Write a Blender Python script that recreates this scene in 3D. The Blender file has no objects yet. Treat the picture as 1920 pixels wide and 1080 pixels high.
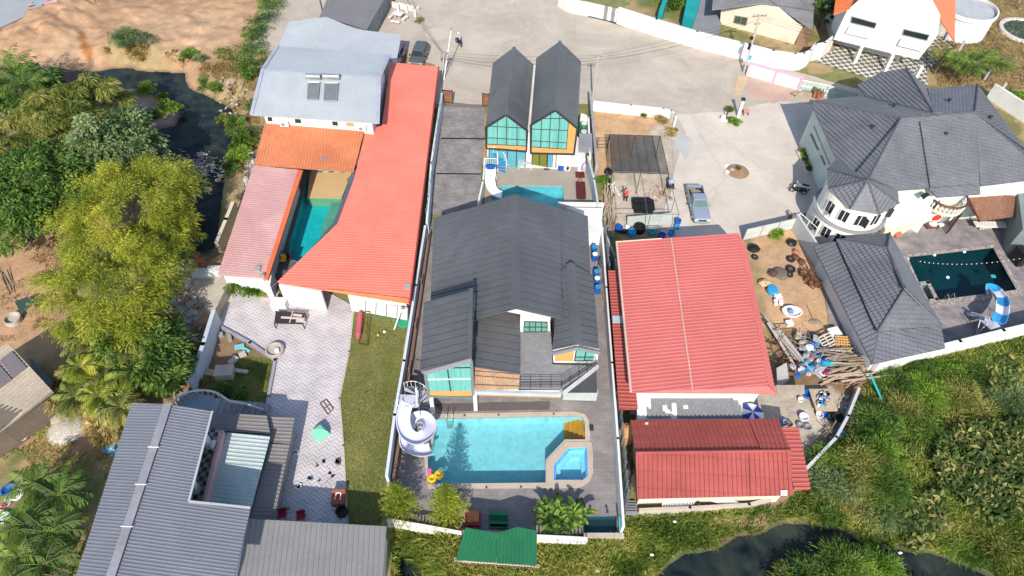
import bpy,bmesh,math,random
import numpy as np
from mathutils import Vector,Matrix
random.seed(7); rng=np.random.default_rng(7)
scene=bpy.context.scene
COL=scene.collection
rad=math.radians

# ---------------------------------------------------------------- camera
H=50.0; F=1280.0
def _basis():
 d=np.array([928-960,1595-540,F],float); d/=np.linalg.norm(d)
 up=-d; fw=np.array([0,0,1.0]); Y=fw-up*fw.dot(up); Y/=np.linalg.norm(Y)
 return np.array([np.cross(Y,up),Y,up])
R=_basis()
cam_data=bpy.data.cameras.new('camera'); cam=bpy.data.objects.new('camera',cam_data)
COL.objects.link(cam); scene.camera=cam
cam_data.sensor_width=36; cam_data.lens=F/1920*36
cam_data.clip_start=1; cam_data.clip_end=3000
mw=Matrix.Identity(4)
for i in range(3):
 mw[i][0]=R[i,0]; mw[i][1]=-R[i,1]; mw[i][2]=-R[i,2]
mw[2][3]=H
cam.matrix_world=mw

# ---------------------------------------------------------------- sky, sun, exposure
SUN_EL,SUN_AZ=rad(38),rad(180)          # sun stands to the south (behind the camera)
world=bpy.data.worlds.new("World"); scene.world=world; world.use_nodes=True
wn=world.node_tree.nodes; sky=wn.new('ShaderNodeTexSky'); sky.sky_type='NISHITA'
sky.sun_disc=False; sky.sun_elevation=SUN_EL; sky.sun_rotation=SUN_AZ
sky.air_density=1.0; sky.dust_density=1.0
world.node_tree.links.new(sky.outputs[0],wn['Background'].inputs[0])
wn['Background'].inputs[1].default_value=0.15
sd=bpy.data.lights.new('sun','SUN'); sd.energy=4.2; sd.angle=rad(0.5); sd.color=(1.0,0.93,0.83)
so=bpy.data.objects.new('sun',sd); COL.objects.link(so)
so.rotation_euler=Vector((-0.02,-math.cos(SUN_EL),math.sin(SUN_EL))).to_track_quat('Z','Y').to_euler()
scene.view_settings.view_transform='Standard'; scene.view_settings.look='None'
scene.view_settings.gamma=1; scene.view_settings.use_curve_mapping=False
scene.view_settings.exposure=0.62

# ---------------------------------------------------------------- picture point -> place helpers
def ray(u,v):
 return R@np.array([u-960,v-540,F])
def P(u,v,z=0.0):
 r=ray(u,v); t=(z-H)/r[2]
 return Vector((r[0]*t,r[1]*t,z))
def Pn(uv,z=0.0):
 uv=np.asarray(uv,float)
 d=np.column_stack([uv[:,0]-960,uv[:,1]-540,np.full(len(uv),F)])@R.T
 z=np.broadcast_to(np.asarray(z,float),(len(uv),))
 t=(z-H)/d[:,2]
 return np.column_stack([d[:,0]*t,d[:,1]*t,z])
def on(u,v,pl):                       # the picture ray meets a plane (point, normal)
 r=Vector(ray(u,v)); o=Vector((0,0,H)); p,n=pl
 return o+r*((p-o).dot(n)/r.dot(n))
def plane(a,b,c):
 a,b,c=[x if isinstance(x,Vector)else P(*x)for x in(a,b,c)]
 n=(b-a).cross(c-a).normalized()
 return(a,n if n.z>0 else-n)
def vplane(a,b):                       # vertical plane over the world line a-b, facing the camera
 d=(b-a); n=Vector((-d.y,d.x,0)).normalized()
 if n.dot(-a)<0:n=-n
 return(a,n)
def zmeet(q,u,v):                     # height over world point q seen nearest to v
 best=min((abs((on_v(q,z)[1])-v),z)for z in np.arange(-1,16,.02))
 return best[1]
def on_v(q,z):
 c=R.T@np.array([q.x,q.y,z-H]); return 960+F*c[0]/c[2],540+F*c[1]/c[2]

# ---------------------------------------------------------------- objects
KIDS={}
def link(o,parent=None):
 COL.objects.link(o)
 if parent is not None:
  o.parent=parent; o.matrix_parent_inverse=Matrix.Translation(-Vector(parent.location))if parent.type=='EMPTY' else Matrix()
  KIDS.setdefault(parent.name,[]).append(o)
 return o
def tag(o,label=None,cat=None,group=None,kind=None):
 for k,x in(('label',label),('category',cat),('group',group),('kind',kind)):
  if x:o[k]=x
 return o
def thing(name,label,cat,loc=(0,0,0),group=None):
 o=bpy.data.objects.new(name,None); COL.objects.link(o); o.location=loc
 o.empty_display_size=.3
 return tag(o,label,cat,group)
def kids(o):return[c for c in COL.objects if c.parent==o]
def copy_tree(o,loc=None,rz=None,label=None,group=None,scale=None,parent=None):
 c=o.copy(); COL.objects.link(c)
 if parent is not None:c.parent=parent
 for k in KIDS.get(o.name,[]):
  KIDS.setdefault(c.name,[]).append(copy_tree(k,parent=c))
 if loc is not None:c.location=loc
 if rz is not None:c.rotation_euler.z=rz
 if scale is not None:c.scale=(scale,)*3 if isinstance(scale,(int,float))else scale
 return tag(c,label,None,group)
class M:
 def __init__(s):s.v=[]; s.f=[]; s.m=[]
 def add(s,vs,fs,mi=0):
  o=len(s.v); s.v+=[tuple(x)for x in vs]
  s.f+=[tuple(o+i for i in f)for f in fs]; s.m+=[mi]*len(fs); return s
 def box(s,c,d,rz=0,mi=0,tilt=None):
  hx,hy,hz=d[0]/2,d[1]/2,d[2]/2
  rot=Matrix.Rotation(rz,3,'Z')
  if tilt is not None:rot=rot@tilt
  c=Vector(c)
  vs=[c+rot@Vector((x,y,z))for z in(-hz,hz)for x,y in((-hx,-hy),(hx,-hy),(hx,hy),(-hx,hy))]
  return s.add(vs,[(3,2,1,0),(4,5,6,7),(0,1,5,4),(1,2,6,5),(2,3,7,6),(3,0,4,7)],mi)
 def prism(s,pts,z0,z1,mi=0):      # closed n-gon extrusion of world xy points (z1 may be a list)
  pts=[Vector(p)for p in pts]; n=len(pts)
  a=sum(pts[i].x*pts[(i+1)%n].y-pts[(i+1)%n].x*pts[i].y for i in range(n))
  if a<0:pts=pts[::-1]; z1=z1[::-1]if isinstance(z1,(list,tuple))else z1
  zz=z1 if isinstance(z1,(list,tuple))else[z1]*n
  vs=[(p.x,p.y,z0)for p in pts]+[(p.x,p.y,zz[i])for i,p in enumerate(pts)]
  fs=[tuple(range(n-1,-1,-1)),tuple(range(n,2*n))]+[(i,(i+1)%n,n+(i+1)%n,n+i)for i in range(n)]
  return s.add(vs,fs,mi)
 def slab(s,pts,off,mi=0):          # planar polygon given depth along vector off
  n=len(pts); pts=[Vector(p)for p in pts]; off=Vector(off)
  nn=Vector((0,0,0))
  for i in range(n):nn+=pts[i].cross(pts[(i+1)%n])
  if nn.dot(off)<0:pts=pts[::-1]
  vs=pts+[p+off for p in pts]
  return s.add(vs,[tuple(range(n-1,-1,-1)),tuple(range(n,2*n))]+[(i,(i+1)%n,n+(i+1)%n,n+i)for i in range(n)],mi)
 def cyl(s,p0,p1,r0,r1=None,n=8,mi=0,caps=True):
  r1=r0 if r1 is None else r1; p0,p1=Vector(p0),Vector(p1); d=(p1-p0).normalized()
  a=d.cross(Vector((0,0,1))if abs(d.z)<.9 else Vector((1,0,0))).normalized(); b=d.cross(a)
  vs=[p+(a*math.cos(t)+b*math.sin(t))*r for p,r in((p0,r0),(p1,r1))for t in[2*math.pi*i/n for i in range(n)]]
  fs=[(i,n+i,n+(i+1)%n,(i+1)%n)for i in range(n)]
  if caps:fs+=[tuple(range(n)),tuple(range(2*n-1,n-1,-1))]
  return s.add(vs,fs,mi)
 def tube(s,pts,r,n=5,mi=0):
  for a,b in zip(pts[:-1],pts[1:]):s.cyl(a,b,r,r,n,mi)
  return s
 def lathe(s,c,prof,n=16,mi=0):    # prof: list of (r, z)
  c=Vector(c)
  vs=[c+Vector((r*math.cos(2*math.pi*i/n),r*math.sin(2*math.pi*i/n),z))for r,z in prof for i in range(n)]
  fs=[(k*n+i,k*n+(i+1)%n,(k+1)*n+(i+1)%n,(k+1)*n+i)for k in range(len(prof)-1)for i in range(n)]
  if prof[0][0]>.001:fs.append(tuple(range(n-1,-1,-1)))
  if prof[-1][0]>.001:fs.append(tuple(range((len(prof)-1)*n,len(prof)*n)))
  return s.add(vs,fs,mi)
 def ball(s,c,r,n=8,mi=0,sq=(1,1,1),jit=0):
  c=Vector(c); vs=[]; fs=[]; m=n//2+1
  for k in range(m):
   ph=math.pi*k/(m-1)
   for i in range(n):
    j=1+random.uniform(-jit,jit)
    vs.append(c+Vector((r*sq[0]*math.sin(ph)*math.cos(2*math.pi*i/n),r*sq[1]*math.sin(ph)*math.sin(2*math.pi*i/n),r*sq[2]*math.cos(ph)))*j
                          if jit==0 else c+Vector((r*sq[0]*math.sin(ph)*math.cos(2*math.pi*i/n),r*sq[1]*math.sin(ph)*math.sin(2*math.pi*i/n),r*sq[2]*math.cos(ph)))*j)
  for k in range(m-1):
   for i in range(n):fs.append((k*n+i,(k+1)*n+i,(k+1)*n+(i+1)%n,k*n+(i+1)%n))
  return s.add(vs,fs,mi)
 def build(s,name,mats,parent=None,smooth=False,bevel=0):
  me=bpy.data.meshes.new(name); me.from_pydata(s.v,[],s.f)
  mats=mats if isinstance(mats,(list,tuple))else[mats]
  for x in mats:me.materials.append(x)
  if len(mats)>1:me.polygons.foreach_set('material_index',s.m)
  if smooth:me.polygons.foreach_set('use_smooth',[True]*len(s.f))
  me.update(); o=bpy.data.objects.new(name,me)
  if bevel:
   b=o.modifiers.new('bevel','BEVEL'); b.width=bevel; b.segments=2; b.limit_method='ANGLE'
  return link(o,parent)
def recenter(o):                          # put a single-mesh thing's origin at its base
 me=o.data; n=len(me.vertices); co=np.empty(n*3); me.vertices.foreach_get('co',co); co=co.reshape(-1,3)
 c=np.array([(co[:,0].min()+co[:,0].max())/2,(co[:,1].min()+co[:,1].max())/2,co[:,2].min()])
 me.vertices.foreach_set('co',(co-c).ravel()); o.location=Vector(o.location)+Vector(c); me.update(); return o

# ---------------------------------------------------------------- materials
def new_mat(name):
 m=bpy.data.materials.new(name); m.use_nodes=True
 return m,m.node_tree.nodes,m.node_tree.links,m.node_tree.nodes['Principled BSDF']
def c4(c):return(c[0],c[1],c[2],1)
def mat(name,c1,rough=.8,c2=None,scale=.6,fine=.12,bump=0,bscale=12,metal=0,spec=.3,contrast=1.0,local=True,streak=None,stain=0,attr=None,crack=0):
 m,N,L,B=new_mat(name)
 B.inputs['Roughness'].default_value=rough; B.inputs['Metallic'].default_value=metal
 B.inputs['Specular IOR Level'].default_value=spec
 tc=N.new('ShaderNodeTexCoord'); geo=N.new('ShaderNodeNewGeometry')
 src=tc.outputs['Object']if local else geo.outputs['Position']
 mp=N.new('ShaderNodeMapping'); L.new(src,mp.inputs[0])
 if streak:mp.inputs['Scale'].default_value=streak
 n1=N.new('ShaderNodeTexNoise'); n1.inputs['Scale'].default_value=scale; n1.inputs['Detail'].default_value=7; n1.inputs['Roughness'].default_value=.65
 L.new(mp.outputs[0],n1.inputs[0])
 c2=c2 or tuple(x*.72 for x in c1)
 rp=N.new('ShaderNodeValToRGB'); e=rp.color_ramp.elements
 w=.22/contrast; e[0].position=max(0,.5-w); e[1].position=min(1,.5+w)
 e[0].color=c4(c2); e[1].color=c4(c1); L.new(n1.outputs[0],rp.inputs[0])
 col=rp.outputs[0]
 if attr:
  at=N.new('ShaderNodeAttribute'); at.attribute_name=attr
  mx=N.new('ShaderNodeMix'); mx.data_type='RGBA'; mx.blend_type='MULTIPLY'; mx.inputs[0].default_value=1
  L.new(col,mx.inputs[6]); L.new(at.outputs['Color'],mx.inputs[7]); col=mx.outputs[2]
 if fine:
  n2=N.new('ShaderNodeTexNoise'); n2.inputs['Scale'].default_value=9; n2.inputs['Detail'].default_value=4
  L.new(src,n2.inputs[0])
  mr=N.new('ShaderNodeMapRange'); mr.inputs[1].default_value=.3; mr.inputs[2].default_value=.7
  mr.inputs[3].default_value=1-fine; mr.inputs[4].default_value=1+fine; L.new(n2.outputs[0],mr.inputs[0])
  mx=N.new('ShaderNodeMix'); mx.data_type='RGBA'; mx.blend_type='MULTIPLY'; mx.inputs[0].default_value=1
  L.new(col,mx.inputs[6]); L.new(mr.outputs[0],mx.inputs[7]); col=mx.outputs[2]
 if stain:
  n3=N.new('ShaderNodeTexNoise'); n3.inputs['Scale'].default_value=.16; n3.inputs['Detail'].default_value=9; n3.inputs['Roughness'].default_value=.7
  n3.inputs['Distortion'].default_value=.8; L.new(src,n3.inputs[0])
  mr=N.new('ShaderNodeMapRange'); mr.inputs[1].default_value=.42; mr.inputs[2].default_value=.62
  mr.inputs[3].default_value=1-stain; mr.inputs[4].default_value=1; L.new(n3.outputs[0],mr.inputs[0])
  mx=N.new('ShaderNodeMix'); mx.data_type='RGBA'; mx.blend_type='MULTIPLY'; mx.inputs[0].default_value=1
  L.new(col,mx.inputs[6]); L.new(mr.outputs[0],mx.inputs[7]); col=mx.outputs[2]
 if crack:
  wn_=N.new('ShaderNodeTexNoise'); wn_.inputs['Scale'].default_value=.9; wn_.inputs['Detail'].default_value=6; L.new(src,wn_.inputs[0])
  vm=N.new('ShaderNodeMix'); vm.data_type='RGBA'; vm.blend_type='ADD'; vm.inputs[0].default_value=1.6; L.new(src,vm.inputs[6]); L.new(wn_.outputs[1],vm.inputs[7])
  vo=N.new('ShaderNodeTexVoronoi'); vo.feature='DISTANCE_TO_EDGE'; vo.inputs['Scale'].default_value=crack; L.new(vm.outputs[2],vo.inputs[0])
  mr=N.new('ShaderNodeMapRange'); mr.inputs[1].default_value=0; mr.inputs[2].default_value=.010; mr.inputs[3].default_value=.88; mr.inputs[4].default_value=1; L.new(vo.outputs[0],mr.inputs[0])
  mx=N.new('ShaderNodeMix'); mx.data_type='RGBA'; mx.blend_type='MULTIPLY'; mx.inputs[0].default_value=1
  L.new(col,mx.inputs[6]); L.new(mr.outputs[0],mx.inputs[7]); col=mx.outputs[2]
 L.new(col,B.inputs['Base Color'])
 if bump:
  nb=N.new('ShaderNodeTexNoise'); nb.inputs['Scale'].default_value=bscale; nb.inputs['Detail'].default_value=5
  L.new(src,nb.inputs[0]); bp=N.new('ShaderNodeBump'); bp.inputs['Strength'].default_value=bump; bp.inputs['Distance'].default_value=.1
  L.new(nb.outputs[0],bp.inputs['Height']); L.new(bp.outputs[0],B.inputs['Normal'])
 return m
def grid_mat(name,c1,c2,mortar,w,h,rz=0,rough=.75,ms=.02,offset=.5,stain=.15,checker=False):
 m,N,L,B=new_mat(name); B.inputs['Roughness'].default_value=rough; B.inputs['Specular IOR Level'].default_value=.3
 geo=N.new('ShaderNodeNewGeometry'); mp=N.new('ShaderNodeMapping'); mp.inputs['Rotation'].default_value=(0,0,rz)
 L.new(geo.outputs['Position'],mp.inputs[0])
 if checker:
  mp.inputs['Scale'].default_value=(1,1,0)
  mp.inputs['Location'].default_value=(0,0,.01)
  t=N.new('ShaderNodeTexChecker'); t.inputs['Scale'].default_value=1/w
  t.inputs['Color1'].default_value=c4(c1); t.inputs['Color2'].default_value=c4(c2); L.new(mp.outputs[0],t.inputs[0])
 else:
  t=N.new('ShaderNodeTexBrick'); t.inputs['Scale'].default_value=1; t.inputs['Brick Width'].default_value=w; t.inputs['Row Height'].default_value=h
  t.inputs['Mortar Size'].default_value=ms; t.offset=offset; t.inputs['Color1'].default_value=c4(c1); t.inputs['Color2'].default_value=c4(c2)
  t.inputs['Mortar'].default_value=c4(mortar); L.new(mp.outputs[0],t.inputs[0])
 n3=N.new('ShaderNodeTexNoise'); n3.inputs['Scale'].default_value=.5; n3.inputs['Detail'].default_value=8; n3.inputs['Roughness'].default_value=.7
 L.new(geo.outputs['Position'],n3.inputs[0]); mr=N.new('ShaderNodeMapRange'); mr.inputs[1].default_value=.35; mr.inputs[2].default_value=.65
 mr.inputs[3].default_value=1-stain; mr.inputs[4].default_value=1+stain*.6; L.new(n3.outputs[0],mr.inputs[0])
 mx=N.new('ShaderNodeMix'); mx.data_type='RGBA'; mx.blend_type='MULTIPLY'; mx.inputs[0].default_value=1
 L.new(t.outputs[0],mx.inputs[6]); L.new(mr.outputs[0],mx.inputs[7]); L.new(mx.outputs[2],B.inputs['Base Color'])
 return m
def water_mat(name,tint,amount,rough=.03,wave=1.2,bump=.25,scale=2.5):
 m,N,L,B=new_mat(name); N.remove(B); out=N['Material Output']
 tr=N.new('ShaderNodeBsdfTransparent'); tr.inputs[0].default_value=c4(tint)
 gl=N.new('ShaderNodeBsdfGlossy'); gl.inputs['Roughness'].default_value=rough
 fr=N.new('ShaderNodeLayerWeight'); fr.inputs[0].default_value=.5; pw=N.new('ShaderNodeMath'); pw.operation='POWER'; pw.inputs[1].default_value=4.5
 ml=N.new('ShaderNodeMath'); ml.operation='MULTIPLY_ADD'; ml.inputs[1].default_value=.9; ml.inputs[2].default_value=.022; L.new(fr.outputs[1],pw.inputs[0]); L.new(pw.outputs[0],ml.inputs[0])
 mx=N.new('ShaderNodeMixShader'); L.new(ml.outputs[0],mx.inputs[0]); L.new(tr.outputs[0],mx.inputs[1]); L.new(gl.outputs[0],mx.inputs[2])
 geo=N.new('ShaderNodeNewGeometry'); n=N.new('ShaderNodeTexNoise'); n.inputs['Scale'].default_value=scale; n.inputs['Detail'].default_value=4; n.inputs['Distortion'].default_value=wave
 L.new(geo.outputs['Position'],n.inputs[0]); bp=N.new('ShaderNodeBump'); bp.inputs['Strength'].default_value=bump; bp.inputs['Distance'].default_value=.12
 L.new(n.outputs[0],bp.inputs['Height']); L.new(bp.outputs[0],gl.inputs['Normal']); L.new(bp.outputs[0],fr.inputs['Normal'])
 tn=N.new('ShaderNodeMix'); tn.data_type='RGBA'; tn.inputs[6].default_value=c4([x*.90 for x in tint]); tn.inputs[7].default_value=c4([min(1,x*1.05)for x in tint])
 t2=N.new('ShaderNodeTexNoise'); t2.inputs['Scale'].default_value=.9; t2.inputs['Detail'].default_value=6; t2.inputs['Distortion'].default_value=2.5; L.new(geo.outputs['Position'],t2.inputs[0])
 r2=N.new('ShaderNodeMapRange'); r2.inputs[1].default_value=.35; r2.inputs[2].default_value=.65; L.new(t2.outputs[0],r2.inputs[0]); L.new(r2.outputs[0],tn.inputs[0]); L.new(tn.outputs[2],tr.inputs[0])
 if amount:
  df=N.new('ShaderNodeBsdfDiffuse'); df.inputs[0].default_value=c4([x*.5 for x in tint]); m2=N.new('ShaderNodeMixShader'); m2.inputs[0].default_value=amount
  L.new(mx.outputs[0],m2.inputs[1]); L.new(df.outputs[0],m2.inputs[2]); mx=m2
 L.new(mx.outputs[0],out.inputs[0]); return m
def leaf_mat(name,cols,trans=.25,rough=.55,scale=.35):
 m,N,L,B=new_mat(name); B.inputs['Roughness'].default_value=rough; B.inputs['Specular IOR Level'].default_value=.25
 at=N.new('ShaderNodeAttribute'); at.attribute_name='rnd'
 geo=N.new('ShaderNodeNewGeometry'); n=N.new('ShaderNodeTexNoise'); n.inputs['Scale'].default_value=scale; n.inputs['Detail'].default_value=3
 L.new(geo.outputs['Position'],n.inputs[0])
 mr=N.new('ShaderNodeMapRange'); mr.inputs[1].default_value=.35; mr.inputs[2].default_value=.65; mr.inputs[3].default_value=-.3; mr.inputs[4].default_value=.3
 L.new(n.outputs[0],mr.inputs[0]); ad=N.new('ShaderNodeMath'); ad.operation='ADD'; L.new(at.outputs['Fac'],ad.inputs[0]); L.new(mr.outputs[0],ad.inputs[1])
 rp=N.new('ShaderNodeValToRGB'); e=rp.color_ramp.elements
 while len(e)<len(cols):e.new(.5)
 for i,c in enumerate(cols):e[i].position=i/(len(cols)-1); e[i].color=c4(c)
 L.new(ad.outputs[0],rp.inputs[0]); L.new(rp.outputs[0],B.inputs['Base Color'])
 if trans:
  t=N.new('ShaderNodeBsdfTranslucent'); L.new(rp.outputs[0],t.inputs[0]); mx=N.new('ShaderNodeMixShader'); mx.inputs[0].default_value=trans
  L.new(B.outputs[0],mx.inputs[1]); L.new(t.outputs[0],mx.inputs[2]); L.new(mx.outputs[0],N['Material Output'].inputs[0])
 return m
def zigzag_mat(name):                     # herringbone-like zigzag of white, lilac, grey and buff pavers
 m,N,L,B=new_mat(name); B.inputs['Roughness'].default_value=.6
 geo=N.new('ShaderNodeNewGeometry'); sp=N.new('ShaderNodeSeparateXYZ'); L.new(geo.outputs['Position'],sp.inputs[0])
 def math_(op,a,b=None,c=None):
  n=N.new('ShaderNodeMath'); n.operation=op
  for i,x in enumerate((a,b,c)):
   if x is None:continue
   if isinstance(x,(int,float)):n.inputs[i].default_value=x
   else:L.new(x,n.inputs[i])
  return n.outputs[0]
 px=math_('PINGPONG',sp.outputs[0],.38)
 t=math_('ADD',sp.outputs[1],px)
 t=math_('DIVIDE',t,.72); t=math_('FRACT',t)
 rp=N.new('ShaderNodeValToRGB'); rp.color_ramp.interpolation='CONSTANT'; e=rp.color_ramp.elements
 cs=[(0,(.54,.49,.48)),(.30,(.33,.33,.41)),(.46,(.54,.50,.48)),(.72,(.46,.37,.31)),(.84,(.36,.35,.41))]
 while len(e)<len(cs):e.new(.5)
 for i,(p,c)in enumerate(cs):e[i].position=p; e[i].color=c4(c)
 L.new(t,rp.inputs[0])
 n3=N.new('ShaderNodeTexNoise'); n3.inputs['Scale'].default_value=.7; n3.inputs['Detail'].default_value=9; L.new(geo.outputs['Position'],n3.inputs[0])
 mr=N.new('ShaderNodeMapRange'); mr.inputs[1].default_value=.35; mr.inputs[2].default_value=.65; mr.inputs[3].default_value=.82; mr.inputs[4].default_value=1.05; L.new(n3.outputs[0],mr.inputs[0])
 mx=N.new('ShaderNodeMix'); mx.data_type='RGBA'; mx.blend_type='MULTIPLY'; mx.inputs[0].default_value=1
 L.new(rp.outputs[0],mx.inputs[6]); L.new(mr.outputs[0],mx.inputs[7]); L.new(mx.outputs[2],B.inputs['Base Color']); return m

WHITE=mat('white_plaster',(.72,.71,.68),.8,(.58,.57,.54),.5,.05,stain=.12)
PALE=mat('pale_blue_plaster',(.50,.56,.60),.8,(.40,.46,.50),.5,.06,stain=.15)
CREAM=mat('cream_render',(.66,.58,.47),.85,(.55,.47,.36),.5,.06,stain=.15)
MINT=mat('pale_mint_render',(.60,.66,.60),.8,(.50,.55,.50),.5,.05,stain=.15)
GREYW=mat('grey_cement',(.36,.36,.36),.9,(.26,.26,.26),.7,.1,.2,stain=.25)
CONC=mat('concrete',(.465,.405,.34),.9,(.385,.335,.27),.22,.08,.15,14,stain=.16,crack=.13)
CONCP=mat('pale_concrete',(.50,.45,.38),.9,(.40,.35,.29),.5,.1,.15,14,stain=.2)
SAND=mat('sand',(.50,.32,.18),.95,(.40,.25,.14),.7,.15,.5,6)
DARKM=mat('dark_metal',(.035,.036,.04),.5,fine=.05)
BLACK=mat('black_plastic',(.015,.015,.017),.5,fine=.05)
GREY=mat('grey_paint',(.25,.25,.26),.6,fine=.08)
STEEL=mat('galvanised_steel',(.45,.47,.48),.4,metal=.6,fine=.1)
WOOD=mat('weathered_wood',(.33,.25,.18),.9,(.20,.15,.11),1.5,.25)
WOODP=mat('pale_timber',(.47,.37,.26),.9,(.33,.25,.17),1.5,.25)
WOODR=mat('dark_red_wood',(.10,.018,.016),.5,(.06,.012,.011),2,.1)
ORANGEP=mat('orange_panel',(.62,.30,.10),.6,(.52,.25,.08),.8,.06)
SALMON=mat('salmon_red_metal',(.74,.20,.14),.5,(.68,.175,.12),.25,.07,spec=.4,stain=.16)
REDM=mat('faded_red_metal',(.52,.135,.12),.5,(.47,.115,.10),.25,.06,spec=.4,stain=.08)
PINKM=mat('weathered_pink_metal',(.52,.31,.29),.6,(.46,.25,.235),.3,.1,stain=.15)
ORTILE=mat('orange_corrugated',(.62,.24,.115),.6,(.52,.17,.08),.4,.12,stain=.2)
MAROON=mat('dark_maroon_tile',(.40,.095,.075),.7,(.31,.068,.054),.4,.12,stain=.15)
CRIMS=mat('crimson_tile',(.34,.078,.068),.65,(.27,.055,.047),.5,.12,stain=.18)
CHAR=mat('charcoal_metal',(.105,.108,.115),.45,(.088,.091,.098),.2,.10,spec=.5,stain=.24)
SLATE=mat('slate_grey_tile',(.155,.16,.178),.6,(.12,.125,.14),.8,.2,stain=.2)
GREYM=mat('mid_grey_metal',(.17,.18,.21),.5,(.148,.156,.182),.25,.07,stain=.12)
LBLUE=mat('pale_blue_grey_metal',(.40,.425,.44),.45,(.36,.385,.40),.3,.05,spec=.4,stain=.1)
GBROWN=mat('grey_brown_metal',(.24,.21,.19),.6,(.18,.155,.14),.3,.08,stain=.15)
OLDTIN=mat('weathered_tin',(.40,.35,.28),.8,(.28,.23,.17),.6,.15,stain=.25)
GREENR=mat('green_metal',(.012,.13,.055),.5,(.008,.095,.04),.5,.08)
BROWNT=mat('brown_shingle',(.24,.12,.075),.85,(.16,.08,.05),2.5,.3,.3)
TEALG=mat('teal_curtained_glass',(.17,.45,.39),.1,(.08,.26,.24),1.6,.1,spec=.6,streak=(7,7,.08))
DGLASS=mat('dark_glass',(.02,.03,.035),.08,fine=0,spec=.6)
BLUEP=mat('blue_plastic',(.01,.10,.42),.4,fine=.05)
CYANP=mat('light_blue_plastic',(.03,.30,.60),.4,fine=.05)
WPL=mat('white_plastic',(.75,.75,.75),.4,(.68,.68,.68),fine=.03)
YEL=mat('yellow_vinyl',(.80,.50,.02),.4,fine=.03)
PINKV=mat('pink_vinyl',(.80,.12,.40),.4,fine=.03)
REDV=mat('red_plastic',(.60,.03,.02),.5,fine=.05)
TEALP=mat('teal_paint',(.02,.33,.36),.5,fine=.05)
TERRA=mat('terracotta',(.42,.17,.09),.8,fine=.15)
TANK=mat('tan_tank',(.50,.28,.13),.5,fine=.05)
RUST=mat('rusty_metal',(.16,.07,.04),.8,(.08,.035,.02),3,.3)
STONE=mat('pale_stone',(.45,.39,.33),.95,(.30,.26,.22),1.5,.25,.4,5)
LILAC=mat('lilac_fibreglass',(.56,.56,.66),.35,(.50,.50,.60),fine=.03)
TYRE=mat('black_rubber',(.02,.02,.021),.85,fine=.15)
BARK=mat('bark',(.16,.12,.09),.95,(.09,.065,.05),3,.25)
LEAF_BAMBOO=leaf_mat('bamboo_leaf',[(0.099,0.149,0.018),(0.274,0.318,0.031),(0.525,0.504,0.065)],.42)
LEAF_YEL=leaf_mat('yellow_green_leaf',[(.07,.105,.018),(.20,.235,.045),(.42,.38,.12)],.42)
LEAF_DARK=leaf_mat('dark_green_leaf',[(.035,.07,.018),(.09,.18,.035),(.20,.31,.06)],.42)
LEAF_MID=leaf_mat('mid_green_leaf',[(0.040,0.088,0.018),(0.120,0.219,0.035),(0.263,0.372,0.065)],.42)
LEAF_GREY=leaf_mat('grey_green_leaf',[(0.055,0.099,0.033),(0.154,0.230,0.088),(0.329,0.394,0.175)],.42)
LEAF_BRIGHT=leaf_mat('bright_green_leaf',[(.06,.14,.018),(.17,.31,.035),(.36,.47,.07)],.42)
LEAF_DRY=leaf_mat('dry_leaf',[(0.110,0.099,0.033),(0.329,0.251,0.088),(0.656,0.481,0.198)],.42)
LEAF_TARO=leaf_mat('broad_leaf',[(.045,.085,.018),(.12,.18,.04),(.42,.36,.12)],.42)
GRASSL=leaf_mat('grass_blade',[(.07,.13,.02),(.21,.29,.05),(.46,.44,.12)],.42)
LAWNL=leaf_mat('lawn_blade',[(0.085,0.162,0.019),(0.162,0.237,0.034),(0.304,0.323,0.076)],.42)
DRYG=leaf_mat('dry_grass_blade',[(0.130,0.104,0.039),(0.286,0.195,0.072),(0.468,0.351,0.156)],.42)

# ---------------------------------------------------------------- ground
def sdist(px,py,poly):                 # signed distance to polygon, >0 inside
 n=len(poly); d=np.full(px.shape,1e9); ins=np.zeros(px.shape,bool)
 for i in range(n):
  ax,ay=poly[i][:2]; bx,by=poly[(i+1)%n][:2]; ex,ey=bx-ax,by-ay
  t=np.clip(((px-ax)*ex+(py-ay)*ey)/(ex*ex+ey*ey+1e-9),0,1)
  d=np.minimum(d,(px-ax-t*ex)**2+(py-ay-t*ey)**2)
  c=((ay>py)!=(by>py))&(px<(bx-ax)*(py-ay)/(by-ay+1e-12)+ax); ins^=c
 return np.where(ins,1,-1)*np.sqrt(d)
def vnoise(x,y,s,seed=0):             # smooth value noise
 r=np.random.default_rng(seed).random((256,256)); x=x/s; y=y/s
 xi=np.floor(x).astype(int); yi=np.floor(y).astype(int); fx=x-xi; fy=y-yi; fx=fx*fx*(3-2*fx); fy=fy*fy*(3-2*fy)
 g=lambda a,b:r[a%256,b%256]
 return(g(xi,yi)*(1-fx)+g(xi+1,yi)*fx)*(1-fy)+(g(xi,yi+1)*(1-fx)+g(xi+1,yi+1)*fx)*fy
def fbm(x,y,s,seed=0):return(vnoise(x,y,s,seed)*.5+vnoise(x,y,s/2.1,seed+1)*.28+vnoise(x,y,s/4.3,seed+2)*.14+vnoise(x,y,s/9,seed+3)*.08)*2-1
WZ=-1.6
CREEK_A=[(150,160),(172,136),(215,128),(270,134),(340,140),(352,165),(390,185),(432,205),(434,250),(426,300),(432,345),(437,385),(420,420),(402,462),(380,476),
           (345,470),(330,420),(325,370),(312,330),(285,285),(290,250),(300,225),(310,190),(262,168),(215,175),(160,180)]
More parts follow.
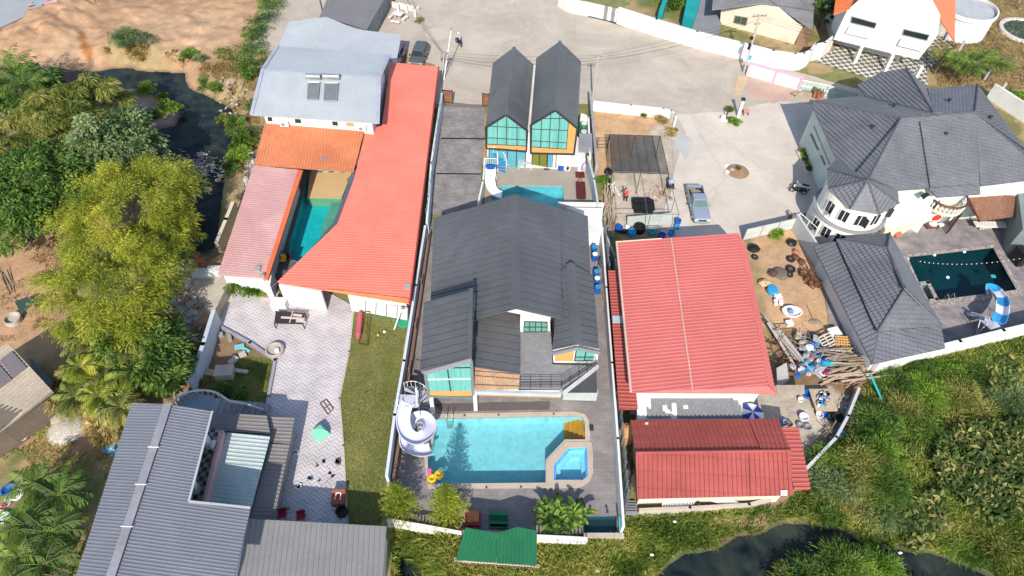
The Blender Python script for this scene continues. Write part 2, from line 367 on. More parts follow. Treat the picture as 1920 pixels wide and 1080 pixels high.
CREEK_B=[(1225,1090),(1290,1045),(1345,1040),(1385,1010),(1425,1005),(1470,985),(1500,985),(1530,990),(1585,1003),(1625,1030),(1680,1035),(1740,1048),(1810,1070),(1860,1090),(1740,1085),(1700,1072),(1640,1060),(1590,1052),(1545,1048),(1500,1058),(1460,1072),(1400,1130),(1225,1160)]
CREEK_C=[(735,1090),(738,1055),(732,1030),(752,1018),(775,1050),(810,1090)]
ISLE=[(205,172),(262,168),(300,190),(335,215),(325,235),(295,240),(285,262),(240,250)]
wA=[tuple(p)for p in Pn(CREEK_A,WZ)]; wB=[tuple(p)for p in Pn(CREEK_B,WZ)]; wC=[tuple(p)for p in Pn(CREEK_C,WZ)]
wI=[tuple(p)for p in Pn(ISLE,WZ)]
FLAT=[  # built-up plots that stay level right up to their walls
 [(490,60),(420,330),(404,470),(395,560),(330,740),(240,770),(120,1120),(728,1120),(735,1000),(870,1000),(1160,1010),(1180,965),(1440,962),(1510,880),(1640,700),(1930,620),(1960,60),(1200,-200),(560,-200)]]
wF=[[tuple(p)for p in Pn(f,0)]for f in FLAT]
POOLHOLES=[]                            # world polygons dug out of the ground
def ground_z(x,y):
 x=np.asarray(x,float); y=np.asarray(y,float); z=np.zeros(x.shape)+fbm(x,y,3,5)*.10
 rough=fbm(x,y,1.6,9)*.35
 for w,sl in((wA,.55),(wB,.42),(wC,.7)):
  d=sdist(x,y,w)+rough; z=np.minimum(z,np.where(d>0,WZ-.12-np.minimum(d*.6,1.0),WZ-.12-d*sl))
 d=sdist(x,y,wI)+rough*.3; z=np.where(d>-1,np.maximum(z,WZ-.1+np.clip(d+.6,0,1)*.35),z)
 fl=np.clip((sdist(x,y,wF[0])+.5)/.5,0,1)
 z=z*(1-fl)-.03*fl
 # dug heaps along the road, top left
 h=[P(75,45),P(110,70),P(60,95),P(125,35),P(165,20),P(45,70)]
 for i,p in enumerate(h):z=z+np.exp(-((x-p.x)**2+(y-p.y)**2)/(2*(1.3+.3*i)**2))*(1.3 if i%2 else .9)*(1+fbm(x,y,1.2,20+i)*.6)
 dg_=np.clip(sdist(x,y,wpoly([(-200,-200),(520,-200),(500,20),(440,120),(200,130),(60,190),(-200,250)]))/3,0,1); z=z+dg_*(fbm(x,y,2.6,61)*.35+fbm(x,y,1.2,63)*.28)
 rd=sdist(x,y,wpoly([(-600,-60),(-600,210),(-60,95),(68,32),(120,-8),(200,-70),(100,-400)])); z=np.where(rd>-.5,np.minimum(z,-.06),z)
 for q in POOLHOLES:z=np.where(sdist(x,y,q)>-.4,-2.6,z)
 return z
def wpoly(px,z=0):return[tuple(p)for p in Pn(px,z)]
CY=dict(dirt=(.41,.25,.145),pale=(.46,.30,.18),dry=(.34,.25,.13),green=(.15,.17,.055),dkgreen=(.10,.12,.04),brown=(.22,.145,.085),conc=(.45,.385,.31),
          mud=(.13,.10,.08),orange=(.30,.13,.04),road=(.34,.33,.33),sand=(.50,.32,.18),pink=(.33,.235,.20),bed=(.03,.035,.03))
REG=[  # colour regions of the bare ground: polygon in picture px, colour, blend (m), noise (m)
 ([(-400,-400),(520,-400),(520,0),(455,110),(340,150),(200,140),(60,200),(-400,300)],'dirt',2,1.5),
 ([(250,40),(440,20),(430,90),(330,105)],'pale',3,1.5),
 ([(-300,440),(100,450),(150,640),(-50,760),(-300,800)],'dirt',2,2),
 ([(105,640),(170,640),(165,720),(120,740),(60,680)],'dirt',1.5,1),
 ([(-300,690),(260,760),(150,1100),(-300,1100)],'dry',2,2),
 ([(20,860),(110,800),(170,860),(150,960),(30,1000)],'green',2,2),
 ([(20,780),(180,770),(240,800),(190,870),(70,880)],'dirt',1.5,1.5),
 ([(80,100),(165,55),(180,120),(70,190)],'pale',1,1),
 ([(148,60),(160,62),(172,98),(162,112),(152,100)],'orange',.4,.4),([(165,100),(172,106),(130,140),(70,155),(95,138)],'mud',.8,.5),
 ([(200,165),(345,190),(330,250),(240,260)],'pink',.5,.5),
 ([(200,55),(280,50),(320,130),(205,130)],'dry',1.5,1),
 ([(400,130),(500,100),(500,280),(430,500),(415,330),(435,210)],'dry',1,1),
 ([(310,480),(440,470),(440,620),(400,610),(345,740),(310,660)],'pale',1,.8),
 ([(355,610),(430,600),(515,670),(505,770),(340,740)],'brown',.6,.4),
 ([(430,660),(520,665),(505,770),(400,740)],'green',.8,.7),
 ([(1110,195),(1265,205),(1270,260),(1250,330),(1110,340)],'sand',.7,.6),
 ([(1235,235),(1330,230),(1290,430),(1140,440),(1150,320)],'conc',.8,.6),
 ([(1400,400),(1500,400),(1560,560),(1605,640),(1610,740),(1500,640),(1440,600)],'sand',.6,.4),
 ([(1400,460),(1500,470),(1540,560),(1460,560)],'pale',1.5,1),
 ([(1440,620),(1620,620),(1640,720),(1480,760)],'brown',.6,.5),
 ([(1395,725),(1560,725),(1590,760),(1520,890),(1400,880)],'conc',.4,.2),
 ([(1630,700),(1960,620),(2300,1200),(1180,1200),(1180,985),(1500,900),(1560,800)],'green',1,1),
 ([(1700,760),(2000,740),(2000,1000),(1640,1000)],'dkgreen',2,2),
 ([(1560,700),(1640,700),(1640,790),(1590,880),(1540,870),(1590,770)],'brown',.8,.8),
 ([(1300,930),(1500,920),(1490,960),(1420,1010),(1340,1000)],'brown',1,1),
 ([(728,990),(1180,1005),(1180,1130),(728,1130)],'green',.5,.3),
 ([(1750,-100),(1940,-100),(1940,190),(1730,160),(1745,100),(1850,60)],'dry',1,1),
 ([(1220,-60),(1340,-60),(1330,30),(1200,10)],'green',1,1),
 ([(1330,290),(1400,285),(1410,345),(1350,350)],'brown',.8,.5),
]
def build_ground():
 xs=np.arange(-88,90,.36); ys=np.arange(6,118,.36)
 far=np.array([700,400,250,160,120.]); xs=np.concatenate([-far,xs,far[::-1]]); ys=np.concatenate([-far+60,ys,far[::-1]+60])
 X,Y=np.meshgrid(xs,ys); x=X.ravel(); y=Y.ravel(); z=ground_z(x,y)
 col=np.zeros((len(x),3)); col[:]=CY['dry']
 g=fbm(x,y,7,31); col=np.where((g>.0)[:,None],np.array(CY['green'])*.8+col*.2,col)
 for i,(poly,c,bl,nz)in enumerate(REG):
  d=sdist(x,y,wpoly(poly))+fbm(x,y,2.5,50+i)*nz*1.5
  a=np.clip(d/bl+.5,0,1)[:,None]; col=col*(1-a)+np.array(CY[c])*a
 a=np.clip((WZ+.25-z)/.3,0,1)[:,None]*.8; col=col*(1-a)+np.array(CY['bed'])*a
 mo=(1+fbm(x,y,.9,77)*.30+fbm(x,y,2.4,79)*.16)[:,None]; col=np.clip(col*mo,0,1)
 nx,ny=len(xs),len(ys); idx=np.arange(nx*ny).reshape(ny,nx)
 f=np.stack([idx[:-1,:-1],idx[:-1,1:],idx[1:,1:],idx[1:,:-1]],-1).reshape(-1,4)
 me=bpy.data.meshes.new('ground'); set_mesh(me,np.column_stack([x,y,z]),f)
 at=me.color_attributes.new('Col','FLOAT_COLOR','POINT'); at.data.foreach_set('color',np.column_stack([col,np.ones(len(x))]).astype(np.float32).ravel())
 me.polygons.foreach_set('use_smooth',np.ones(len(f),bool))
 m=mat('soil',(1,1,1),.95,(.72,.72,.70),1.2,.16,.6,3,local=False,attr='Col',contrast=.8); me.materials.append(m)
 o=bpy.data.objects.new('ground',me); COL.objects.link(o); tag(o,kind='structure'); return o
def set_mesh(me,v,f):
 me.vertices.add(len(v)); me.vertices.foreach_set('co',np.asarray(v,np.float32).ravel())
 f=np.asarray(f,np.int32); k=f.shape[1]
 me.loops.add(f.size); me.loops.foreach_set('vertex_index',f.ravel())
 me.polygons.add(len(f)); me.polygons.foreach_set('loop_start',np.arange(0,f.size,k,dtype=np.int32)); me.update(calc_edges=True)
def jitter(px,amt=3,step=14):
 out=[]
 for i in range(len(px)):
  a,b=px[i],px[(i+1)%len(px)]; L=math.hypot(b[0]-a[0],b[1]-a[1]); n=max(1,int(L/step))
  for k in range(n):
   t=k/n; j=amt if 0<=a[0]<=1920 else 0
   out.append((a[0]+(b[0]-a[0])*t+random.uniform(-j,j),a[1]+(b[1]-a[1])*t+random.uniform(-j,j)*.7))
 return out
def sheet(name,px,z,material,holes=(),kind='structure',parent=None,thick=0,world=False,**kw):
 bm=bmesh.new(); ed=[]
 for lp in[px]+list(holes):
  pts=lp if world else[P(u,v,z)for u,v in lp]
  vs=[bm.verts.new((p[0],p[1],z))for p in pts]
  ed+=[bm.edges.new((vs[i],vs[(i+1)%len(vs)]))for i in range(len(vs))]
 bmesh.ops.triangle_fill(bm,use_beauty=True,use_dissolve=False,edges=ed)
 bm.normal_update()
 for f in bm.faces:
  if f.normal.z<0:f.normal_flip()
 if thick:
  r=bmesh.ops.extrude_face_region(bm,geom=bm.faces[:]);
  for v in r['geom']:
   if isinstance(v,bmesh.types.BMVert):v.co.z-=thick
  bmesh.ops.recalc_face_normals(bm,faces=bm.faces)
 me=bpy.data.meshes.new(name); bm.to_mesh(me); bm.free(); me.materials.append(material)
 o=bpy.data.objects.new(name,me); link(o,parent)
 if parent is None:tag(o,kind=kind,**kw)
 return o

# ---------------------------------------------------------------- profiled roof sheets
def clip_sheet(polys,n,t,prof,rows,thick,org):
 """profiled sheet in the plane of each convex polygon; ribs run along t"""
 out_v=[]; out_f=[]
 for poly in polys:
  bm=bmesh.new(); s=n.cross(t).normalized(); o=org; t_=t.normalized()
  S=[(p-o).dot(s)for p in poly]; T=[(p-o).dot(t_)for p in poly]
  per,hs=prof; s0=math.floor(min(S)/per-1)*per; s1=max(S)+per; t0,t1=min(T)-.01,max(T)+.01; t0=math.floor(t0/rows[0])*rows[0]if rows else t0
  if rows:
   dt,dh=rows; tl=[]; k=t0
   while k<t1+dt:tl+=[(k,dh),(k+dt*.80,dh*.2),(k+dt*.82,-dh*.9),(k+dt*.985,-dh*.9)]; k+=dt
  else:tl=[(t0,0),(t1,0)]
  cols=[]; k=s0
  while k<s1:
   cols+=[(k+a*per,h)for a,h in hs]; k+=per
  vv=[[bm.verts.new(o+s*a+t_*b+n*(h+g))for a,h in cols]for b,g in tl]
  for r in range(len(vv)-1):
   for c in range(len(cols)-1):bm.faces.new((vv[r][c],vv[r][c+1],vv[r+1][c+1],vv[r+1][c]))
  m=len(poly); cen=sum(poly,Vector())/m
  for i in range(m):
   a,b=poly[i],poly[(i+1)%m]; e=(b-a).cross(n).normalized()
   if e.dot(cen-a)>0:e=-e
   bmesh.ops.bisect_plane(bm,geom=bm.verts[:]+bm.edges[:]+bm.faces[:],dist=1e-5,plane_co=a,plane_no=e,clear_outer=True)
  lo=[bm.verts.new(p-n*thick)for p in poly]; hi=[bm.verts.new(p+n*.004)for p in poly]
  try:bm.faces.new(lo)
  except Exception:pass
  for i in range(m):bm.faces.new((lo[i],lo[(i+1)%m],hi[(i+1)%m],hi[i]))
  bm.normal_update()
  for f in bm.faces:
   if f.normal.dot(n)<-.01 and(f.calc_center_median()-o).dot(n)>-thick*.5:f.normal_flip()
  bm.verts.index_update(); b0=len(out_v); out_v+=[tuple(v.co)for v in bm.verts]
  out_f+=[tuple(b0+v.index for v in f.verts)for f in bm.faces]; bm.free()
 return out_v,out_f
RIB=lambda p,h:(p,[(0,0),(.55,0),(.65,h),(.88,h),(.98,0)])
SEAM=lambda p,h:(p,[(0,0),(.84,0),(.85,-h),(.98,-h),(.99,0)])
WAVE=lambda p,h:(p,[(0,0),(.25,h*.7),(.5,h),(.75,h*.7)])
def roof(name,parent,polys,pl,t,prof,material,rows=None,thick=.12,label=None):
 """polys: list of convex picture polygons on plane pl; t: picture pair giving the rib direction"""
 if isinstance(polys[0][0],(int,float)):polys=[polys]
 pp=[[p if isinstance(p,Vector)else on(p[0],p[1],pl)for p in q]for q in polys]
 a,b=[p if isinstance(p,Vector)else on(p[0],p[1],pl)for p in t]; d=(b-a); n=pl[1]; d=(d-n*d.dot(n)).normalized()
 v,f=clip_sheet(pp,n,d,prof,rows,thick,pl[0])
 me=bpy.data.meshes.new(name); me.from_pydata(v,[],f); me.materials.append(material); me.update()
 o=bpy.data.objects.new(name,me); link(o,parent)
 if label:o['label']=label
 return o
def cap(name,parent,pts,r,material,n=6):
 m=M(); m.tube([Vector(p)for p in pts],r,n); return m.build(name,material,parent)
def band(name,parent,a,b,w,h,material,mb=None):      # flat ridge or eave strip
 a,b=Vector(a),Vector(b); d=(b-a).normalized(); s=d.cross(Vector((0,0,1))).normalized(); up=s.cross(d)
 m=mb or M(); m.slab([a-s*w/2,a+s*w/2,b+s*w/2,b-s*w/2],up*h)
 return m if mb else m.build(name,material,parent)
def ridge_cap(name,parent,a,b,w,drop,material):        # two sloping strips over a ridge
 a,b=Vector(a),Vector(b); d=(b-a).normalized(); s=d.cross(Vector((0,0,1))).normalized(); m=M()
 for k in(1,-1):m.slab([a+Vector((0,0,.06)),b+Vector((0,0,.06)),b+s*w*k-Vector((0,0,drop-.06)),a+s*w*k-Vector((0,0,drop-.06))],Vector((0,0,.04)))
 return m.build(name,material,parent)
def walls(name,parent,pts,z0,z1,material):
 return M().prism(pts,z0,z1).build(name,material,parent)
def wall_line(name,px,h,t,material,label,cat='wall',z0=0,parent=None,group=None,capm=None,top=False,zs=None):
 """wall along ground picture points (or along its top edge when top=True)"""
 pts=[P(u,v,z0+(h if top else 0))for u,v in px]; m=M()
 for a,b in zip(pts[:-1],pts[1:]):
  a=Vector((a.x,a.y,0)); b=Vector((b.x,b.y,0)); d=(b-a); L=d.length; rz=math.atan2(d.y,d.x); c=(a+b)/2
  m.box((c.x,c.y,z0-.3+(h+.3)/2),(L+t*.98,t,h+.3),rz)
 if parent is not None:return m.build(name,material,parent)
 o=m.build(name,material); recenter(o); return tag(o,label,cat,group)
def panel(mb,pl,px,off0,off1,mi=0):     # facade piece traced on plane pl, standing off0..off1 proud of it
 pts=[on(u,v,pl)+pl[1]*off0 for u,v in px]; mb.slab(pts,pl[1]*(off1-off0),mi); return mb

# ---------------------------------------------------------------- foliage
def diamonds(name,C,D,S,L,W,material,parent=None,rnd=None,bend=.25):
 n=len(C); L=np.broadcast_to(L,(n,))[:,None]; W=np.broadcast_to(W,(n,))[:,None]
 D=D/np.linalg.norm(D,axis=1)[:,None]; S=S/(np.linalg.norm(S,axis=1)[:,None]+1e-9)
 tip=C+D*L/2; tip[:,2]-=L[:,0]*bend; tip2=C-D*L/2
 v=np.stack([tip2,C+S*W/2,tip,C-S*W/2],1).reshape(-1,3)
 f=np.arange(n*4,dtype=np.int32).reshape(n,4)
 me=bpy.data.meshes.new(name); set_mesh(me,v,f); me.materials.append(material)
 a=me.attributes.new('rnd','FLOAT','FACE'); a.data.foreach_set('value',(rng.random(n)if rnd is None else rnd).astype(np.float32))
 o=bpy.data.objects.new(name,me); return link(o,parent)
def unit(n):
 a=rng.normal(size=(n,3)); return a/np.linalg.norm(a,axis=1)[:,None]
def crown_data(c,radii,nclump,per,cr,droop=0.,low=-.35,inner=.55):
 d=unit(nclump*3); d=d[d[:,2]>low][:nclump]; k=len(d)
 rr=inner+(1-inner)*rng.random(k)**.5; rr*=1+fbm(d[:,0]*3+c[0],d[:,1]*3+d[:,2]*2+c[1],1.1,int(abs(c[0]*7))%90)*.5
 cc=np.asarray(c)+d*rr[:,None]*np.asarray(radii)
 l=unit(k*per); l[:,2]=np.abs(l[:,2])*1.0-.25; cl=np.repeat(cc,per,0); sz=np.repeat(cr*(.5+.9*rng.random(k)),per)[:,None]
 pos=cl+l*sz*(rng.random((k*per,1))**.4)*np.array([1,1,.75])
 out=l+np.repeat(d,per,0)*.35; out[:,2]-=droop
 rnd=np.clip(np.repeat(rng.random(k)*.5,per)+rng.random(k*per)*.5,0,1)
 return pos,out,rnd
def tree(name,label,base,h,r,material,cat='tree',nclump=60,per=90,L=.4,W=.16,cr=None,group=None,droop=.3,z0=None,flat=1.,trunk=True,lean=(0,0),low=-.35):
 """base: picture point of the crown centre at height ~h*0.6"""
 c=P(base[0],base[1],h*.62); x,y=c.x-lean[0],c.y-lean[1]; gz=float(ground_z(np.array([x]),np.array([y]))[0])if z0 is None else z0
 t=thing(name,label,cat,(x,y,gz),group)
 rz_=h*.42*flat; cz=gz+h-rz_
 pos,out,rnd=crown_data((c.x,c.y,cz),(r,r,rz_),nclump,per,cr or r*.26,droop,low)
 s=np.cross(out,unit(len(pos)))
 diamonds('crown',pos,out,s,L*(.7+.6*rng.random(len(pos))),W*(.7+.6*rng.random(len(pos))),material,t,rnd)
 if trunk:
  m=M(); top=Vector((c.x,c.y,gz+h*.5)); b=Vector((x,y,gz-.2)); tr=max(.06,h*.028)
  mid=b.lerp(top,.55)+Vector((random.uniform(-.2,.2),random.uniform(-.2,.2),0)); m.cyl(b,mid,tr*1.3,tr,8); m.cyl(mid,top,tr,tr*.6,8)
  for i in range(7):
   a=i*2.4; q=Vector((c.x+math.cos(a)*r*.6,c.y+math.sin(a)*r*.6,cz+rz_*random.uniform(-.1,.5))); m.cyl(mid.lerp(top,random.random()),q,tr*.45,tr*.12,5)
  m.build('trunk',BARK,t)
 return t
def shrub(name,label,uv,r,h,material,n=1400,L=.28,W=.1,cat='shrub',group=None,droop=.15,z0=None,nclump=14,zc=0):
 p=P(uv[0],uv[1],zc+h*.4); gz=(float(ground_z(np.array([p.x]),np.array([p.y]))[0])if z0 is None else z0)
 if z0 is None and gz<-.3:p=P(uv[0],uv[1],gz+h*.4)
 pos,out,rnd=crown_data((p.x,p.y,gz+h*.35),(r*.8,r*.8,h*.55),nclump,max(10,n//nclump),r*.42,droop,low=-.1,inner=.2)
 t=thing(name,label,cat,(p.x,p.y,gz),group)
 diamonds('foliage',pos,out,np.cross(out,unit(len(pos))),L*(.7+.6*rng.random(len(pos))),W*(.7+.6*rng.random(len(pos))),material,t,rnd)
 m=M()
 for i in range(5):
  a=random.uniform(0,6.28); m.cyl((p.x,p.y,gz-.1),(p.x+math.cos(a)*r*.45,p.y+math.sin(a)*r*.45,gz+h*.6),.035,.012,5)
 m.build('stem',BARK,t); return t
def fronds(mb_name,c,n,L,w,material,parent,up=.9,droop=1.1,pin=14,lw=.07,spread=1.0,seed=0,z=0):
 """pinnate palm fronds: leaflets as diamonds along arching midribs"""
 Cs=[]; Ds=[]; Ss=[]; Ls=[]; rs=[]; m=M(); rr=random.Random(seed)
 for i in range(n):
  a=i*2.39996+rr.uniform(-.3,.3); el=up*(.35+.65*i/n)if n>1 else up; l=L*rr.uniform(.8,1.1)
  p=Vector(c); d=Vector((math.cos(a)*math.cos(el),math.sin(a)*math.cos(el),math.sin(el))); k=9; pts=[p.copy()]
  tone=rr.random()*.6
  for j in range(k):
   p=p+d*(l/k); d=(d+Vector((0,0,-droop/k))).normalized(); pts.append(p.copy())
   side=d.cross(Vector((0,0,1))).normalized()
   for q in range(max(1,pin//k+1)):
    f=(j+rr.random())/k; wl=w*math.sin(math.pi*min(1,f*.85+.15))**.7+.05
    for sg in(1,-1):
     dd=(side*sg+d*.75+Vector((0,0,-.25))).normalized(); cc=p+d*(l/k*(rr.random()-.5))+dd*wl*.5
     Cs.append(cc); Ds.append(dd); Ss.append(d.cross(Vector((0,0,1)).cross(d))*.3+d); Ls.append(wl); rs.append(min(1,max(0,tone+rr.random()*.4)))
  m.tube(pts,.025,4)
 o=diamonds(mb_name,np.array([tuple(x)for x in Cs]),np.array([tuple(x)for x in Ds]),np.array([tuple(x)for x in Ss]),np.array(Ls),lw,material,parent,np.array(rs))
 m.build('frond_stem',LEAFSTEM,parent); return o
LEAFSTEM=mat('leaf_stem',(.12,.15,.04),.7)
def scatter(px,n,z=0.):
 px=np.asarray(px,float); x0,y0=px.min(0); x1,y1=px.max(0); out=[]
 tot=0
 while tot<n:
  q=np.column_stack([rng.uniform(x0,x1,n*2),rng.uniform(y0,y1,n*2)]); q=q[sdist(q[:,0],q[:,1],[tuple(p)for p in px])>0]; out.append(q); tot+=len(q)
  if len(q)==0:break
 return np.concatenate(out)[:n]
def grass(name,px,n,L,W,material,rnd_bias=0.,up=.9,patch=None,zfix=None,hclump=None):
 q=scatter(px,n); p=Pn(q,0); z=ground_z(p[:,0],p[:,1])if zfix is None else np.full(n,zfix)
 p=Pn(q,z); z=ground_z(p[:,0],p[:,1])if zfix is None else z
 keep=(z>WZ+.1)|(zfix is not None)
 nz=fbm(p[:,0],p[:,1],2.2,91)
 if patch is not None:keep&=nz>patch
 p=p[keep]; z=z[keep]; nz=nz[keep]; m=len(p); hh=L*(.6+.8*rng.random(m))*(1+(0 if hclump is None else hclump)*nz)
 d=rng.normal(size=(m,3))*.55+np.column_stack([np.cos(nz*9),np.sin(nz*9),np.zeros(m)])*.35; d[:,2]=up; d/=np.linalg.norm(d,axis=1)[:,None]
 C=np.column_stack([p[:,0],p[:,1],z])+d*hh[:,None]*.45
 s=np.cross(d,unit(m)); rnd=np.clip(.5+nz*.7+rng.normal(size=m)*.2+rnd_bias,0,1)
 o=diamonds(name,C,d,s,hh,W*(.6+.8*rng.random(m)),material,None,rnd,bend=.2); return tag(o,kind='stuff')

# ================================================================ THE SETTING
MP=[(817,786),(1083,781),(1092,784),(1096,792),(1097,825),(1059,825),(1023,863),(1023,906),(803,908),(802,854),(812,831)]
HT=[(1067,841),(1100,840),(1102,893),(1093,901),(1038,901),(1039,872)]
TP=[(940,350),(1056,350),(1058,392),(925,392),(921,362)]
LP=[(580,322),(663,322),(640,400),(562,493),(548,488),(541,478),(545,450),(560,400)]
DP=[(1700,483),(1862,465),(1907,545),(1737,567),(1722,530),(1722,500)]
KP=[(1096,969),(1156,968),(1157,1000),(1095,1000)]
POOLHOLES[:]=[wpoly(MP),wpoly(HT),wpoly(TP),wpoly(LP),wpoly([(1700,483),(1862,465),(1907,545),(1737,567)]),wpoly(KP)]
build_ground()
M_WATER=None
def creek_water(name,px):
 m=bpy.data.materials.get('creek_water')
 if m is None:
  m,N,L,B=new_mat('creek_water'); B.inputs['Roughness'].default_value=.06; B.inputs['IOR'].default_value=1.33
  geo=N.new('ShaderNodeNewGeometry'); n=N.new('ShaderNodeTexNoise'); n.inputs['Scale'].default_value=.35; n.inputs['Detail'].default_value=6; n.inputs['Distortion'].default_value=1.0
  L.new(geo.outputs['Position'],n.inputs[0]); rp=N.new('ShaderNodeValToRGB'); e=rp.color_ramp.elements; e[0].position=.35; e[1].position=.7
  e[0].color=(.004,.010,.016,1); e[1].color=(.036,.046,.036,1); B.inputs['Specular IOR Level'].default_value=.22; L.new(n.outputs[0],rp.inputs[0]); L.new(rp.outputs[0],B.inputs['Base Color'])
  n2=N.new('ShaderNodeTexNoise'); n2.inputs['Scale'].default_value=2.2; n2.inputs['Detail'].default_value=5; L.new(geo.outputs['Position'],n2.inputs[0])
  bp=N.new('ShaderNodeBump'); bp.inputs['Strength'].default_value=.12; bp.inputs['Distance'].default_value=.1; L.new(n2.outputs[0],bp.inputs['Height']); L.new(bp.outputs[0],B.inputs['Normal'])
 return sheet(name,px,WZ,m)
creek_water('creek_water',[(90,90),(480,90),(500,300),(450,520),(300,500),(240,300),(80,230)])
creek_water('river_water',[(1180,1000),(1400,940),(1700,980),(1960,1040),(2000,1300),(1180,1200)])
creek_water('channel_water',[(725,1010),(770,1005),(850,1060),(850,1200),(700,1200)])
FOAM=mat('creek_foam',(.55,.58,.60),.6,fine=.1)
m=M()
for i in range(300):                                            # white water over the little weir
 u=random.gauss(372,32); v=312+random.gauss(0,11)+(u-372)*.08
 if not(300<u<432):continue
 p=P(u,v,WZ+.01); a=random.uniform(-.6,.9); L_=random.uniform(.08,.35); w_=random.uniform(.012,.03)
 d=Vector((math.cos(a),math.sin(a),0))*L_; s_=Vector((-d.y,d.x,0)).normalized()*w_
 m.add([p-d,p-s_,p+d,p+s_+Vector((0,0,.05))],[(0,1,2,3)])
tag(m.build('creek_foam',FOAM),kind='stuff')

# asphalt road, streets, yards
ASPH=mat('asphalt',(.30,.31,.33),.9,(.25,.26,.28),.3,.08,.1,20)
sheet('road',[(-500,-60),(-500,190),(-60,80),(60,25),(110,-15),(190,-70),(100,-300)],.05,ASPH)
street=jitter([(505,-20),(530,-120),(1075,-160),(1062,10),(1160,48),(1300,86),(1400,113),(1500,135),(1600,165),(1700,190),(1650,330),(1560,400),(1500,415),(1395,440),(1395,452),(1275,452),(1264,330),(1258,262),(1266,214),(1240,208),(1180,202),(1108,195),(905,195),(815,195),(815,120),(740,100),(690,60),(560,80),(455,112)],2.5,22)
sheet('street',street,.03,CONC)
CONCB=mat('patched_concrete',(.57,.51,.44),.9,(.48,.425,.36),.35,.08,.15,10,stain=.14,contrast=.8,crack=.09)
sheet('concrete_yard',jitter([(1265,215),(1380,205),(1470,190),(1530,195),(1560,330),(1535,405),(1400,432),(1395,450),(1230,452),(1270,300),(1290,250)],4,20),.036,CONCB)
REDST=mat('red_stained_concrete',(.46,.27,.225),.9,(.50,.38,.31),.5,.12,stain=.15)
sheet('red_stain_paving',jitter([(1405,148),(1440,158),(1490,166),(1500,170),(1478,186),(1452,193),(1425,186),(1402,175)],2.5,9),.042,REDST)
sheet('ochre_paving',[(1385,140),(1402,146),(1390,178),(1374,182)],.042,mat('ochre_concrete',(.50,.36,.23),.9,(.44,.32,.21)))
SHINY=mat('trowelled_cement',(.43,.43,.41),.7,(.34,.34,.33),.5,.08)
sheet('pale_cement_strip',jitter([(1265,238),(1300,262),(1288,300),(1262,262),(1240,246)],3,10),.042,SHINY)
BLOCKP=grid_mat('dark_block_paving',(.20,.18,.178),(.27,.245,.24),(.16,.15,.148),.42,.21,rad(2),stain=.3)
sheet('driveway',[(832,196),(909,201),(898,402),(806,402),(810,445),(801,445),(806,400)],.04,BLOCKP)
m=M()
for v0,v1,ul,ur in((258,259.5,827,910),(324,325.5,818,902)):
 a,b,c,d=P(ul,v0,.046),P(ur,v0+1,.046),P(ur,v1+2,.046),P(ul,v1+1,.046); m.add([a,b,c,d],[(3,2,1,0)])
o=m.build('driveway_joint',BLACK); tag(o,kind='structure')
sheet('driveway_apron',[(832,190),(909,198),(909,203),(832,200)],.05,mat('apron_dark',(.20,.17,.155),.9,(.10,.09,.085),1.2,.25))

# centre plot decks
DECK=grid_mat('grey_deck_tile',(.20,.18,.178),(.24,.216,.212),(.16,.145,.143),.62,.31,0,ms=.012,stain=.22)
COPM=mat('pool_coping',(.46,.38,.30),.8,(.36,.30,.24),1.0,.15)
COPING=[(790,783),(808,776),(1076,771),(1096,776),(1104,788),(1106,812),(1107,829),(1061,829),(1027,866),(1028,915),(803,916),(801,905),(795,855),(800,830)]
DECKHOLE=COPING[:7]+[(1107,831),(1111,850),(1111,887),(1105,903),(1089,912),(1029,913),(1027,915)]+COPING[-5:]
sheet('pool_deck',[(741,905),(768,732),(792,560),(803,445),(1120,445),(1135,560),(1142,700),(1158,960),(1162,1003),(1000,999),(870,994),(732,964)],.05,DECK,holes=[DECKHOLE,KP])
def pool(name,label,water,z,depth,basin_mat,wmat,coping=None,copmat=None,cop_z=.09):
 c=P(*np.mean(water,0),0); t=thing(name,label,'pool',(c.x,c.y,0))
 pts=[P(u,v,z)for u,v in water]; n=len(pts); m=M()
 m.add([(p.x,p.y,-depth)for p in pts]+[(p.x,p.y,z+.11)for p in pts],[tuple(range(n))]+[(i,(i+1)%n,n+(i+1)%n,n+i)for i in range(n)])
 m.build('basin',basin_mat,t); sheet('water',water,z,wmat,parent=t)
 if coping:
  w2=[on_v(p,cop_z)for p in pts]
  sheet('coping',coping,cop_z,copmat,holes=[w2],parent=t,thick=.12)
 return t
TILE_T=grid_mat('turquoise_pool_tile',(.30,.50,.55),(.32,.52,.57),(.27,.47,.52),.3,.3,0,.3,.012,0,.05)
W_TURQ=water_mat('pool_water',(.72,.97,.985),.0,.02,1.2,.12,1.6)
main_pool=pool('swimming_pool','large turquoise rectangular swimming pool with beige coping behind the grey roofed villa',MP,-.02,1.15,TILE_T,W_TURQ,COPING,COPM)
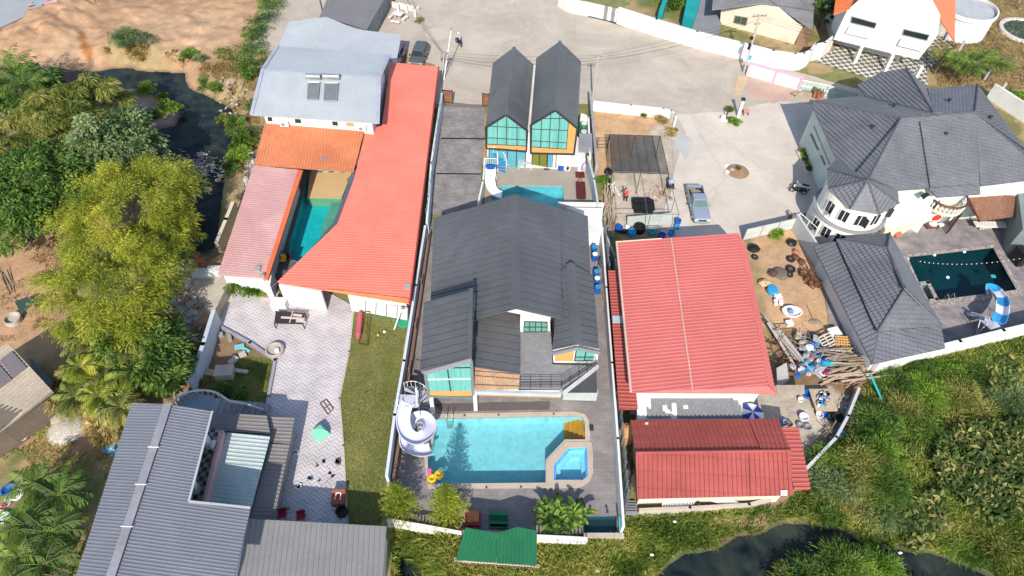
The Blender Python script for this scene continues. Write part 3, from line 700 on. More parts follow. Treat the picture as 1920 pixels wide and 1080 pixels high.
# the coping of the pool also wraps the hot tub: cut it by raising the tub on its own ring
OAK=mat('amber_step_tile',(.78,.26,.03),.5,(.60,.18,.02),1.5,.1)
m=M()
for i in range(5):
 z=-1.0+.19*i; x0=1057+i*8.6; q=[(x0,781.8),(1093,781.5),(1097,826),(x0+1.5,828)]
 m.prism([P(u,v,z)for u,v in q],-1.15,z)
m.build('steps',OAK,main_pool)
m=M()
for du in(0,11):
 a=P(838+du,789,.05); pts=[a+Vector((0,.35,.0)),a+Vector((0,.35,.75)),a+Vector((0,.1,.9)),a+Vector((0,-.15,.75)),a+Vector((0,-.22,-.5))]; m.tube(pts,.03,6)
for k in range(3):m.box(P(843.5,791,0)+Vector((0,-.22,-.1-.25*k)),(.5,.1,.04))
m.build('ladder',STEEL,main_pool)
m=M()
for u,v in((871,779),(935,778),(1038,776),(912,914),(977,913)):m.cyl(P(u,v,.09),P(u,v,.12),.09,n=10)
m.build('drain_cap',DARKM,main_pool)
TILE_B=grid_mat('blue_edge_tile',(.02,.20,.62),(.03,.30,.72),(.1,.4,.7),.2,.2,0,.3,.02,0,.1)
tub=thing('hot_tub','small angular spa pool with blue tiled rim set into the corner of the big pool','hot tub',P(1072,875,0))
TUBI=mat('pale_blue_basin',(.36,.62,.70),.5,(.30,.56,.64),fine=.04)
hp=[P(u,v,.0)for u,v in HT]; ctr=sum(hp,Vector())/len(hp); n=len(hp); m=M()
inn=[ctr+(p-ctr)*.88 for p in hp]; inn2=[ctr+(p-ctr)*.62 for p in hp]; vs=[]
for ring,z in((hp,.10),(inn,.0),(inn,-.45),(inn2,-.45),(inn2,-.9)):vs+=[(p.x,p.y,z)for p in ring]
fs=[(k*n+i,k*n+(i+1)%n,(k+1)*n+(i+1)%n,(k+1)*n+i)for k in range(4)for i in range(n)]+[tuple(range(4*n,5*n))]
m.add(vs,fs); m.m=[0]*n+[1]*(len(fs)-n); m.build('basin',[TILE_B,TUBI],tub)
sheet('water',[on_v(ctr+(p-ctr)*.96,-.02)for p in hp],-.02,water_mat('spa_water',(.75,.95,1.0),0,.03,1.5,.8,6),parent=tub)
outer=[(1061,828),(1109,828),(1112,850),(1112,887),(1105,903),(1089,913),(1026,916),(1025,864)]
sheet('coping',outer,.13,COPM,holes=[[on_v(p,.13)for p in hp]],parent=tub,thick=.25)

sheet('twin_house_patio',[(914,312),(1108,318),(1112,400),(905,400)],.05,mat('patio_screed',(.35,.31,.26),.85,(.29,.255,.215),.5,.1,stain=.15),holes=[[(940,350),(1056,350),(1058,392),(925,392),(921,362)]])
W_SPARK=water_mat('rippled_pool_water',(.5,.93,.95),.0,.09,2.2,1.0,3.5)
pool('plunge_pool','small sparkling turquoise pool with a white slide behind the twin gabled house',TP,-.02,1.1,TILE_T,W_SPARK)
pool('garden_pond','dark teal tiled pond in the south east corner of the grey pool deck',KP,-.05,.6,grid_mat('dark_teal_tile',(.0,.09,.11),(.0,.11,.13),(.01,.05,.06),.25,.25,0,.3,.02,0,.1),water_mat('pond_water',(.5,.8,.85),.05,.04,1,.2))

# west compound
TERR=zigzag_mat('zigzag_paving')
sheet('tiled_terrace',[(430,540),(500,545),(575,556),(608,544),(664,574),(663,600),(655,660),(637,748),(644,836),(652,985),(480,985),(500,745),(516,677),(470,644),(408,609)],.05,TERR)
LAWN=mat('lawn_turf',(.26,.215,.085),.95,(.135,.155,.04),.45,.25,.6,8,stain=.25)
sheet('lawn',[(664,575),(762,598),(748,720),(728,880),(710,985),(652,985),(644,836),(637,748),(655,660)],.045,LAWN)
grass('lawn_grass',[(664,577),(762,600),(748,720),(728,880),(712,985),(653,985),(645,836),(639,748),(656,660)],27000,.09,.035,LAWNL,.05,zfix=.05)
CHK=grid_mat('checker_floor',(.50,.42,.30),(.055,.055,.055),(0,0,0),.62,0,0,checker=True)
BEIGE=mat('beige_stone_floor',(.50,.36,.19),.7,(.44,.31,.16),.5,.05)
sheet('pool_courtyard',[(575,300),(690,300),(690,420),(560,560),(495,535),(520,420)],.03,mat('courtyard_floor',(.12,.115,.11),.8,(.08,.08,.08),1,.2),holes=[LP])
sheet('checker_paving',[(585,312),(666,312),(664,323),(580,323)],.045,CHK)
W_TEAL=water_mat('teal_water',(.45,.9,.92),.0,.03,1.5,.5,4)
lp=pool('courtyard_pool','long teal pool with a beige beach entry between the pink and salmon roofs',LP,-.03,1.25,grid_mat('teal_mosaic',(.04,.46,.48),(.05,.50,.52),(.04,.42,.44),.25,.25,0,.3,.015,0,.08),W_TEAL)
m=M(); m.prism([P(u,v,0)for u,v in((581,323),(660,323),(640,372),(576,371))],-1.2,.0); m.build('beach_entry',BEIGE,lp)
m=M(); m.prism([P(u,v,0)for u,v in((621,372),(640,372),(634,405),(604,440),(600,430))],-1.2,-.35); m.build('ledge',mat('sand_ledge',(.42,.40,.28),.7,fine=.1),lp)

# east compound
PAV=grid_mat('dark_stone_paving',(.20,.178,.178),(.25,.222,.22),(.16,.145,.143),.95,.55,rad(-8),ms=.015,stain=.35)
PEB=mat('pebble_coping',(.40,.35,.31),.9,(.13,.11,.10),5,.5,contrast=1.4)
DCOP=[(1690,478),(1868,458),(1920,552),(1742,577)]
sheet('east_pool_deck',[(1680,425),(1760,390),(1960,370),(1985,600),(1930,612),(1640,690),(1560,640),(1530,455)],.04,PAV,holes=[[(1700,483),(1862,465),(1907,545),(1737,567)]])
dp=pool('dark_pool','deep dark teal pool with pebble coping beside the slate roofed pool house',[(1700,483),(1862,465),(1907,545),(1737,567)],-.08,1.9,mat('dark_pool_tile',(.005,.045,.055),.4,(.004,.036,.045),.6,.2),water_mat('dark_water',(.45,.80,.82),.0,.03,1.5,.25),DCOP,PEB)
m=M(); q=[(1722,532),(1740,529),(1757,561),(1739,565)]; qq=[P(u,v,.07)for u,v in q]; cc=sum(qq,Vector())/4
for i in range(4):
 a,b=qq[i],qq[(i+1)%4]; d=b-a; m.box(((a.x+b.x)/2,(a.y+b.y)/2,-.8),(d.length+.3,.35,1.75),math.atan2(d.y,d.x))
m.build('spa_divider',PEB,dp)
m=M()
for u,v in((1752,478),(1808,472),(1702,485),(1777,520)):m.cyl(P(u,v,-.12)+Vector((0,-.05,0)),P(u,v,-.02),.14,n=10)
m.build('pool_light',WPL,dp)
m=M(); m.box(P(1862,518,-.3),(.45,.35,.1)); m.build('skimmer',mat('aqua',(.2,.6,.6),.5),dp)
m=M()
for du in(0,11):
 a=P(1771+du,562-du*.15,0); m.tube([a+Vector((0,-.3,.1)),a+Vector((0,-.3,.6)),a+Vector((0,.1,.75)),a+Vector((0,.2,-.3))],.03,6)
m.build('ladder',STEEL,dp)
CHK2=grid_mat('diamond_checker',(.50,.46,.38),(.10,.105,.10),(0,0,0),.55,0,rad(30),checker=True)
sheet('checker_terrace',[(1560,95),(1530,115),(1640,150),(1740,160),(1735,105),(1590,60)],.05,CHK2)
sheet('courtyard_east_strip',[(1740,60),(1800,60),(1780,110),(1738,130)],.045,CHK2)

# ================================================================ BUILDINGS
def inset(pts,d):
 c=sum(pts,Vector())/len(pts); out=[]
 for p in pts:
  q=(p-c); q.z=0; out.append(p-q.normalized()*d)
 return out
def bars(mb,pl,lines,w=.07,off=.06,thick=.05,mi=0):
 n=pl[1]
 for a,b,c,d in lines:
  p,q=on(a,b,pl)+n*off,on(c,d,pl)+n*off; e=(q-p).normalized(); s=e.cross(n)*w/2
  mb.slab([p-s,p+s,q+s,q-s],n*thick,mi)
 return mb
def U(p,z):return Vector((p.x,p.y,z))

# ---- poolside house (white, orange, pink and salmon roofs)
ph=thing('poolside_house','long house with pale blue, orange, pink and salmon roofs round a courtyard pool','house',P(650,300,0))
EZ,RZ=5.9,6.7
rl,rr_=P(490,131,RZ),P(714,145,RZ); sl,sr=P(469,215,EZ),P(711,231,EZ); nl,nr=P(519,86,EZ),P(733,103,EZ)
nl.z=nr.z=EZ
ps_=plane(rl,rr_,sl); pn_=plane(rl,rr_,nl)
sr=on(711,231,ps_); nr=on(733,103,pn_)
roof('roof',ph,[[rl,rr_,sr,sl]],ps_,(rl,sl),RIB(.34,.012),LBLUE,label='pale blue-grey metal upper roof, south slope')
roof('roof',ph,[[rl,rr_,nr,nl]],pn_,(rl,nl),RIB(.34,.012),LBLUE,label='pale blue-grey metal upper roof, north slope')
band('ridge_cap',ph,rl+Vector((0,0,.05)),rr_+Vector((0,0,.05)),.35,.04,mat('cap_blue',(.36,.41,.47),.5))
BARGE=mat('barge_blue_grey',(.36,.38,.47),.5)
for a,b,s_ in((rl,sl,1),(rl,nl,1),(rr_,sr,-1),(rr_,nr,-1)):
 m=M(); e=Vector((.32*s_,0,0)); m.slab([a+Vector((0,0,.05))-e*.15,a+e+Vector((0,0,.05)),b+e+Vector((0,0,.05)),b-e*.15+Vector((0,0,.05))],Vector((0,0,.04))); m.build('barge_board',BARGE,ph)
fp=[P(480,205,EZ)+Vector((.5,.3,0)),P(707,222,EZ)+Vector((-.7,.3,0)),nr+Vector((-.9,-.9,0)),nl+Vector((.9,-.9,0))]
walls('upper_wall',ph,[U(p,0)for p in fp],0,EZ-.15,WHITE)
wp=vplane(U(fp[0],0),U(fp[1],0))
for(a,b)in((503,511),(554,565),(571,577),(579,596),(624,634),(635,648),(650,664)):
 m=M(); panel(m,wp,[(a,226+(a-500)*.067),(b,226+(b-500)*.067),(b-1,219+(b-500)*.067),(a-1,219+(a-500)*.067)],.03,.08); o=m.build('window',DGLASS if a in(503,554,624)else mat('amber_blind',(.45,.30,.18),.5)if a==650 else WPL,ph)
for u,v in((535,229),(680,237)):
 m=M(); q=on(u,v-1,wp)+wp[1]*.35; m.box(q,(.9,.35,.6)); o=m.build('air_conditioner',WPL,ph,bevel=.03)
 g=M(); g.cyl(q+Vector((-.1,-.18,0)),q+Vector((-.1,-.2,0)),.22,n=12); g.build('fan_grille',GREY,o)
# orange middle roof
po=plane((495,230,3.9),(682,243,3.9),(477,309,3.2))
roof('roof',ph,[(497,229),(684,242),(663,322),(477,309)],po,((585,236),(570,315)),RIB(.30,.055),ORTILE,label='orange corrugated middle roof with grey streaks')
m=M(); q=on(606,298,po); m.box(q+Vector((0,0,.1)),(.28,.6,.1),-.5); m.build('vent_cover',GREYW,ph)
# pink west wing
pp=plane((475,310,3.15),(568,318,3.25),(408,515,3.0))
roof('roof',ph,[(475,311),(566,319),(498,522),(408,515)],pp,((475,311),(566,319)),RIB(.28,.02),PINKM,label='weathered pink metal west wing roof')
ORF=mat('orange_fascia',(.66,.15,.06),.55,fine=.05)
m=M(); a,b,c,d=[on(u,v,pp)+Vector((0,0,.07))for u,v in((559,319),(568,320),(503,524),(495,522))]; m.slab([a,b,c,d],Vector((0,0,-.25))); m.build('fascia',ORF,ph)
m=M(); q=on(484,505,pp); m.box(q+Vector((0,0,.12)),(.5,.6,.12)); m.build('roof_hatch',GREYW,ph)
m=M(); q=on(494,519,pp); m.box(q+Vector((0,0,.2)),(.35,.25,.3)); m.build('roof_vent',STEEL,ph,bevel=.04)
# salmon east wing
psn=plane((732,117,3.55),(822,125,3.2),(767,570,3.2))
SAL=[[(732,117),(822,125),(808,237.5),(716,236)],[(716,236),(808,237.5),(807,245),(686,243)],[(686,243),(807,245),(797,330),(664,335)],[(664,335),(797,330),(786,418),(633,419)],[(633,419),(786,418),(767,569),(524,530),(520,528)]]
roof('roof',ph,SAL,psn,((650,400),(790,405)),RIB(.30,.018),SALMON,label='large bright salmon red metal east wing roof')
m=M()
for a,b in(((822,125),(807,245)),((807,245),(767,570))):
 p,q=on(*a,psn),on(*b,psn); m.box(((p.x+q.x)/2+.05,(p.y+q.y)/2,(p.z+q.z)/2-.08),(.12,(p-q).length,.3),math.atan2((q-p).y,(q-p).x)+math.pi/2)
m.build('gutter',mat('gutter_red',(.30,.04,.03),.5),ph)
m=M(); p,q=on(612,546,psn),on(765,570,psn); d=q-p; m.slab([p+Vector((0,.02,.05)),q+Vector((0,.02,.05)),q+Vector((0,.5,.1)),p+Vector((0,.12,.1))],Vector((0,0,.04))); m.build('fascia',mat('orange_strip',(.70,.24,.08),.55),ph)
m=M(); p=[on(u,v,psn)+Vector((0,0,-.02))for u,v in((664,322),(664,335),(633,419),(520,528))]
SK=mat('slate_shingle_skirt',(.13,.14,.17),.8,(.10,.11,.13),2,.2)
for a,b in zip(p[:-1],p[1:]):
 e=Vector((-1.0,.1,-1.15))if a.y>40 else Vector((-.55,.45,-1.0)); m.slab([a,b,b+e*.8,a+e*(.95)],Vector((0,0,-.06)))
m.build('skirt_roof',SK,ph)
m=M(); q=on(764,538,psn); m.box(q+Vector((0,0,.1)),(.5,.6,.1)); m.build('roof_hatch',GREYW,ph)
LOW=[U(P(u,v,3.0),0)for u,v in((735,130),(815,135),(760,560),(650,545),(700,420),(706,330))]
m=M(); m.prism(LOW,0,2.75); m.build('east_wing_wall',WHITE,ph)
m=M(); m.prism([U(P(u,v,2.9),0)for u,v in((480,316),(552,322),(490,515),(415,508))],0,2.75); m.build('west_wing_wall',WHITE,ph)
m=M(); m.prism([U(P(u,v,3),0)for u,v in((500,235),(680,248),(672,270),(490,268))],0,2.8); m.build('middle_wall',WHITE,ph)
# south facade pieces
m=M(); a,b=U(P(520,531,3.2),0)+Vector((0,.25,0)),U(P(600,545,3.2),0)+Vector((0,.25,0)); d=b-a
m.box(((a.x+b.x)/2,(a.y+b.y)/2,1.4),(d.length,.2,2.8),math.atan2(d.y,d.x))
m.build('porch_wall',WHITE,ph)
m=M(); m.prism([U(P(u,v,0),0)for u,v in((505,527),(520,530),(516,560),(504,558))],0,1.9); m.build('entrance_wall',WHITE,ph)
sg=vplane(U(P(664,583,0),0),U(P(765,602,0),0)); m=M(); f=M()
for i in range(5):
 a,b=666+i*19.8,666+(i+1)*19.8-1.5; y0=lambda x:581+(x-664)*.19; y1=lambda x:561+(x-664)*.16
 panel(m,sg,[(a,y0(a)),(b,y0(b)),(b+1,y1(b)),(a+1,y1(a))],0,.04);
 bars(f,sg,[(b+.7,y0(b),b+1.5,y1(b))],.07,.04)
o=m.build('sliding_panel',mat('white_screen',(.66,.67,.68),.4,(.60,.61,.62),.5,.05),ph); f.build('frame',STEEL,o)
m=M(); q=P(596,556,0)
for dx in(-.35,.3):m.box(q+Vector((dx,0,.9)),(.35,.3,1.8),.3)
m.build('column',GREY,ph)
# solar water heater: its own thing on the roof
sw=thing('solar_water_heater','pair of roof mounted solar collectors with silver tanks on the pale blue roof','water heater',on(608,172,ps_))
nrm=ps_[1]
for u0,u1,v0,v1 in((577,599,157,189),(608,634,158,191)):
 m=M(); q=[on(u0+2,v0,ps_),on(u1+1,v0,ps_),on(u1-2,v1,ps_),on(u0,v1,ps_)]; q=[p+nrm*.1 for p in q]; m.slab(q,nrm*.1); c=m.build('collector',mat('collector_glass',(.12,.14,.15),.15,(.17,.19,.19),1,.1),sw)
 f=M()
 for i in range(4):
  a,b=q[i]+nrm*.12,q[(i+1)%4]+nrm*.12; f.cyl(a,b,.05,n=5)
 f.build('frame',STEEL,c)
 m=M(); a,b=on(u0-1,148,ps_)+nrm*.4,on(u1+4,149.5,ps_)+nrm*.4; m.cyl(a,b,.30,n=14); t_=m.build('tank',mat('bright_steel',(.55,.56,.58),.25,metal=.7,fine=.05),sw,smooth=False)
 m=M(); m.cyl(a+(a-b).normalized()*.02,a+(b-a).normalized()*.08,.32,n=14); m.cyl(b-(b-a).normalized()*.08,b+(b-a).normalized()*.02,.32,n=14); m.build('tank_end',GREY,t_)
# north shed roofs
ns=thing('workshop','pale blue-grey metal shed of several slopes behind the poolside house','shed',P(640,90,0))
for poly,pl_,t_ in(([(541,41),(572,38),(552,90),(522,88)],plane((541,41,3.6),(572,38,3.9),(552,90,3.9)),((541,41),(572,38))),
                      ([(568,36),(613,32),(592,92),(552,90)],plane((568,36,3.9),(613,32,4.9),(592,92,4.9)),((568,36),(613,32))),
                      ([(613,32),(668,55),(656,99),(592,92)],plane((613,32,4.9),(668,55,4.1),(592,92,4.9)),((613,32),(668,55))),
                      ([(668,55),(753,65),(744,112),(656,99)],plane((668,55,4.1),(753,65,3.7),(656,99,4.1)),((668,55),(753,65)))):
 roof('roof',ns,[poly],pl_,t_,RIB(.34,.012),LBLUE)
m=M(); m.prism([U(P(u,v,3.4),0)for u,v in((570,50),(662,64),(742,74),(735,110),(560,95))],0,3.3); m.build('wall',WHITE,ns)
dg=thing('long_grey_shed','long dark grey metal roofed shed at the top edge beside the pale blue roofs','shed',P(660,0,0))
pg=plane((600,33,3.2),(625,-10,3.6),(617,36,3.6));
a1,a2,b1,b2=P(613,32,4.2),P(668,-90,4.2),P(688,55,3.4),P(760,-70,3.4)
c1,c2=P(598,34,3.4),P(650,-90,3.4); pa=plane(a1,a2,b1); pb=plane(a1,a2,c1)
roof('roof',dg,[[a1,a2,on(760,-70,pa),b1]],pa,(a1,b1),SEAM(.5,.04),mat('shed_grey',(.17,.165,.175),.5,(.14,.135,.145),.3,.08),label='east slope')
roof('roof',dg,[[a1,a2,on(650,-90,pb),c1]],pb,(a1,c1),SEAM(.5,.04),mat('shed_grey2',(.17,.165,.175),.5,(.14,.135,.145),.3,.08),label='west slope')
m=M(); m.prism([U(P(u,v,3.2),0)for u,v in((606,30),(682,50),(745,-65),(655,-80))],0,3.1); m.build('wall',GREYW,dg)

# ---- twin gabled house
tw=thing('twin_gabled_house','narrow two storey house with twin charcoal gables, teal glazed fronts and orange trim','house',P(1000,250,0))
A0,B0=P(912,277,2.45),P(1076.5,289,2.45); tp=vplane(A0,B0); tn=tp[1]
for apex,le,re,lb,rb,nap,nle,nre,glass,orange,mull in(
 ((949.4,214),(910.5,238.5),(989.3,244.5),(912,276.5),(987,283),(964,88),(924,115),(1000.6,120),
     [(914.5,239),(949.4,217),(986,245.5),(986,273),(914,269.5)],[[(913.5,269.5),(986,273),(985.5,281.5),(914,276)]],
     [(949.8,217,950,271),(932.5,227,932.5,270),(969.5,230,969.5,272),(914,235.5,985,239.5),(914,257.5,986,261.5),(914,269.5,986,273)]),
 ((1041.4,205.5),(995,233.5),(1082.7,239.5),(995,286),(1076.5,288),(1050,77),(1005.6,107),(1090,113),
     [(998,235),(1041.4,208.5),(1066,227),(1062,279),(997,274.5)],[[(997,274.5),(1062,279),(1066,227),(1080.5,240),(1074.5,287),(997,285)]],
     [(1032.5,213,1030,277),(1015.5,223,1013.5,276),(1050,213,1045.5,278),(1018,221.5,1058,221.5),(997,241,1065,244),(997,263,1063,267),(997,274.5,1062,279),(1066,227,1062,279)])):
 ap,l_,r_=on(*apex,tp)+tn*.15,on(*le,tp)+tn*.15,on(*re,tp)+tn*.15
 n_ap=P(*nap,ap.z); n_l=P(*nle,l_.z); n_r=P(*nre,r_.z)
 for q0,q1 in((l_,n_l),(r_,n_r)):
  pl_=plane(ap,n_ap,q0)
  roof('roof',tw,[[ap,n_ap,U(q1,(pl_[0]-q1).dot(pl_[1])/pl_[1].z+q1.z),q0]],pl_,(ap,q0),SEAM(.42,.045),CHAR)
 ridge_cap('ridge_cap',tw,ap,n_ap,.22,.15,CHAR)
 m=M(); panel(m,tp,[lb,rb,re,apex,le],-.12,.0); m.build('gable_frame',DARKM,tw)
 f=M()
 for x,y in((lb,rb),(rb,re),(re,apex),(apex,le),(le,lb)):bars(f,tp,[(*x,*y)],.16,.0,.2)
 f.build('gable_trim',DARKM,tw)
 m=M(); panel(m,tp,glass,.01,.06); g=m.build('window',TEALG,tw)
 m=M(); bars(m,tp,mull,.07,.05,.05); m.build('mullion',DARKM,g)
 for q in orange:m=M(); panel(m,tp,q,.008,.05); m.build('cladding',ORANGEP,tw)
bk=[U(P(924,117,4.8),0),U(P(1089,116,4.8),0)]
wa,wb=U(on(914,250,tp),0),U(on(1079,250,tp),0)
walls('wall',tw,[wa-tn*.15,wb-tn*.15+Vector((-.2,0,0)),bk[1]+Vector((-.4,-.5,0)),bk[0]+Vector((.3,-.5,0))],0,4.75,WHITE)
lw=vplane(U(P(914,311,0),0),U(P(1064,318,0),0)); m=M(); panel(m,lw,[(914,312),(1064,318),(1064,289),(914,276)],-.1,0); m.build('wall',WHITE,tw)
for q,mt,nm in(([(916,310),(985,314),(986,282),(916,278)],mat('teal_blinds',(.12,.36,.42),.15,(.06,.22,.27),3,.1,streak=(9,9,.1)),'glass_door'),
              ([(997,308),(1025,313),(1026,287),(998,286)],mat('olive_curtain',(.16,.17,.03),.2,(.13,.14,.025)),'glass_door'),
              ([(1026,313),(1058,315),(1060,289),(1027,287)],mat('blue_curtain',(.13,.36,.44),.15,(.06,.20,.26),3,.1,streak=(9,9,.1)),'glass_door')):
 m=M(); panel(m,lw,q,.02,.06); g=m.build(nm,mt,tw); m=M(); x0,x1=q[0][0],q[1][0]
 bars(m,lw,[(x0+(x1-x0)*k/(4 if x0<950 else 2),q[0][1]+1,x0+(x1-x0)*k/(4 if x0<950 else 2)+1,q[3][1])for k in range(5 if x0<950 else 3)],.09,.05,.05); m.build('mullion',DARKM,g)
m=M(); q=[P(u,v,0)for u,v in((1060,319),(1096,321),(1094,292),(1062,290))]; m.prism([U(P(u,v,1.8),0)for u,v in((1062,297),(1098,299),(1096,272),(1078,250),(1064,260))],0,1.8); m.build('annex',WHITE,tw)
roof('roof',tw,[(1086,250),(1110,250),(1111,286),(1085,284)],plane((1086,250,2.2),(1110,250,2.2),(1085,284,2.0)),((1098,250),(1098,284)),SEAM(.4,.04),mat('annex_grey',(.24,.25,.27),.5),label='small grey annex roof')

# ---- villa with the big pool
vl=thing('grey_roofed_villa','large villa with charcoal metal roofs and a roof terrace beside the big pool','house',P(965,560,0))
ZT=7.1
n_ap,s_ap=P(965,365,ZT),P(968,578,0)
yn=n_ap.y
def zat(u,v,y):                        # height at which the picture ray crosses world row y
 r=ray(u,v); t=y/r[1]; return H+r[2]*t
# ridge runs level from the north gable to the white south gable
s_ap=P(968,578,ZT)
nl_=P(813,408,0); nl_=Vector((ray(813,408)[0]*yn/ray(813,408)[1],yn,zat(813,408,yn))); nr_=Vector((ray(1102,405)[0]*yn/ray(1102,405)[1],yn,zat(1102,405,yn)))
pL,pR=plane(n_ap,s_ap,nl_),plane(n_ap,s_ap,nr_)
VS=SEAM(.70,.075)
roof('roof',vl,[[n_ap,s_ap,on(922,589,pL),on(893,597,pL),on(889,388,pL)],[on(889,388,pL),on(893,600,pL),on(805,632,pL),nl_]],pL,(n_ap,nl_),VS,CHAR,label='main roof, west slope')
roof('roof',vl,[[n_ap,s_ap,on(1056,598,pR),on(1053,392,pR)],[on(1053,392,pR),on(1053,560,pR),on(1109,560,pR),nr_]],pR,(n_ap,nr_),VS,CHAR,label='main roof, east slope')
ridge_cap('ridge_cap',vl,n_ap,s_ap,.42,.28,CHAR)
# small east gable
g_n,g_s=P(1070,493,6.1),P(1083,645,6.1)
gl,gr=P(1036,655,5.2),P(1123,653,4.9); pGL,pGR=plane(g_n,g_s,gl),plane(g_n,g_s,gr)
roof('roof',vl,[[g_n,g_s,on(1035,655,pGL),on(1053,507,pGL)]],pGL,(g_s,gl),VS,CHAR,label='small east gable, west slope')
roof('roof',vl,[[g_n,g_s,on(1123,653,pGR),on(1112,516,pGR)]],pGR,(g_s,gr),VS,CHAR,label='small east gable, east slope')
ridge_cap('ridge_cap',vl,g_n,g_s,.42,.25,CHAR)
sp=vplane(U(gl,0)+Vector((.1,.35,0)),U(gr,0)+Vector((-.1,.35,0)))
FASC=mat('grey_fascia',(.22,.24,.26),.5)
m=M(); panel(m,sp,[(1036,655),(1083,645),(1123,653),(1120,681),(1038,680)],-.2,0); m.build('gable_wall',WHITE,vl)
m=M(); bars(m,sp,[(1035,658,1083,647),(1083,647,1123,656)],.35,.25,.12); m.build('barge_board',FASC,vl)
m=M(); panel(m,sp,[(1040,676),(1041,661),(1077,651),(1074,676)],.02,.05); m.build('cladding',ORANGEP,vl)
m=M(); panel(m,sp,[(1077,675),(1081,651),(1116,661),(1112,675)],.02,.06); g=m.build('window',TEALG,vl); m=M(); bars(m,sp,[(1077,675,1081,651),(1099,655,1095,675),(1077,675,1112,675),(1078,668,1113,668)],.08,.06); m.build('mullion',DARKM,g)
# corner glazed tower roof (mono pitch, high on the east)
t_nw,t_ne,t_se,t_sw=P(795,567,6.3),P(887,542,8.0),P(884,667,8.0),P(789,691,6.3)
pT=plane(t_nw,t_ne,t_se); t_sw=on(789,693,pT)
roof('roof',vl,[[t_nw,t_ne,t_se,t_sw]],pT,(t_nw,t_ne),VS,CHAR,label='glazed corner tower roof, pitched to the west')
band('ridge_cap',vl,t_ne+Vector((-.15,0,.06)),t_se+Vector((-.15,0,.06)),.3,.05,CHAR)
tf=vplane(U(t_sw,0)+Vector((0,.25,0)),U(t_se,0)+Vector((0,.25,0)))
m=M(); m.prism([U(p,0)for p in(t_sw+Vector((.35,.3,0)),t_se+Vector((-.05,.3,0)),t_ne+Vector((-.05,-.2,0)),t_nw+Vector((.35,-.2,0)))],2.5,[6.1,7.85,7.85,6.1]); m.build('tower_wall',FASC,vl)
m=M(); panel(m,tf,[(790,694),(884,668),(884,676),(798,699)],.1,.22); m.build('barge_board',FASC,vl)
m=M(); bars(m,tf,[(797,697,804,741),(884,676,887,741),(803,740,888,743)],.22,.0,.2); m.build('window_surround',mat('grey_green_frame',(.16,.20,.19),.5),vl)
m=M(); panel(m,tf,[(799,699),(883,677),(885,731),(804,731)],.02,.08); g=m.build('window',TEALG,vl)
m=M(); bars(m,tf,[(839,689,845,731),(798,699,804,731),(843,687.5,883,687)],.1,.08); m.build('mullion',DARKM,g)
m=M(); bars(m,tf,[(799,709,884,708)],.1,.1); m.build('transom',WPL,g)
m=M(); panel(m,tf,[(804,732),(886,731),(886,740),(804,740)],.04,.1); m.build('cladding',ORANGEP,vl)
m=M(); e0,e1=U(t_se,0)+Vector((.02,.3,0)),U(t_ne,0)+Vector((.02,-.2,0)); m.box(((e0.x+e1.x)/2,(e0.y+e1.y)/2,6.6),(.06,(e1-e0).length*.96,2.4)); m.build('side_glazing',mat('dark_teal_glass',(.03,.10,.11),.1),vl)
# low middle roof and timber coloured awning
pM=plane((891,577,4.6),(973,590,4.0),(887,687,4.6))
roof('roof',vl,[[on(*q,pM)for q in((889,570),(917,577),(975,592),(975,701),(887,687))]],pM,((889,600),(975,614)),VS,CHAR,label='low middle roof between the tower and the terrace')
pW=plane((887,689,4.3),(974,701,3.8),(889,732,2.9))
roof('awning',vl,[(887,687),(974,701),(973,730),(889,732)],pW,((930,694),(931,731)),RIB(.20,.06),mat('tan_corrugated',(.36,.245,.155),.8,(.25,.16,.10),1,.25),thick=.05)
m=M()
for v in(699,708,725):m.cyl(on(888,v-3,pW)+Vector((0,0,.08)),on(974,v+4 if v<720 else v,pW)+Vector((0,0,.08)),.035,n=5)
m.build('awning_batten',RUST,vl)
# body, south ground floor face and terrace
body=[U(P(u,v,4.0),0)for u,v in((826,415),(1095,412),(1108,560),(1116,668),(1036,668),(1032,612),(976,612),(976,690),(815,690),(812,560))]
m=M(); m.prism([body[0],body[1],body[2],body[9]],0,3.5); m.build('north_wall',WHITE,vl)
m=M(); a,b=U(nl_,0)+Vector((.4,-.35,0)),U(nr_,0)+Vector((-.4,-.35,0)); gz_=0; m.slab([Vector((a.x+.6,a.y,3.6)),Vector((b.x-.3,b.y,3.6)),Vector((n_ap.x,a.y,ZT-.6))],(0,.2,0)); m.build('north_gable',WHITE,vl)
TZ=2.75
tq=[(974,621),(1034,622),(1036,683),(1117,686),(1052,728),(972,728)]
twp=[U(P(u,v,TZ),0)for u,v in tq]
m=M(); m.prism([U(P(u,v,TZ),0)for u,v in((974,621),(1034,622),(1036,683),(1100,684),(1040,706),(972,706))],0,TZ-.3); m.build('ground_floor',WHITE,vl); m=M(); m.prism(twp,TZ-.3,TZ-.02); m.build('terrace_slab',FASC,vl)
m=M(); m.prism([U(P(u,v,2.7),0)for u,v in((812,560),(976,560),(976,700),(892,704),(815,690))],0,2.6); m.build('ground_floor',WHITE,vl)
m=M(); m.prism([U(P(u,v,2.7),0)for u,v in((1038,560),(1108,560),(1112,676),(1040,676))],0,4.3); m.build('east_wall',WHITE,vl)
sheet('terrace_floor',tq,TZ+.02,grid_mat('terrace_tile',(.20,.20,.21),(.235,.235,.245),(.16,.16,.17),.3,.3,0,ms=.01,offset=0,stain=.12),parent=vl)
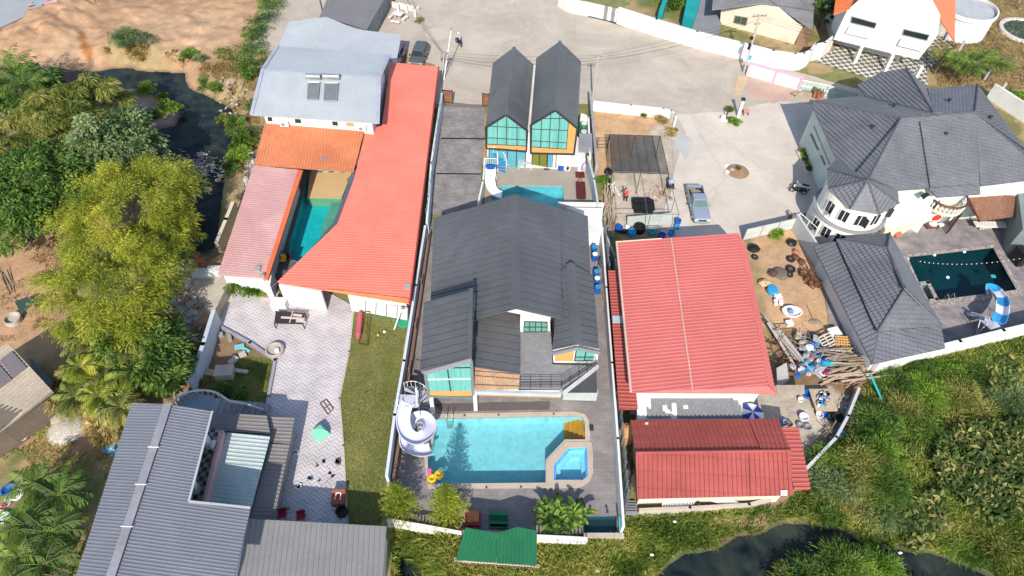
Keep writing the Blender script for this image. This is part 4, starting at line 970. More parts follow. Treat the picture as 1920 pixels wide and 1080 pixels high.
# white gable above the terrace
gp=vplane(U(P(975,623,TZ),0),U(P(1032,621,TZ),0))
m=M(); panel(m,gp,[(975,623),(1032,622),(1031,597),(968,580),(948,584),(976,590)],-.3,-.02); panel(m,gp,[(924,590),(968,579.5),(1055,598),(1050,600),(968,586),(930,592)],-.35,-.28); m.build('gable_wall',WHITE,vl)
m=M(); panel(m,gp,[(982,621.5),(1026,621),(1026,603),(983,602)],.0,.05); g=m.build('window',mat('green_glass',(.13,.33,.27),.12,(.08,.22,.18),1.5),vl)
m=M(); bars(m,gp,[(982,621,1026,621),(983,602,1026,603),(982,621,983,602),(1026,621,1026,603),(1004,621,1004,603),(993,621,993,603),(1015,621,1015,603),(983,612,1026,612)],.07,.05); m.build('mullion',DARKM,g)
# parapet, railings, stair
sf=vplane(U(P(894,738,2.5),0),U(P(1050,738,2.5),0))
m=M(); c0,c1_,c2_=P(890,733,2.7),P(975,731,2.7),P(1052,729,2.7)
m.box(((c0.x+c2_.x)/2,c0.y-.02,2.62),(c2_.x-c0.x,.25,.36)); m.build('parapet',mat('pale_blue_trim',(.42,.48,.52),.6),vl)
m=M(); m.box(((c0.x+c2_.x)/2,c0.y+.15,2.2),(c2_.x-c0.x,.2,.5)); m.build('fascia',ORANGEP,vl)
m=M(); a=P(975,728,TZ); b=P(1052,727,TZ); e=P(1117,687,TZ)
for p,q in((a,b),(b,e)):
 n=int((q-p).length/.9)+1
 for i in range(n+1):w=p.lerp(q,i/n); m.cyl(w,w+Vector((0,0,1)),.028,n=5)
 for h in(.25,.45,.65,.85,1.0):m.cyl(p+Vector((0,0,h)),q+Vector((0,0,h)),.022,n=5)
m.build('railing',DARKM,vl)
m=M(); b2=P(1054,739,2.4); e2=P(1119,689,2.4); m.slab([b2,e2,e2+Vector((0,0,.45)),b2+Vector((0,0,.45))],(.12,-.14,0)); m.build('stair_string',mat('pale_grey_trim',(.50,.52,.54),.6),vl)
m=M(); q=[P(1057,736,1.9),P(1120,736,1.9),P(1118,694,2.5)]; m.slab(q,(0,0,-.05)); m.build('awning',mat('smoked_sheet',(.055,.058,.062),.3),vl)
m=M(); m.box(P(1088,742,1.0)+Vector((0,.1,0)),(2.8,.15,1.6)); m.build('plinth',mat('pale_plinth',(.42,.46,.46),.7),vl)
for u,v in((891,741),(809,748)):
 q=P(u,v,2.3); m=M(); m.box((q.x,q.y,1.15),(.3,.3,2.3)); m.build('column',WHITE,vl)
sheet('verandah_floor',[(812,757),(1032,752),(1030,768),(830,772)],.062,mat('dark_verandah_tile',(.115,.095,.09),.7,(.095,.08,.075)))

# ---- big red roofed house and its lower wing
rh=thing('red_roofed_house','wide house under a flat pitched bright red ribbed metal roof with grey patched lean-to','house',P(1300,600,0))
pr=plane((1156,453,4.7),(1383,437,4.1),(1184,736,4.7))
roof('roof',rh,[(1156,453),(1383,437),(1441,724),(1184,736)],pr,((1156,453),(1383,437)),RIB(.34,.028),REDM,label='main red ribbed roof')
e1_,e2_,e3_,e4_=on(1383,437,pr),on(1441,724,pr),P(1455,739,3.5),P(1398,458,3.5); pe=plane(e1_,e2_,e3_)
roof('roof',rh,[[e1_,e2_,e3_,on(1398,458,pe)]],pe,(e1_,on(1398,458,pe)),RIB(.34,.03),REDM,label='narrow sloping east edge of the red roof')
pe2=plane(e2_,e3_,P(1410,740,3.6)); m=M(); m.slab([on(1184,736,pr),e2_,e3_,P(1412,737,3.9)],(0,0,-.1)); m.build('eave',REDM,rh)
m=M(); m.cyl(on(1258,447,pr)+Vector((0,0,.05)),on(1298,729,pr)+Vector((0,0,.05)),.05,n=5); m.cyl(on(1157,454,pr)+Vector((0,0,.06)),on(1240,448,pr)+Vector((0,0,.06)),.06,n=5); m.cyl(on(1156,453,pr),on(1183,735,pr),.1,n=6); m.build('flashing',mat('cream_sealant',(.62,.45,.36),.8),rh)
RW=[U(P(u,v,3.9),0)for u,v in((1166,462),(1378,450),(1432,722),(1394,730),(1195,732))]
m=M(); m.prism(RW,0,3.85); m.build('wall',WHITE,rh)
# west strip roofs
pw=plane((1140,507,3.0),(1172,507,3.3),(1160,768,3.0))
roof('lean_to_roof',rh,[(1140,507),(1172,507),(1196,766),(1161,768)],pw,((1140,600),(1172,600)),RIB(.34,.045),mat('red_lean_to',(.36,.085,.07),.5,(.29,.065,.05),.3,.08))
m=M(); q=[on(*x,pw)+Vector((0,0,.07))for x in((1148,593),(1168,593),(1169,607),(1149,607))]; m.slab(q,(0,0,.03)); m.build('skylight',mat('clear_sheet',(.42,.50,.56),.3),rh)
# patched lean-to
pt=plane((1197,742,2.9),(1392,742,2.9),(1197,786,2.5)); m=M(); q=[on(*x,pt)for x in((1192,744),(1393,743),(1391,787),(1196,787))]; m.slab(q,(0,0,-.1)); lt=m.build('lean_to_roof',mat('bare_white_board',(.66,.65,.64),.7),rh)
m=M(); rows_,cols_=9,44
o_,ex,ey=on(1198,748,pt),on(1388,748,pt)-on(1198,748,pt),on(1200,785,pt)-on(1198,748,pt)
gr_=random.Random(4)
for r in range(rows_):
 for c in range(cols_):
  f=c/cols_
  miss=(f<.10 and r<5+gr_.randint(-1,1))or(f<.06)or(.22<f<.26 and 3<=r<=5)or(.30<f<.36 and r<5-(f-.3)*40+3 and r>1)or(.24<f<.34 and r in(5,6)and gr_.random()<.7)or(.42<f<.46 and 3<=r<=4)or(.28<f<.36 and r>6 and gr_.random()<.6)or(f>.96 and r<3)or(f>.92 and r<1)
  if miss:continue
  p=o_+ex*(c/cols_)+ey*(r/rows_)+Vector((0,0,.03)); m.slab([p,p+ex*(.93/cols_),p+ex*(.93/cols_)+ey*(.95/rows_),p+ey*(.95/rows_)],(0,0,.035))
m.build('shingles',mat('grey_shingle',(.20,.21,.215),.8,(.16,.165,.17),2,.2),lt)
m=M(); m.prism([U(P(u,v,2.5),0)for u,v in((1200,750),(1390,750),(1389,782),(1198,782))],0,2.4); m.build('wall',WHITE,rh)
lw_=thing('low_red_house','low house with a maroon and crimson roof south of the red roofed house','house',P(1330,860,0))
ra,rb_=P(1192,850,4.1),P(1482,846,4.1)
pN=plane(ra,rb_,P(1182,790,3.1)); pS=plane(ra,rb_,P(1195,936,2.9))
roof('roof',lw_,[[on(1182,788,pN),on(1402,786,pN),on(1428,846,pN),ra]],pN,((1290,787),(1310,848)),RIB(.34,.07),MAROON,rows=(.9,.008),label='dark maroon north slope')
roof('roof',lw_,[[on(1402,787,pN)+Vector((0,0,.1)),on(1458,786,pN)+Vector((0,0,.1)),rb_+Vector((0,0,.1)),on(1427,846,pN)+Vector((0,0,.1))]],(pN[0]+Vector((0,0,.1)),pN[1]),((1430,787),(1450,847)),RIB(.34,.07),MAROON,rows=(.9,.008),label='slightly raised maroon end bay')
roof('roof',lw_,[[ra,rb_,on(1487,929,pS),on(1195,936,pS)]],pS,((1300,848),(1302,935)),RIB(.34,.08),CRIMS,rows=(1.2,.008),label='crimson south slope')
m=M(); m.tube([ra+Vector((0,0,.1)),rb_+Vector((0,0,.1))],.12,8); m.tube([on(1405,847,pS)+Vector((0,0,.1)),on(1408,932,pS)+Vector((0,0,.1))],.07,6); m.build('ridge_cap',CRIMS,lw_)
p4=plane((1463,801,2.8),(1497,801,2.5),(1488,917,2.8))
roof('lean_to_roof',lw_,[(1463,801),(1497,801),(1520,917),(1489,918)],p4,((1470,860),(1506,860)),RIB(.34,.05),mat('lean_to_red',(.42,.105,.09),.5,(.37,.085,.07),.3,.08))
m=M(); q=[on(*x,pS)+Vector((0,0,.1))for x in((1463,921),(1475,921),(1475,930),(1463,930))]; m.slab(q,(0,0,.03)); m.build('roof_patch',WPL,lw_)
m=M(); q=[on(*x,pN)+Vector((0,0,.1))for x in((1209,793),(1215,793),(1215,797),(1209,797))]; m.slab(q,(0,0,.03)); m.build('roof_patch',WPL,lw_)
m=M(); m.prism([U(P(u,v,2.9),0)for u,v in((1196,797),(1450,797),(1478,912),(1205,918))],0,2.8); m.build('wall',CREAM,lw_)
m=M(); c=P(1350,940,.5); m.box((c.x,c.y+.35,.5),(3.6,.1,1.0)); m.build('pink_counter',mat('rose_panel',(.60,.10,.12),.6),lw_)

# ---- slate roofed mansion with round tower
mn=thing('slate_roofed_mansion','large mansion with slate grey hipped tile roofs and a round windowed tower','house',P(1720,290,0))
TP_=WAVE(.33,.028); TR=(.42,.05)
G=dict(a=P(1518,189,5.6),l=P(1568,298,5.6),g=P(1688,222,8.2))
pWst=plane(G['a'],G['l'],G['g'])
roof('roof',mn,[[G['a'],G['g'],on(1629,338,pWst),on(1585,318,pWst),G['l']]],pWst,((1600,258),(1655,232)),TP_,SLATE,TR,label='west slope')
f_=P(1749,211,8.2); h_=P(1827,211,8.2)
pNo=plane(G['a'],P(1623,180,5.6),G['g'])
roof('roof',mn,[[G['a'],on(1623,180,pNo),on(1749,211,pNo),G['g']]],pNo,(on(1623,180,pNo),G['g']),TP_,SLATE,TR,label='north slope')
d_=P(1698,128,7.4); b_=P(1607,160,5.6); pNW=plane(b_,d_,f_)
roof('roof',mn,[[b_,on(1649,137,pNW),d_,f_,on(1623,180,pNW)]],pNW,(b_,d_),TP_,SLATE,TR,label='north wing, west slope')
pNE=plane(d_,f_,P(1739,165,5.6)); roof('roof',mn,[[d_,P(1739,165,5.6),on(1746,200,pNE),f_]],pNE,(P(1739,165,5.6),d_),TP_,SLATE,TR,label='north wing, east slope')
j_,i_=P(1739,167,5.6),P(1833,159,5.6); pQ=plane(j_,i_,h_)
roof('roof',mn,[[j_,i_,h_,on(1749,211,pQ)]],pQ,(on(1785,163,pQ),on(1787,211,pQ)),TP_,SLATE,TR,label='north east slope')
k_=P(1922,280,5.6); pE=plane(i_,k_,h_); roof('roof',mn,[[i_,k_,on(1945,316,pE),h_]],pE,(k_,on(1850,211,pE)),TP_,SLATE,TR,label='east slope')
pSo=plane(G['g'],h_,P(1838,349,5.6))
roof('roof',mn,[[on(*q,pSo)for q in qq]for qq in([(1688,222),(1740,219.2),(1740,353),(1686,357),(1629,338)],[(1740,219.2),(1827,211),(1838,364),(1757,370),(1740,353)],[(1827,211),(1950,318),(1945,336),(1838,349)])],pSo,((1760,240),(1762,340)),TP_,SLATE,TR,label='broad south slope')
roof('dormer_roof',mn,[[on(1723,232,pSo)+Vector((0,0,.22)),on(1812,228,pSo)+Vector((0,0,.22)),on(1825,349,pSo)+Vector((0,0,.22)),on(1742,355,pSo)+Vector((0,0,.22))]],(pSo[0]+Vector((0,0,.22)),pSo[1]),((1760,240),(1762,340)),TP_,SLATE,TR)
tc_=[(1568,298),(1551,318),(1553,355),(1593,393),(1648,403),(1685,382),(1683,357),(1640,335)]; ap_=P(1626,339,7.9)
for p,q in zip(tc_[:-1],tc_[1:]):
 A,B=P(*p,5.6),P(*q,5.6); pl_=plane(A,B,ap_); roof('tower_roof',mn,[[A,B,ap_]],pl_,((A+B)/2,ap_),TP_,SLATE,TR)
m=M()
for a,b in((G['a'],G['g']),(G['g'],h_),(G['g'],ap_),(d_,f_),(i_,h_),(h_,k_+Vector((.6,-1.2,0))),*[(P(*q,5.6),ap_)for q in tc_[1:6]]):m.cyl(a+Vector((0,0,.08)),b+Vector((0,0,.08)),.10,n=6)
m.build('ridge_tiles',mat('dark_ridge_tile',(.09,.095,.11),.7),mn)
for u,v,pl_ in((1635,241,pWst),(1675,201,pNo),(1778,191,pQ),(1855,223,pE),(1771,255,pSo)):
 q=on(u,v,pl_); m=M(); m.cyl(q,q+Vector((0,0,.35)),.12,n=8); m.lathe(q+Vector((0,0,.3)),[(.22,0),(.2,.1),(0,.18)],8); m.build('roof_vent',DARKM,mn)
MW=[U(P(u,v,5.5),0)for u,v in((1530,195),(1622,188),(1700,140),(1736,172),(1830,168),(1915,284),(1945,330),(1842,338),(1755,352),(1686,345),(1600,330),(1578,296))]
m=M(); m.prism(MW,0,5.45); m.build('wall',MINT,mn)
# west wall windows
w0,w1=MW[0],MW[11]; wpn=vplane(w0,w1);
if wpn[1].x>0:wpn=(wpn[0],-wpn[1])
m=M(); panel(m,wpn,[(1519,252),(1522,250),(1536,281),(1533,282)],.02,.06); m.build('window',DGLASS,mn)
m=M(); panel(m,wpn,[(1538,292),(1541,291),(1549,308),(1546,310)],.02,.06); m.build('window',DGLASS,mn)
m=M(); bars(m,wpn,[(1526,236,1556,308)],.12,.02); m.build('string_course',GREYW,mn)
# tower
T0=[P(*q,5.6)for q in tc_[1:6]]; tcx=(T0[0]+T0[4])/2; A_,B_,C_=T0[0],T0[2],T0[4]
def circ(a,b,c):
 ax,ay,bx,by,cx,cy=a.x,a.y,b.x,b.y,c.x,c.y; d=2*(ax*(by-cy)+bx*(cy-ay)+cx*(ay-by))
 return Vector((((ax*ax+ay*ay)*(by-cy)+(bx*bx+by*by)*(cy-ay)+(cx*cx+cy*cy)*(ay-by))/d,((ax*ax+ay*ay)*(cx-bx)+(bx*bx+by*by)*(ax-cx)+(cx*cx+cy*cy)*(bx-ax))/d,0))
TC=circ(A_,B_,C_); TRD=(A_-U(TC,A_.z)).length-.55
CRW=mat('cream_tower_render',(.72,.70,.62),.8,(.66,.64,.56),.5,.04)
m=M(); m.lathe(TC,[(TRD+.35,0),(TRD+.35,2.7),(TRD+.42,2.75),(TRD+.42,2.9),(TRD,2.95),(TRD,5.5)],40); m.build('tower_wall',CRW,mn)
m=M(); m.lathe(TC,[(TRD+.46,2.78),(TRD+.48,2.80),(TRD+.48,2.88),(TRD+.40,2.94)],40); m.build('string_course',GREY,mn)
for lvl,rr2,zc,hh,n0 in((0,TRD+.37,1.75,1.1,6),(1,TRD+.02,4.2,1.2,5)):
 for k in range(n0):
  a=rad(200+k*(112/(n0-1))+(6 if lvl else 0)); q=TC+Vector((math.cos(a)*rr2,math.sin(a)*rr2,zc)); m=M(); m.box(q,(.08,.85,hh),a); w=m.build('window',DGLASS,mn)
  m=M()
  for y in(-.45,.45):m.box(q+Vector((-math.sin(a)*y,math.cos(a)*y,0)),(.12,.06,hh+.1),a)
  m.box(q,(.12,.06,hh),a); m.build('frame',WPL,w)
  if k%2==0:
   m=M(); e=a+.5; m.box(q+Vector((math.cos(a)*.25-math.sin(a)*.5,math.sin(a)*.25+math.cos(a)*.5,0)),(.5,.05,hh*.9),e); m.build('casement',DARKM,w)
# south front: balconies
bc=P(1770,378,2.9); m=M(); m.cyl((bc.x,bc.y,2.6),(bc.x,bc.y,2.9),1.9,n=28); m.build('balcony_floor',CREAM,mn)
m=M()
for i in range(15):
 a=rad(185+i*12.5); q=Vector((bc.x+math.cos(a)*1.85,bc.y+math.sin(a)*1.85,2.9)); m.lathe(q,[(.07,0),(.05,.2),(.10,.4),(.05,.6),(.07,.8)],7)
m.build('baluster',WHITE,mn)
m=M(); pts=[Vector((bc.x+math.cos(rad(180+i*9.5))*1.87,bc.y+math.sin(rad(180+i*9.5))*1.87,3.75))for i in range(20)]
for a,b in zip(pts[:-1],pts[1:]):m.cyl(a,b,.11,n=6)
m.build('handrail',mat('maroon_rail',(.11,.045,.035),.5),mn)
m=M()
for i in range(7):
 a=rad(300+i*9); q=Vector((bc.x+math.cos(a)*2.0,bc.y+math.sin(a)*2.0,1.2)); m.box(q,(.08,.12,2.3),a)
m.build('shutter',mat('dark_shutter',(.06,.03,.025),.6),mn)
m=M(); m.prism([U(P(u,v,2.9),0)for u,v in((1690,372),(1738,358),(1760,375),(1745,400),(1722,385),(1690,405),(1670,398))],0,2.9); m.build('balcony',CRW,mn)
m=M();
for a,b in zip(((1690,372),(1722,383),(1738,372),(1760,385)),((1722,383),(1738,372),(1760,385),(1752,395))):
 p,q=P(*a,2.9),P(*b,2.9); d=q-p; m.box(((p.x+q.x)/2,(p.y+q.y)/2,3.25),(d.length,.12,.7),math.atan2(d.y,d.x))
m.build('parapet',CRW,mn)
m=M(); m.prism([U(P(u,v,1.2),0)for u,v in((1655,410),(1690,388),(1745,398),(1700,425),(1660,432))],0,1.2); m.build('entry_canopy',CREAM,mn)
df=vplane(MW[8]+Vector((0,-.02,0)),MW[7]+Vector((0,-.02,0)))
for q,mt in(([(1722,362),(1734,356),(1740,360),(1727,370)],DGLASS),):m=M(); panel(m,df,q,.3,.36); m.build('window',mt,mn)
m=M(); q=P(1735,402,1.0); m.box(q,(1.5,.1,2.0),.35); m.build('door',DGLASS,mn)
# east annex behind the brown roof
ax=thing('white_annex','white flat walled annex under the east end of the slate roof','building',P(1890,350,0))
m=M(); m.prism([U(P(u,v,3.2),0)for u,v in((1840,349),(1935,332),(1960,352),(1845,368))],0,3.2); m.build('wall',WHITE,ax)
m=M(); m.prism([U(P(u,v,3.2),0)for u,v in((1908,352),(1970,340),(2000,470),(1918,430))],0,3.2); m.build('side_wall',mat('grey_green_wall',(.20,.24,.24),.8),ax)
q=P(1916,440,1.2); m=M(); m.box(q+Vector((.25,0,0)),(.08,2.4,1.9),.25); w=m.build('window',mat('pale_teal_glass',(.25,.36,.36),.15),ax); m=M()
for dy in(-1.2,0,1.2):m.box(q+Vector((.2+dy*-.25,dy,0)),(.1,.1,2.0),.25)
m.build('frame',WPL,w)

# ---- pool house east
pk=thing('slate_pool_house','long low pool house with slate grey hipped tiles beside the dark pool','house',P(1640,560,0))
r0,r1=P(1663,466,4.9),P(1697,540,4.9)
c1,c2,c3,c4_=P(1568,450,3.3),P(1668,437,3.3),P(1765,610,3.3),P(1645,622,3.3)
for A,B,C,lbl in((c1,c4_,r0,'west'),(c1,c2,r0,'north'),(c2,c3,r0,'east'),(c4_,c3,r1,'south')):
 pl_=plane(A,B,C); poly={'west':[c1,r0,on(1697,540,pl_),c4_],'north':[c1,c2,r0],'east':[c2,r0,on(1697,540,pl_),c3],'south':[c4_,r1,c3]}[lbl]
 roof('roof',pk,[poly],pl_,((A+B)/2,(r0 if lbl!='south' else r1))if lbl in('north','south')else((A+B)/2,(r0+r1)/2),TP_,SLATE,TR,label=lbl+' slope')
pl_=plane(P(1568,453,2.95),P(1645,624,2.95),P(1525,462,2.5)); roof('lean_to_roof',pk,[[on(*q,pl_)for q in((1525,462),(1569,452),(1646,622),(1634,680))]],pl_,((1545,458),(1588,500)),TP_,SLATE,TR,label='long west lower slope')
pl_=plane(P(1645,624,2.95),P(1765,612,2.95),P(1634,682,2.45)); roof('lean_to_roof',pk,[[on(*q,pl_)for q in((1646,623),(1764,611),(1772,653),(1634,683))]],pl_,((1700,618),(1700,665)),TP_,SLATE,TR,label='south lower slope')
m=M(); m.prism([U(P(u,v,2.6),0)for u,v in((1545,470),(1662,450),(1755,615),(1758,640),(1645,668))],0,2.5); m.build('wall',WHITE,pk)
m=M()
for a,b in((c1,r0),(r0,r1),(r1,c4_),(r1,c3),(c2,r0)):m.cyl(a+Vector((0,0,.08)),b+Vector((0,0,.08)),.09,n=6)
m.cyl(P(1646,623,2.95),P(1634,683,2.5),.1,n=6)
m.build('ridge_tiles',mat('ridge_slate',(.10,.105,.12),.7),pk)
# brown gazebo
gz=thing('gazebo','brown shingled gazebo by the north side of the dark pool','gazebo',P(1850,400,0))
g1,g2,g3,g4=P(1809,364,2.6),P(1888,354,2.6),P(1914,404,2.6),P(1835,415,2.6); gr0,gr1=P(1822,370,3.0),P(1884,354,3.2)
ri0,ri1=P(1815,363,3.0),P(1884,356,3.1)
pl_=plane(P(1814,362,3.3),P(1884,354,3.3),P(1838,414,2.5)); roof('roof',gz,[[on(*q,pl_)for q in((1814,363),(1884,353),(1886,408),(1838,415))]],pl_,((1850,358),(1855,410)),SEAM(.6,.02),BROWNT,rows=(.3,.03),label='sunlit brown south slope')
pl2=plane(on(1884,353,pl_),on(1886,408,pl_),P(1914,404,2.3)); roof('roof',gz,[[on(1884,353,pl_),on(1886,408,pl_),on(1914,404,pl2),on(1897,355,pl2)]],pl2,(on(1885,380,pl_),on(1905,380,pl2)),SEAM(.6,.02),BROWNT,rows=(.3,.03),label='darker east slope')
pl3=plane(on(1814,363,pl_),on(1838,415,pl_),P(1806,370,2.5)); m=M(); m.slab([on(1814,363,pl_),on(1838,415,pl_),P(1806,370,2.5)],(0,0,-.08)); m.build('hip',BROWNT,gz)
for u,v in((1828,428),(1905,418),(1815,382),(1890,372)):q=P(u,v,0); m=M(); m.box((q.x,q.y+.2,1.2),(.16,.16,2.4)); m.build('post',WOODR,gz)
m=M()
for i in range(9):m.box(P(1838+i*5,424-i*.6,.45),(.12,.6,.5))
m.box(P(1858,421,.75),(3.4,.8,.1)); o=m.build('slatted_bench',WHITE); recenter(o); tag(o,'cream slatted bench under the south edge of the brown gazebo','bench')

# ---- cream cottage, white house with orange roof (top right)
cc=thing('cream_cottage','small cream rendered cottage with a grey shingle roof at the top edge','house',P(1430,30,0))
cw=[P(1353,45,0),P(1490,83,0)]
cpl=vplane(cw[0],cw[1])
m=M(); panel(m,cpl,[(1350,46),(1488,83),(1504,52),(1459,14),(1428,9),(1352,18)],-.2,0)
m.prism([cw[0]+Vector((.1,.2,0)),cw[1]+Vector((0,.2,0)),cw[1]+Vector((2.5,7,0)),cw[0]+Vector((1.5,9,0))],0,2.6); m.build('wall',CREAM,cc)
m=M(); panel(m,cpl,[(1376,42),(1399,47),(1402,33),(1379,29)],.02,.06); w=m.build('window',mat('green_dark_glass',(.05,.10,.08),.15),cc); m=M(); bars(m,cpl,[(1376,42,1399,47),(1379,29,1402,33),(1376,42,1379,29),(1399,47,1402,33),(1388,44,1391,31)],.1,.06); m.build('frame',mat('brown_frame',(.30,.17,.12),.6),w)
GSH=mat('grey_shingle_roof',(.25,.25,.255),.85,(.18,.18,.18),.8,.2,stain=.2)
for poly,pl_ in(([(1335,18),(1430,6),(1440,-60),(1340,-40)],plane((1335,18,3.0),(1430,6,4.4),(1340,-40,3.0))),([(1430,6),(1458,10),(1525,57),(1530,-60),(1440,-60)],plane((1430,6,4.4),(1525,57,2.7),(1440,-60,4.4)))):
 roof('roof',cc,[poly],pl_,(poly[0],poly[1]),SEAM(.5,.015),GSH,rows=(.3,.02))
m=M(); m.slab([P(1504,52,2.4),P(1490,84,0),P(1512,88,0),P(1522,60,2.4)],(.05,.3,0)); m.build('side_wall',mat('brown_board',(.25,.15,.09),.9,(.18,.11,.07),1,.2),cc)
wh=thing('white_orange_roofed_house','tall white house with orange tiled gable, two long windows and a columned carport','house',P(1660,60,0))
W0,W1=P(1558,122,0),P(1722,160,0); fpl=vplane(P(1582,78,2.3),P(1720,112,2.3)); fn=fpl[1]
m=M(); panel(m,fpl,[(1563,74),(1722,112),(1758,66),(1763,30),(1736,-20),(1640,-25),(1588,20)],-.3,0); m.build('front_wall',WHITE,wh)
a,b=on(1565,74,fpl),on(1722,112,fpl); m=M(); m.prism([U(a,0)+Vector((1.0,3.4,0)),U(b,0)+Vector((-.3,3.4,0)),U(b,0)+Vector((1.8,13,0)),U(a,0)+Vector((3,13,0))],0,6.0); m.prism([U(a,0)-fn*.3,U(b,0)-fn*.3,U(b,0)+Vector((0,3.5,0)),U(a,0)+Vector((.5,3.5,0))],2.25,6.2); m.build('wall',WHITE,wh)
for q in([(1597,30),(1644,43),(1640,53),(1595,42)],[(1695,54),(1743,65),(1738,76),(1692,65)]):
 m=M(); panel(m,fpl,q,.02,.07); w=m.build('window',DGLASS,wh); m=M(); k=[(q[0]+q[1]),(q[1]+q[2]),(q[2]+q[3]),(q[3]+q[0])]; bars(m,fpl,k,.1,.05); m.build('frame',GREYW,w)
 m=M(); q2=[(x-3,y+16)for x,y in(q[3],q[2])]; panel(m,fpl,[(q[3][0]-2,q[3][1]+6),(q[2][0]-2,q[2][1]+6),(q[2][0]-9,q[2][1]+18),(q[3][0]-9,q[3][1]+18)],.02,.35); m.build('sill_box',WHITE,wh)
for u,v in((1603,120),(1660,136),(1713,158)):
 q=P(u,v,0); m=M(); m.box((q.x,q.y+.3,1.2),(.4,.4,2.5)); m.build('column',WHITE,wh)
OT=mat('orange_tile',(.62,.17,.06),.6,(.52,.13,.045),.8,.1); OT2=mat('orange_plain_tile',(.68,.20,.09),.6,(.60,.17,.07),.8,.05)
pl_=plane((1563,27,6.0),(1640,1,7.6),(1572,-40,6.0)); roof('roof',wh,[(1563,27),(1641,-1),(1650,-45),(1572,-40)],pl_,((1563,27),(1641,0)),WAVE(.3,.05),OT,rows=(.34,.03),label='orange tiled west slope')
pl_=plane((1736,-5,7.0),(1790,78,5.6),(1788,-10,5.8)); roof('roof',wh,[(1736,-5),(1790,78),(1792,-10)],pl_,((1745,10),(1792,20)),RIB(.5,.01),OT2,label='plain orange east slope')
# curved terrace on the east of it
q=P(1815,20,3.0); m=M(); m.lathe((q.x,q.y,0),[(3.5,0),(3.5,3.0),(3.7,3.1)],40); m.build('round_bay',WHITE,wh)
m=M(); m.lathe((q.x,q.y,3.1),[(3.7,0),(3.7,.5),(3.5,.5),(3.5,.1)],40); m.f.pop(); m.m.pop(); m.f.pop(); m.m.pop(); m.build('round_parapet',WHITE,wh)
m=M(); m.cyl((q.x,q.y,3.02),(q.x,q.y,3.16),3.51,n=40); m.build('terrace_floor',grid_mat('terrace_grey',(.36,.38,.40),(.40,.41,.43),(.3,.31,.33),.35,.35,.3,ms=.02),wh)

# ---- grey roofed house bottom left
lb=thing('grey_ribbed_house','big house with long mid grey ribbed roofs beside the zigzag terrace','house',P(330,930,0))
q0,q1=P(316,758,6.9),P(206,1090,6.9); EL=plane(q0,q1,P(399,772,6.4));
pW_=plane(q0,q1,P(247,756,6.0)); pE_=EL
GR=RIB(.22,.026)
k1=[(312,758),(247,756),(192,918),(138,1095),(206,1095)]
roof('roof',lb,[[q0,on(247,756,pW_),on(138,1095,pW_),q1]],pW_,(q0,on(247,757,pW_)),GR,GREYM,label='west slope')
roof('roof',lb,[[on(*x,pE_)for x in qq]for qq in([(316,758),(399,771),(355,941),(257,935)],[(257,935),(355,941),(470,953),(437,1095),(206,1095)])],pE_,(q0,on(399,771,pE_)),GR,GREYM,label='east slope')
band('ridge_cap',lb,q0+Vector((0,0,.07)),q1+Vector((0,0,.07)),.55,.06,mat('ridge_grey',(.26,.26,.28),.5))
m=M()
for t_ in(.28,.5,.73):p=q0.lerp(q1,t_)+Vector((0,0,.14)); m.box(p,(.75,.05,.04))
m.build('ridge_joint',WPL,lb)
m=M()
for a,b in(((399,772),(355,941)),((355,941),(470,953))):
 p,q=on(*a,pE_),on(*b,pE_); band('',None,p+Vector((0,0,.06)),q+Vector((0,0,.06)),.14,.06,None,m)
m.build('gutter',LBLUE,lb)
m=M(); m.prism([U(P(u,v,5.8),0)for u,v in((255,765),(365,780),(325,945),(440,965),(415,1090),(160,1090))],0,4.9); m.build('wall',WHITE,lb)
# balcony
BZ=3.0; m=M(); m.prism([U(P(u,v,BZ),0)for u,v in((394,805),(412,807),(380,942),(352,942))],0,BZ); m.build('balcony_slab',WHITE,lb)
sheet('balcony_floor',[(380,800),(411,806),(378,942),(340,942)],BZ+.02,grid_mat('balcony_checker',(.28,.24,.22),(.05,.05,.05),(0,0,0),.35,0,0,checker=True),parent=lb)
m=M(); a,b=P(417,808,3.9),P(383,943,3.9); d=b-a; m.box((a+b)/2-Vector((0,0,.4)),(d.length,.22,1.0),math.atan2(d.y,d.x)); m.build('balcony_parapet',mat('dusty_pink_render',(.50,.31,.29),.8),lb)
for u,v in((391,826),(367,910)):q=P(u,v,BZ+1); m=M(); m.box((q.x-.2,q.y,BZ+1.3),(.45,.45,2.6)); m.build('column',WHITE,lb)
q=P(402,835,BZ+.4); m=M(); m.box(q,(.35,.6,.5)); o=m.build('storage_box',WPL); recenter(o); tag(o,'white box standing on the checker floored balcony','box')
FIB=mat('translucent_fibreglass',(.42,.48,.46),.5,(.34,.42,.42),.6,.12,stain=.15)
pf=plane((428,811,3.3),(506,818,3.1),(386,944,3.3)); roof('patio_roof',lb,[(427,811),(507,818),(471,953),(385,944)],pf,((430,815),(503,822)),RIB(.30,.05),FIB,thick=.04)
LR=mat('low_grey_brown_roof',(.21,.19,.185),.6,(.17,.155,.15),.4,.08,stain=.12)
for poly,zz in(([(390,772),(500,779),(507,814),(383,806)],2.9),([(502,781),(553,783),(544,832),(508,830)],2.3),([(508,832),(543,834),(514,974),(468,974)],2.3)):
 pl_=plane((*poly[0],zz),(*poly[1],zz-.15),(*poly[2],zz-.15)); roof('low_roof',lb,[poly],pl_,(poly[0],poly[1]),RIB(.30,.04),LR)
m=M(); m.prism([U(P(u,v,2.1),0)for u,v in((400,785),(495,790),(545,792),(536,830),(505,972),(440,972),(400,900))],0,2.05); m.build('wall',GREYW,lb)
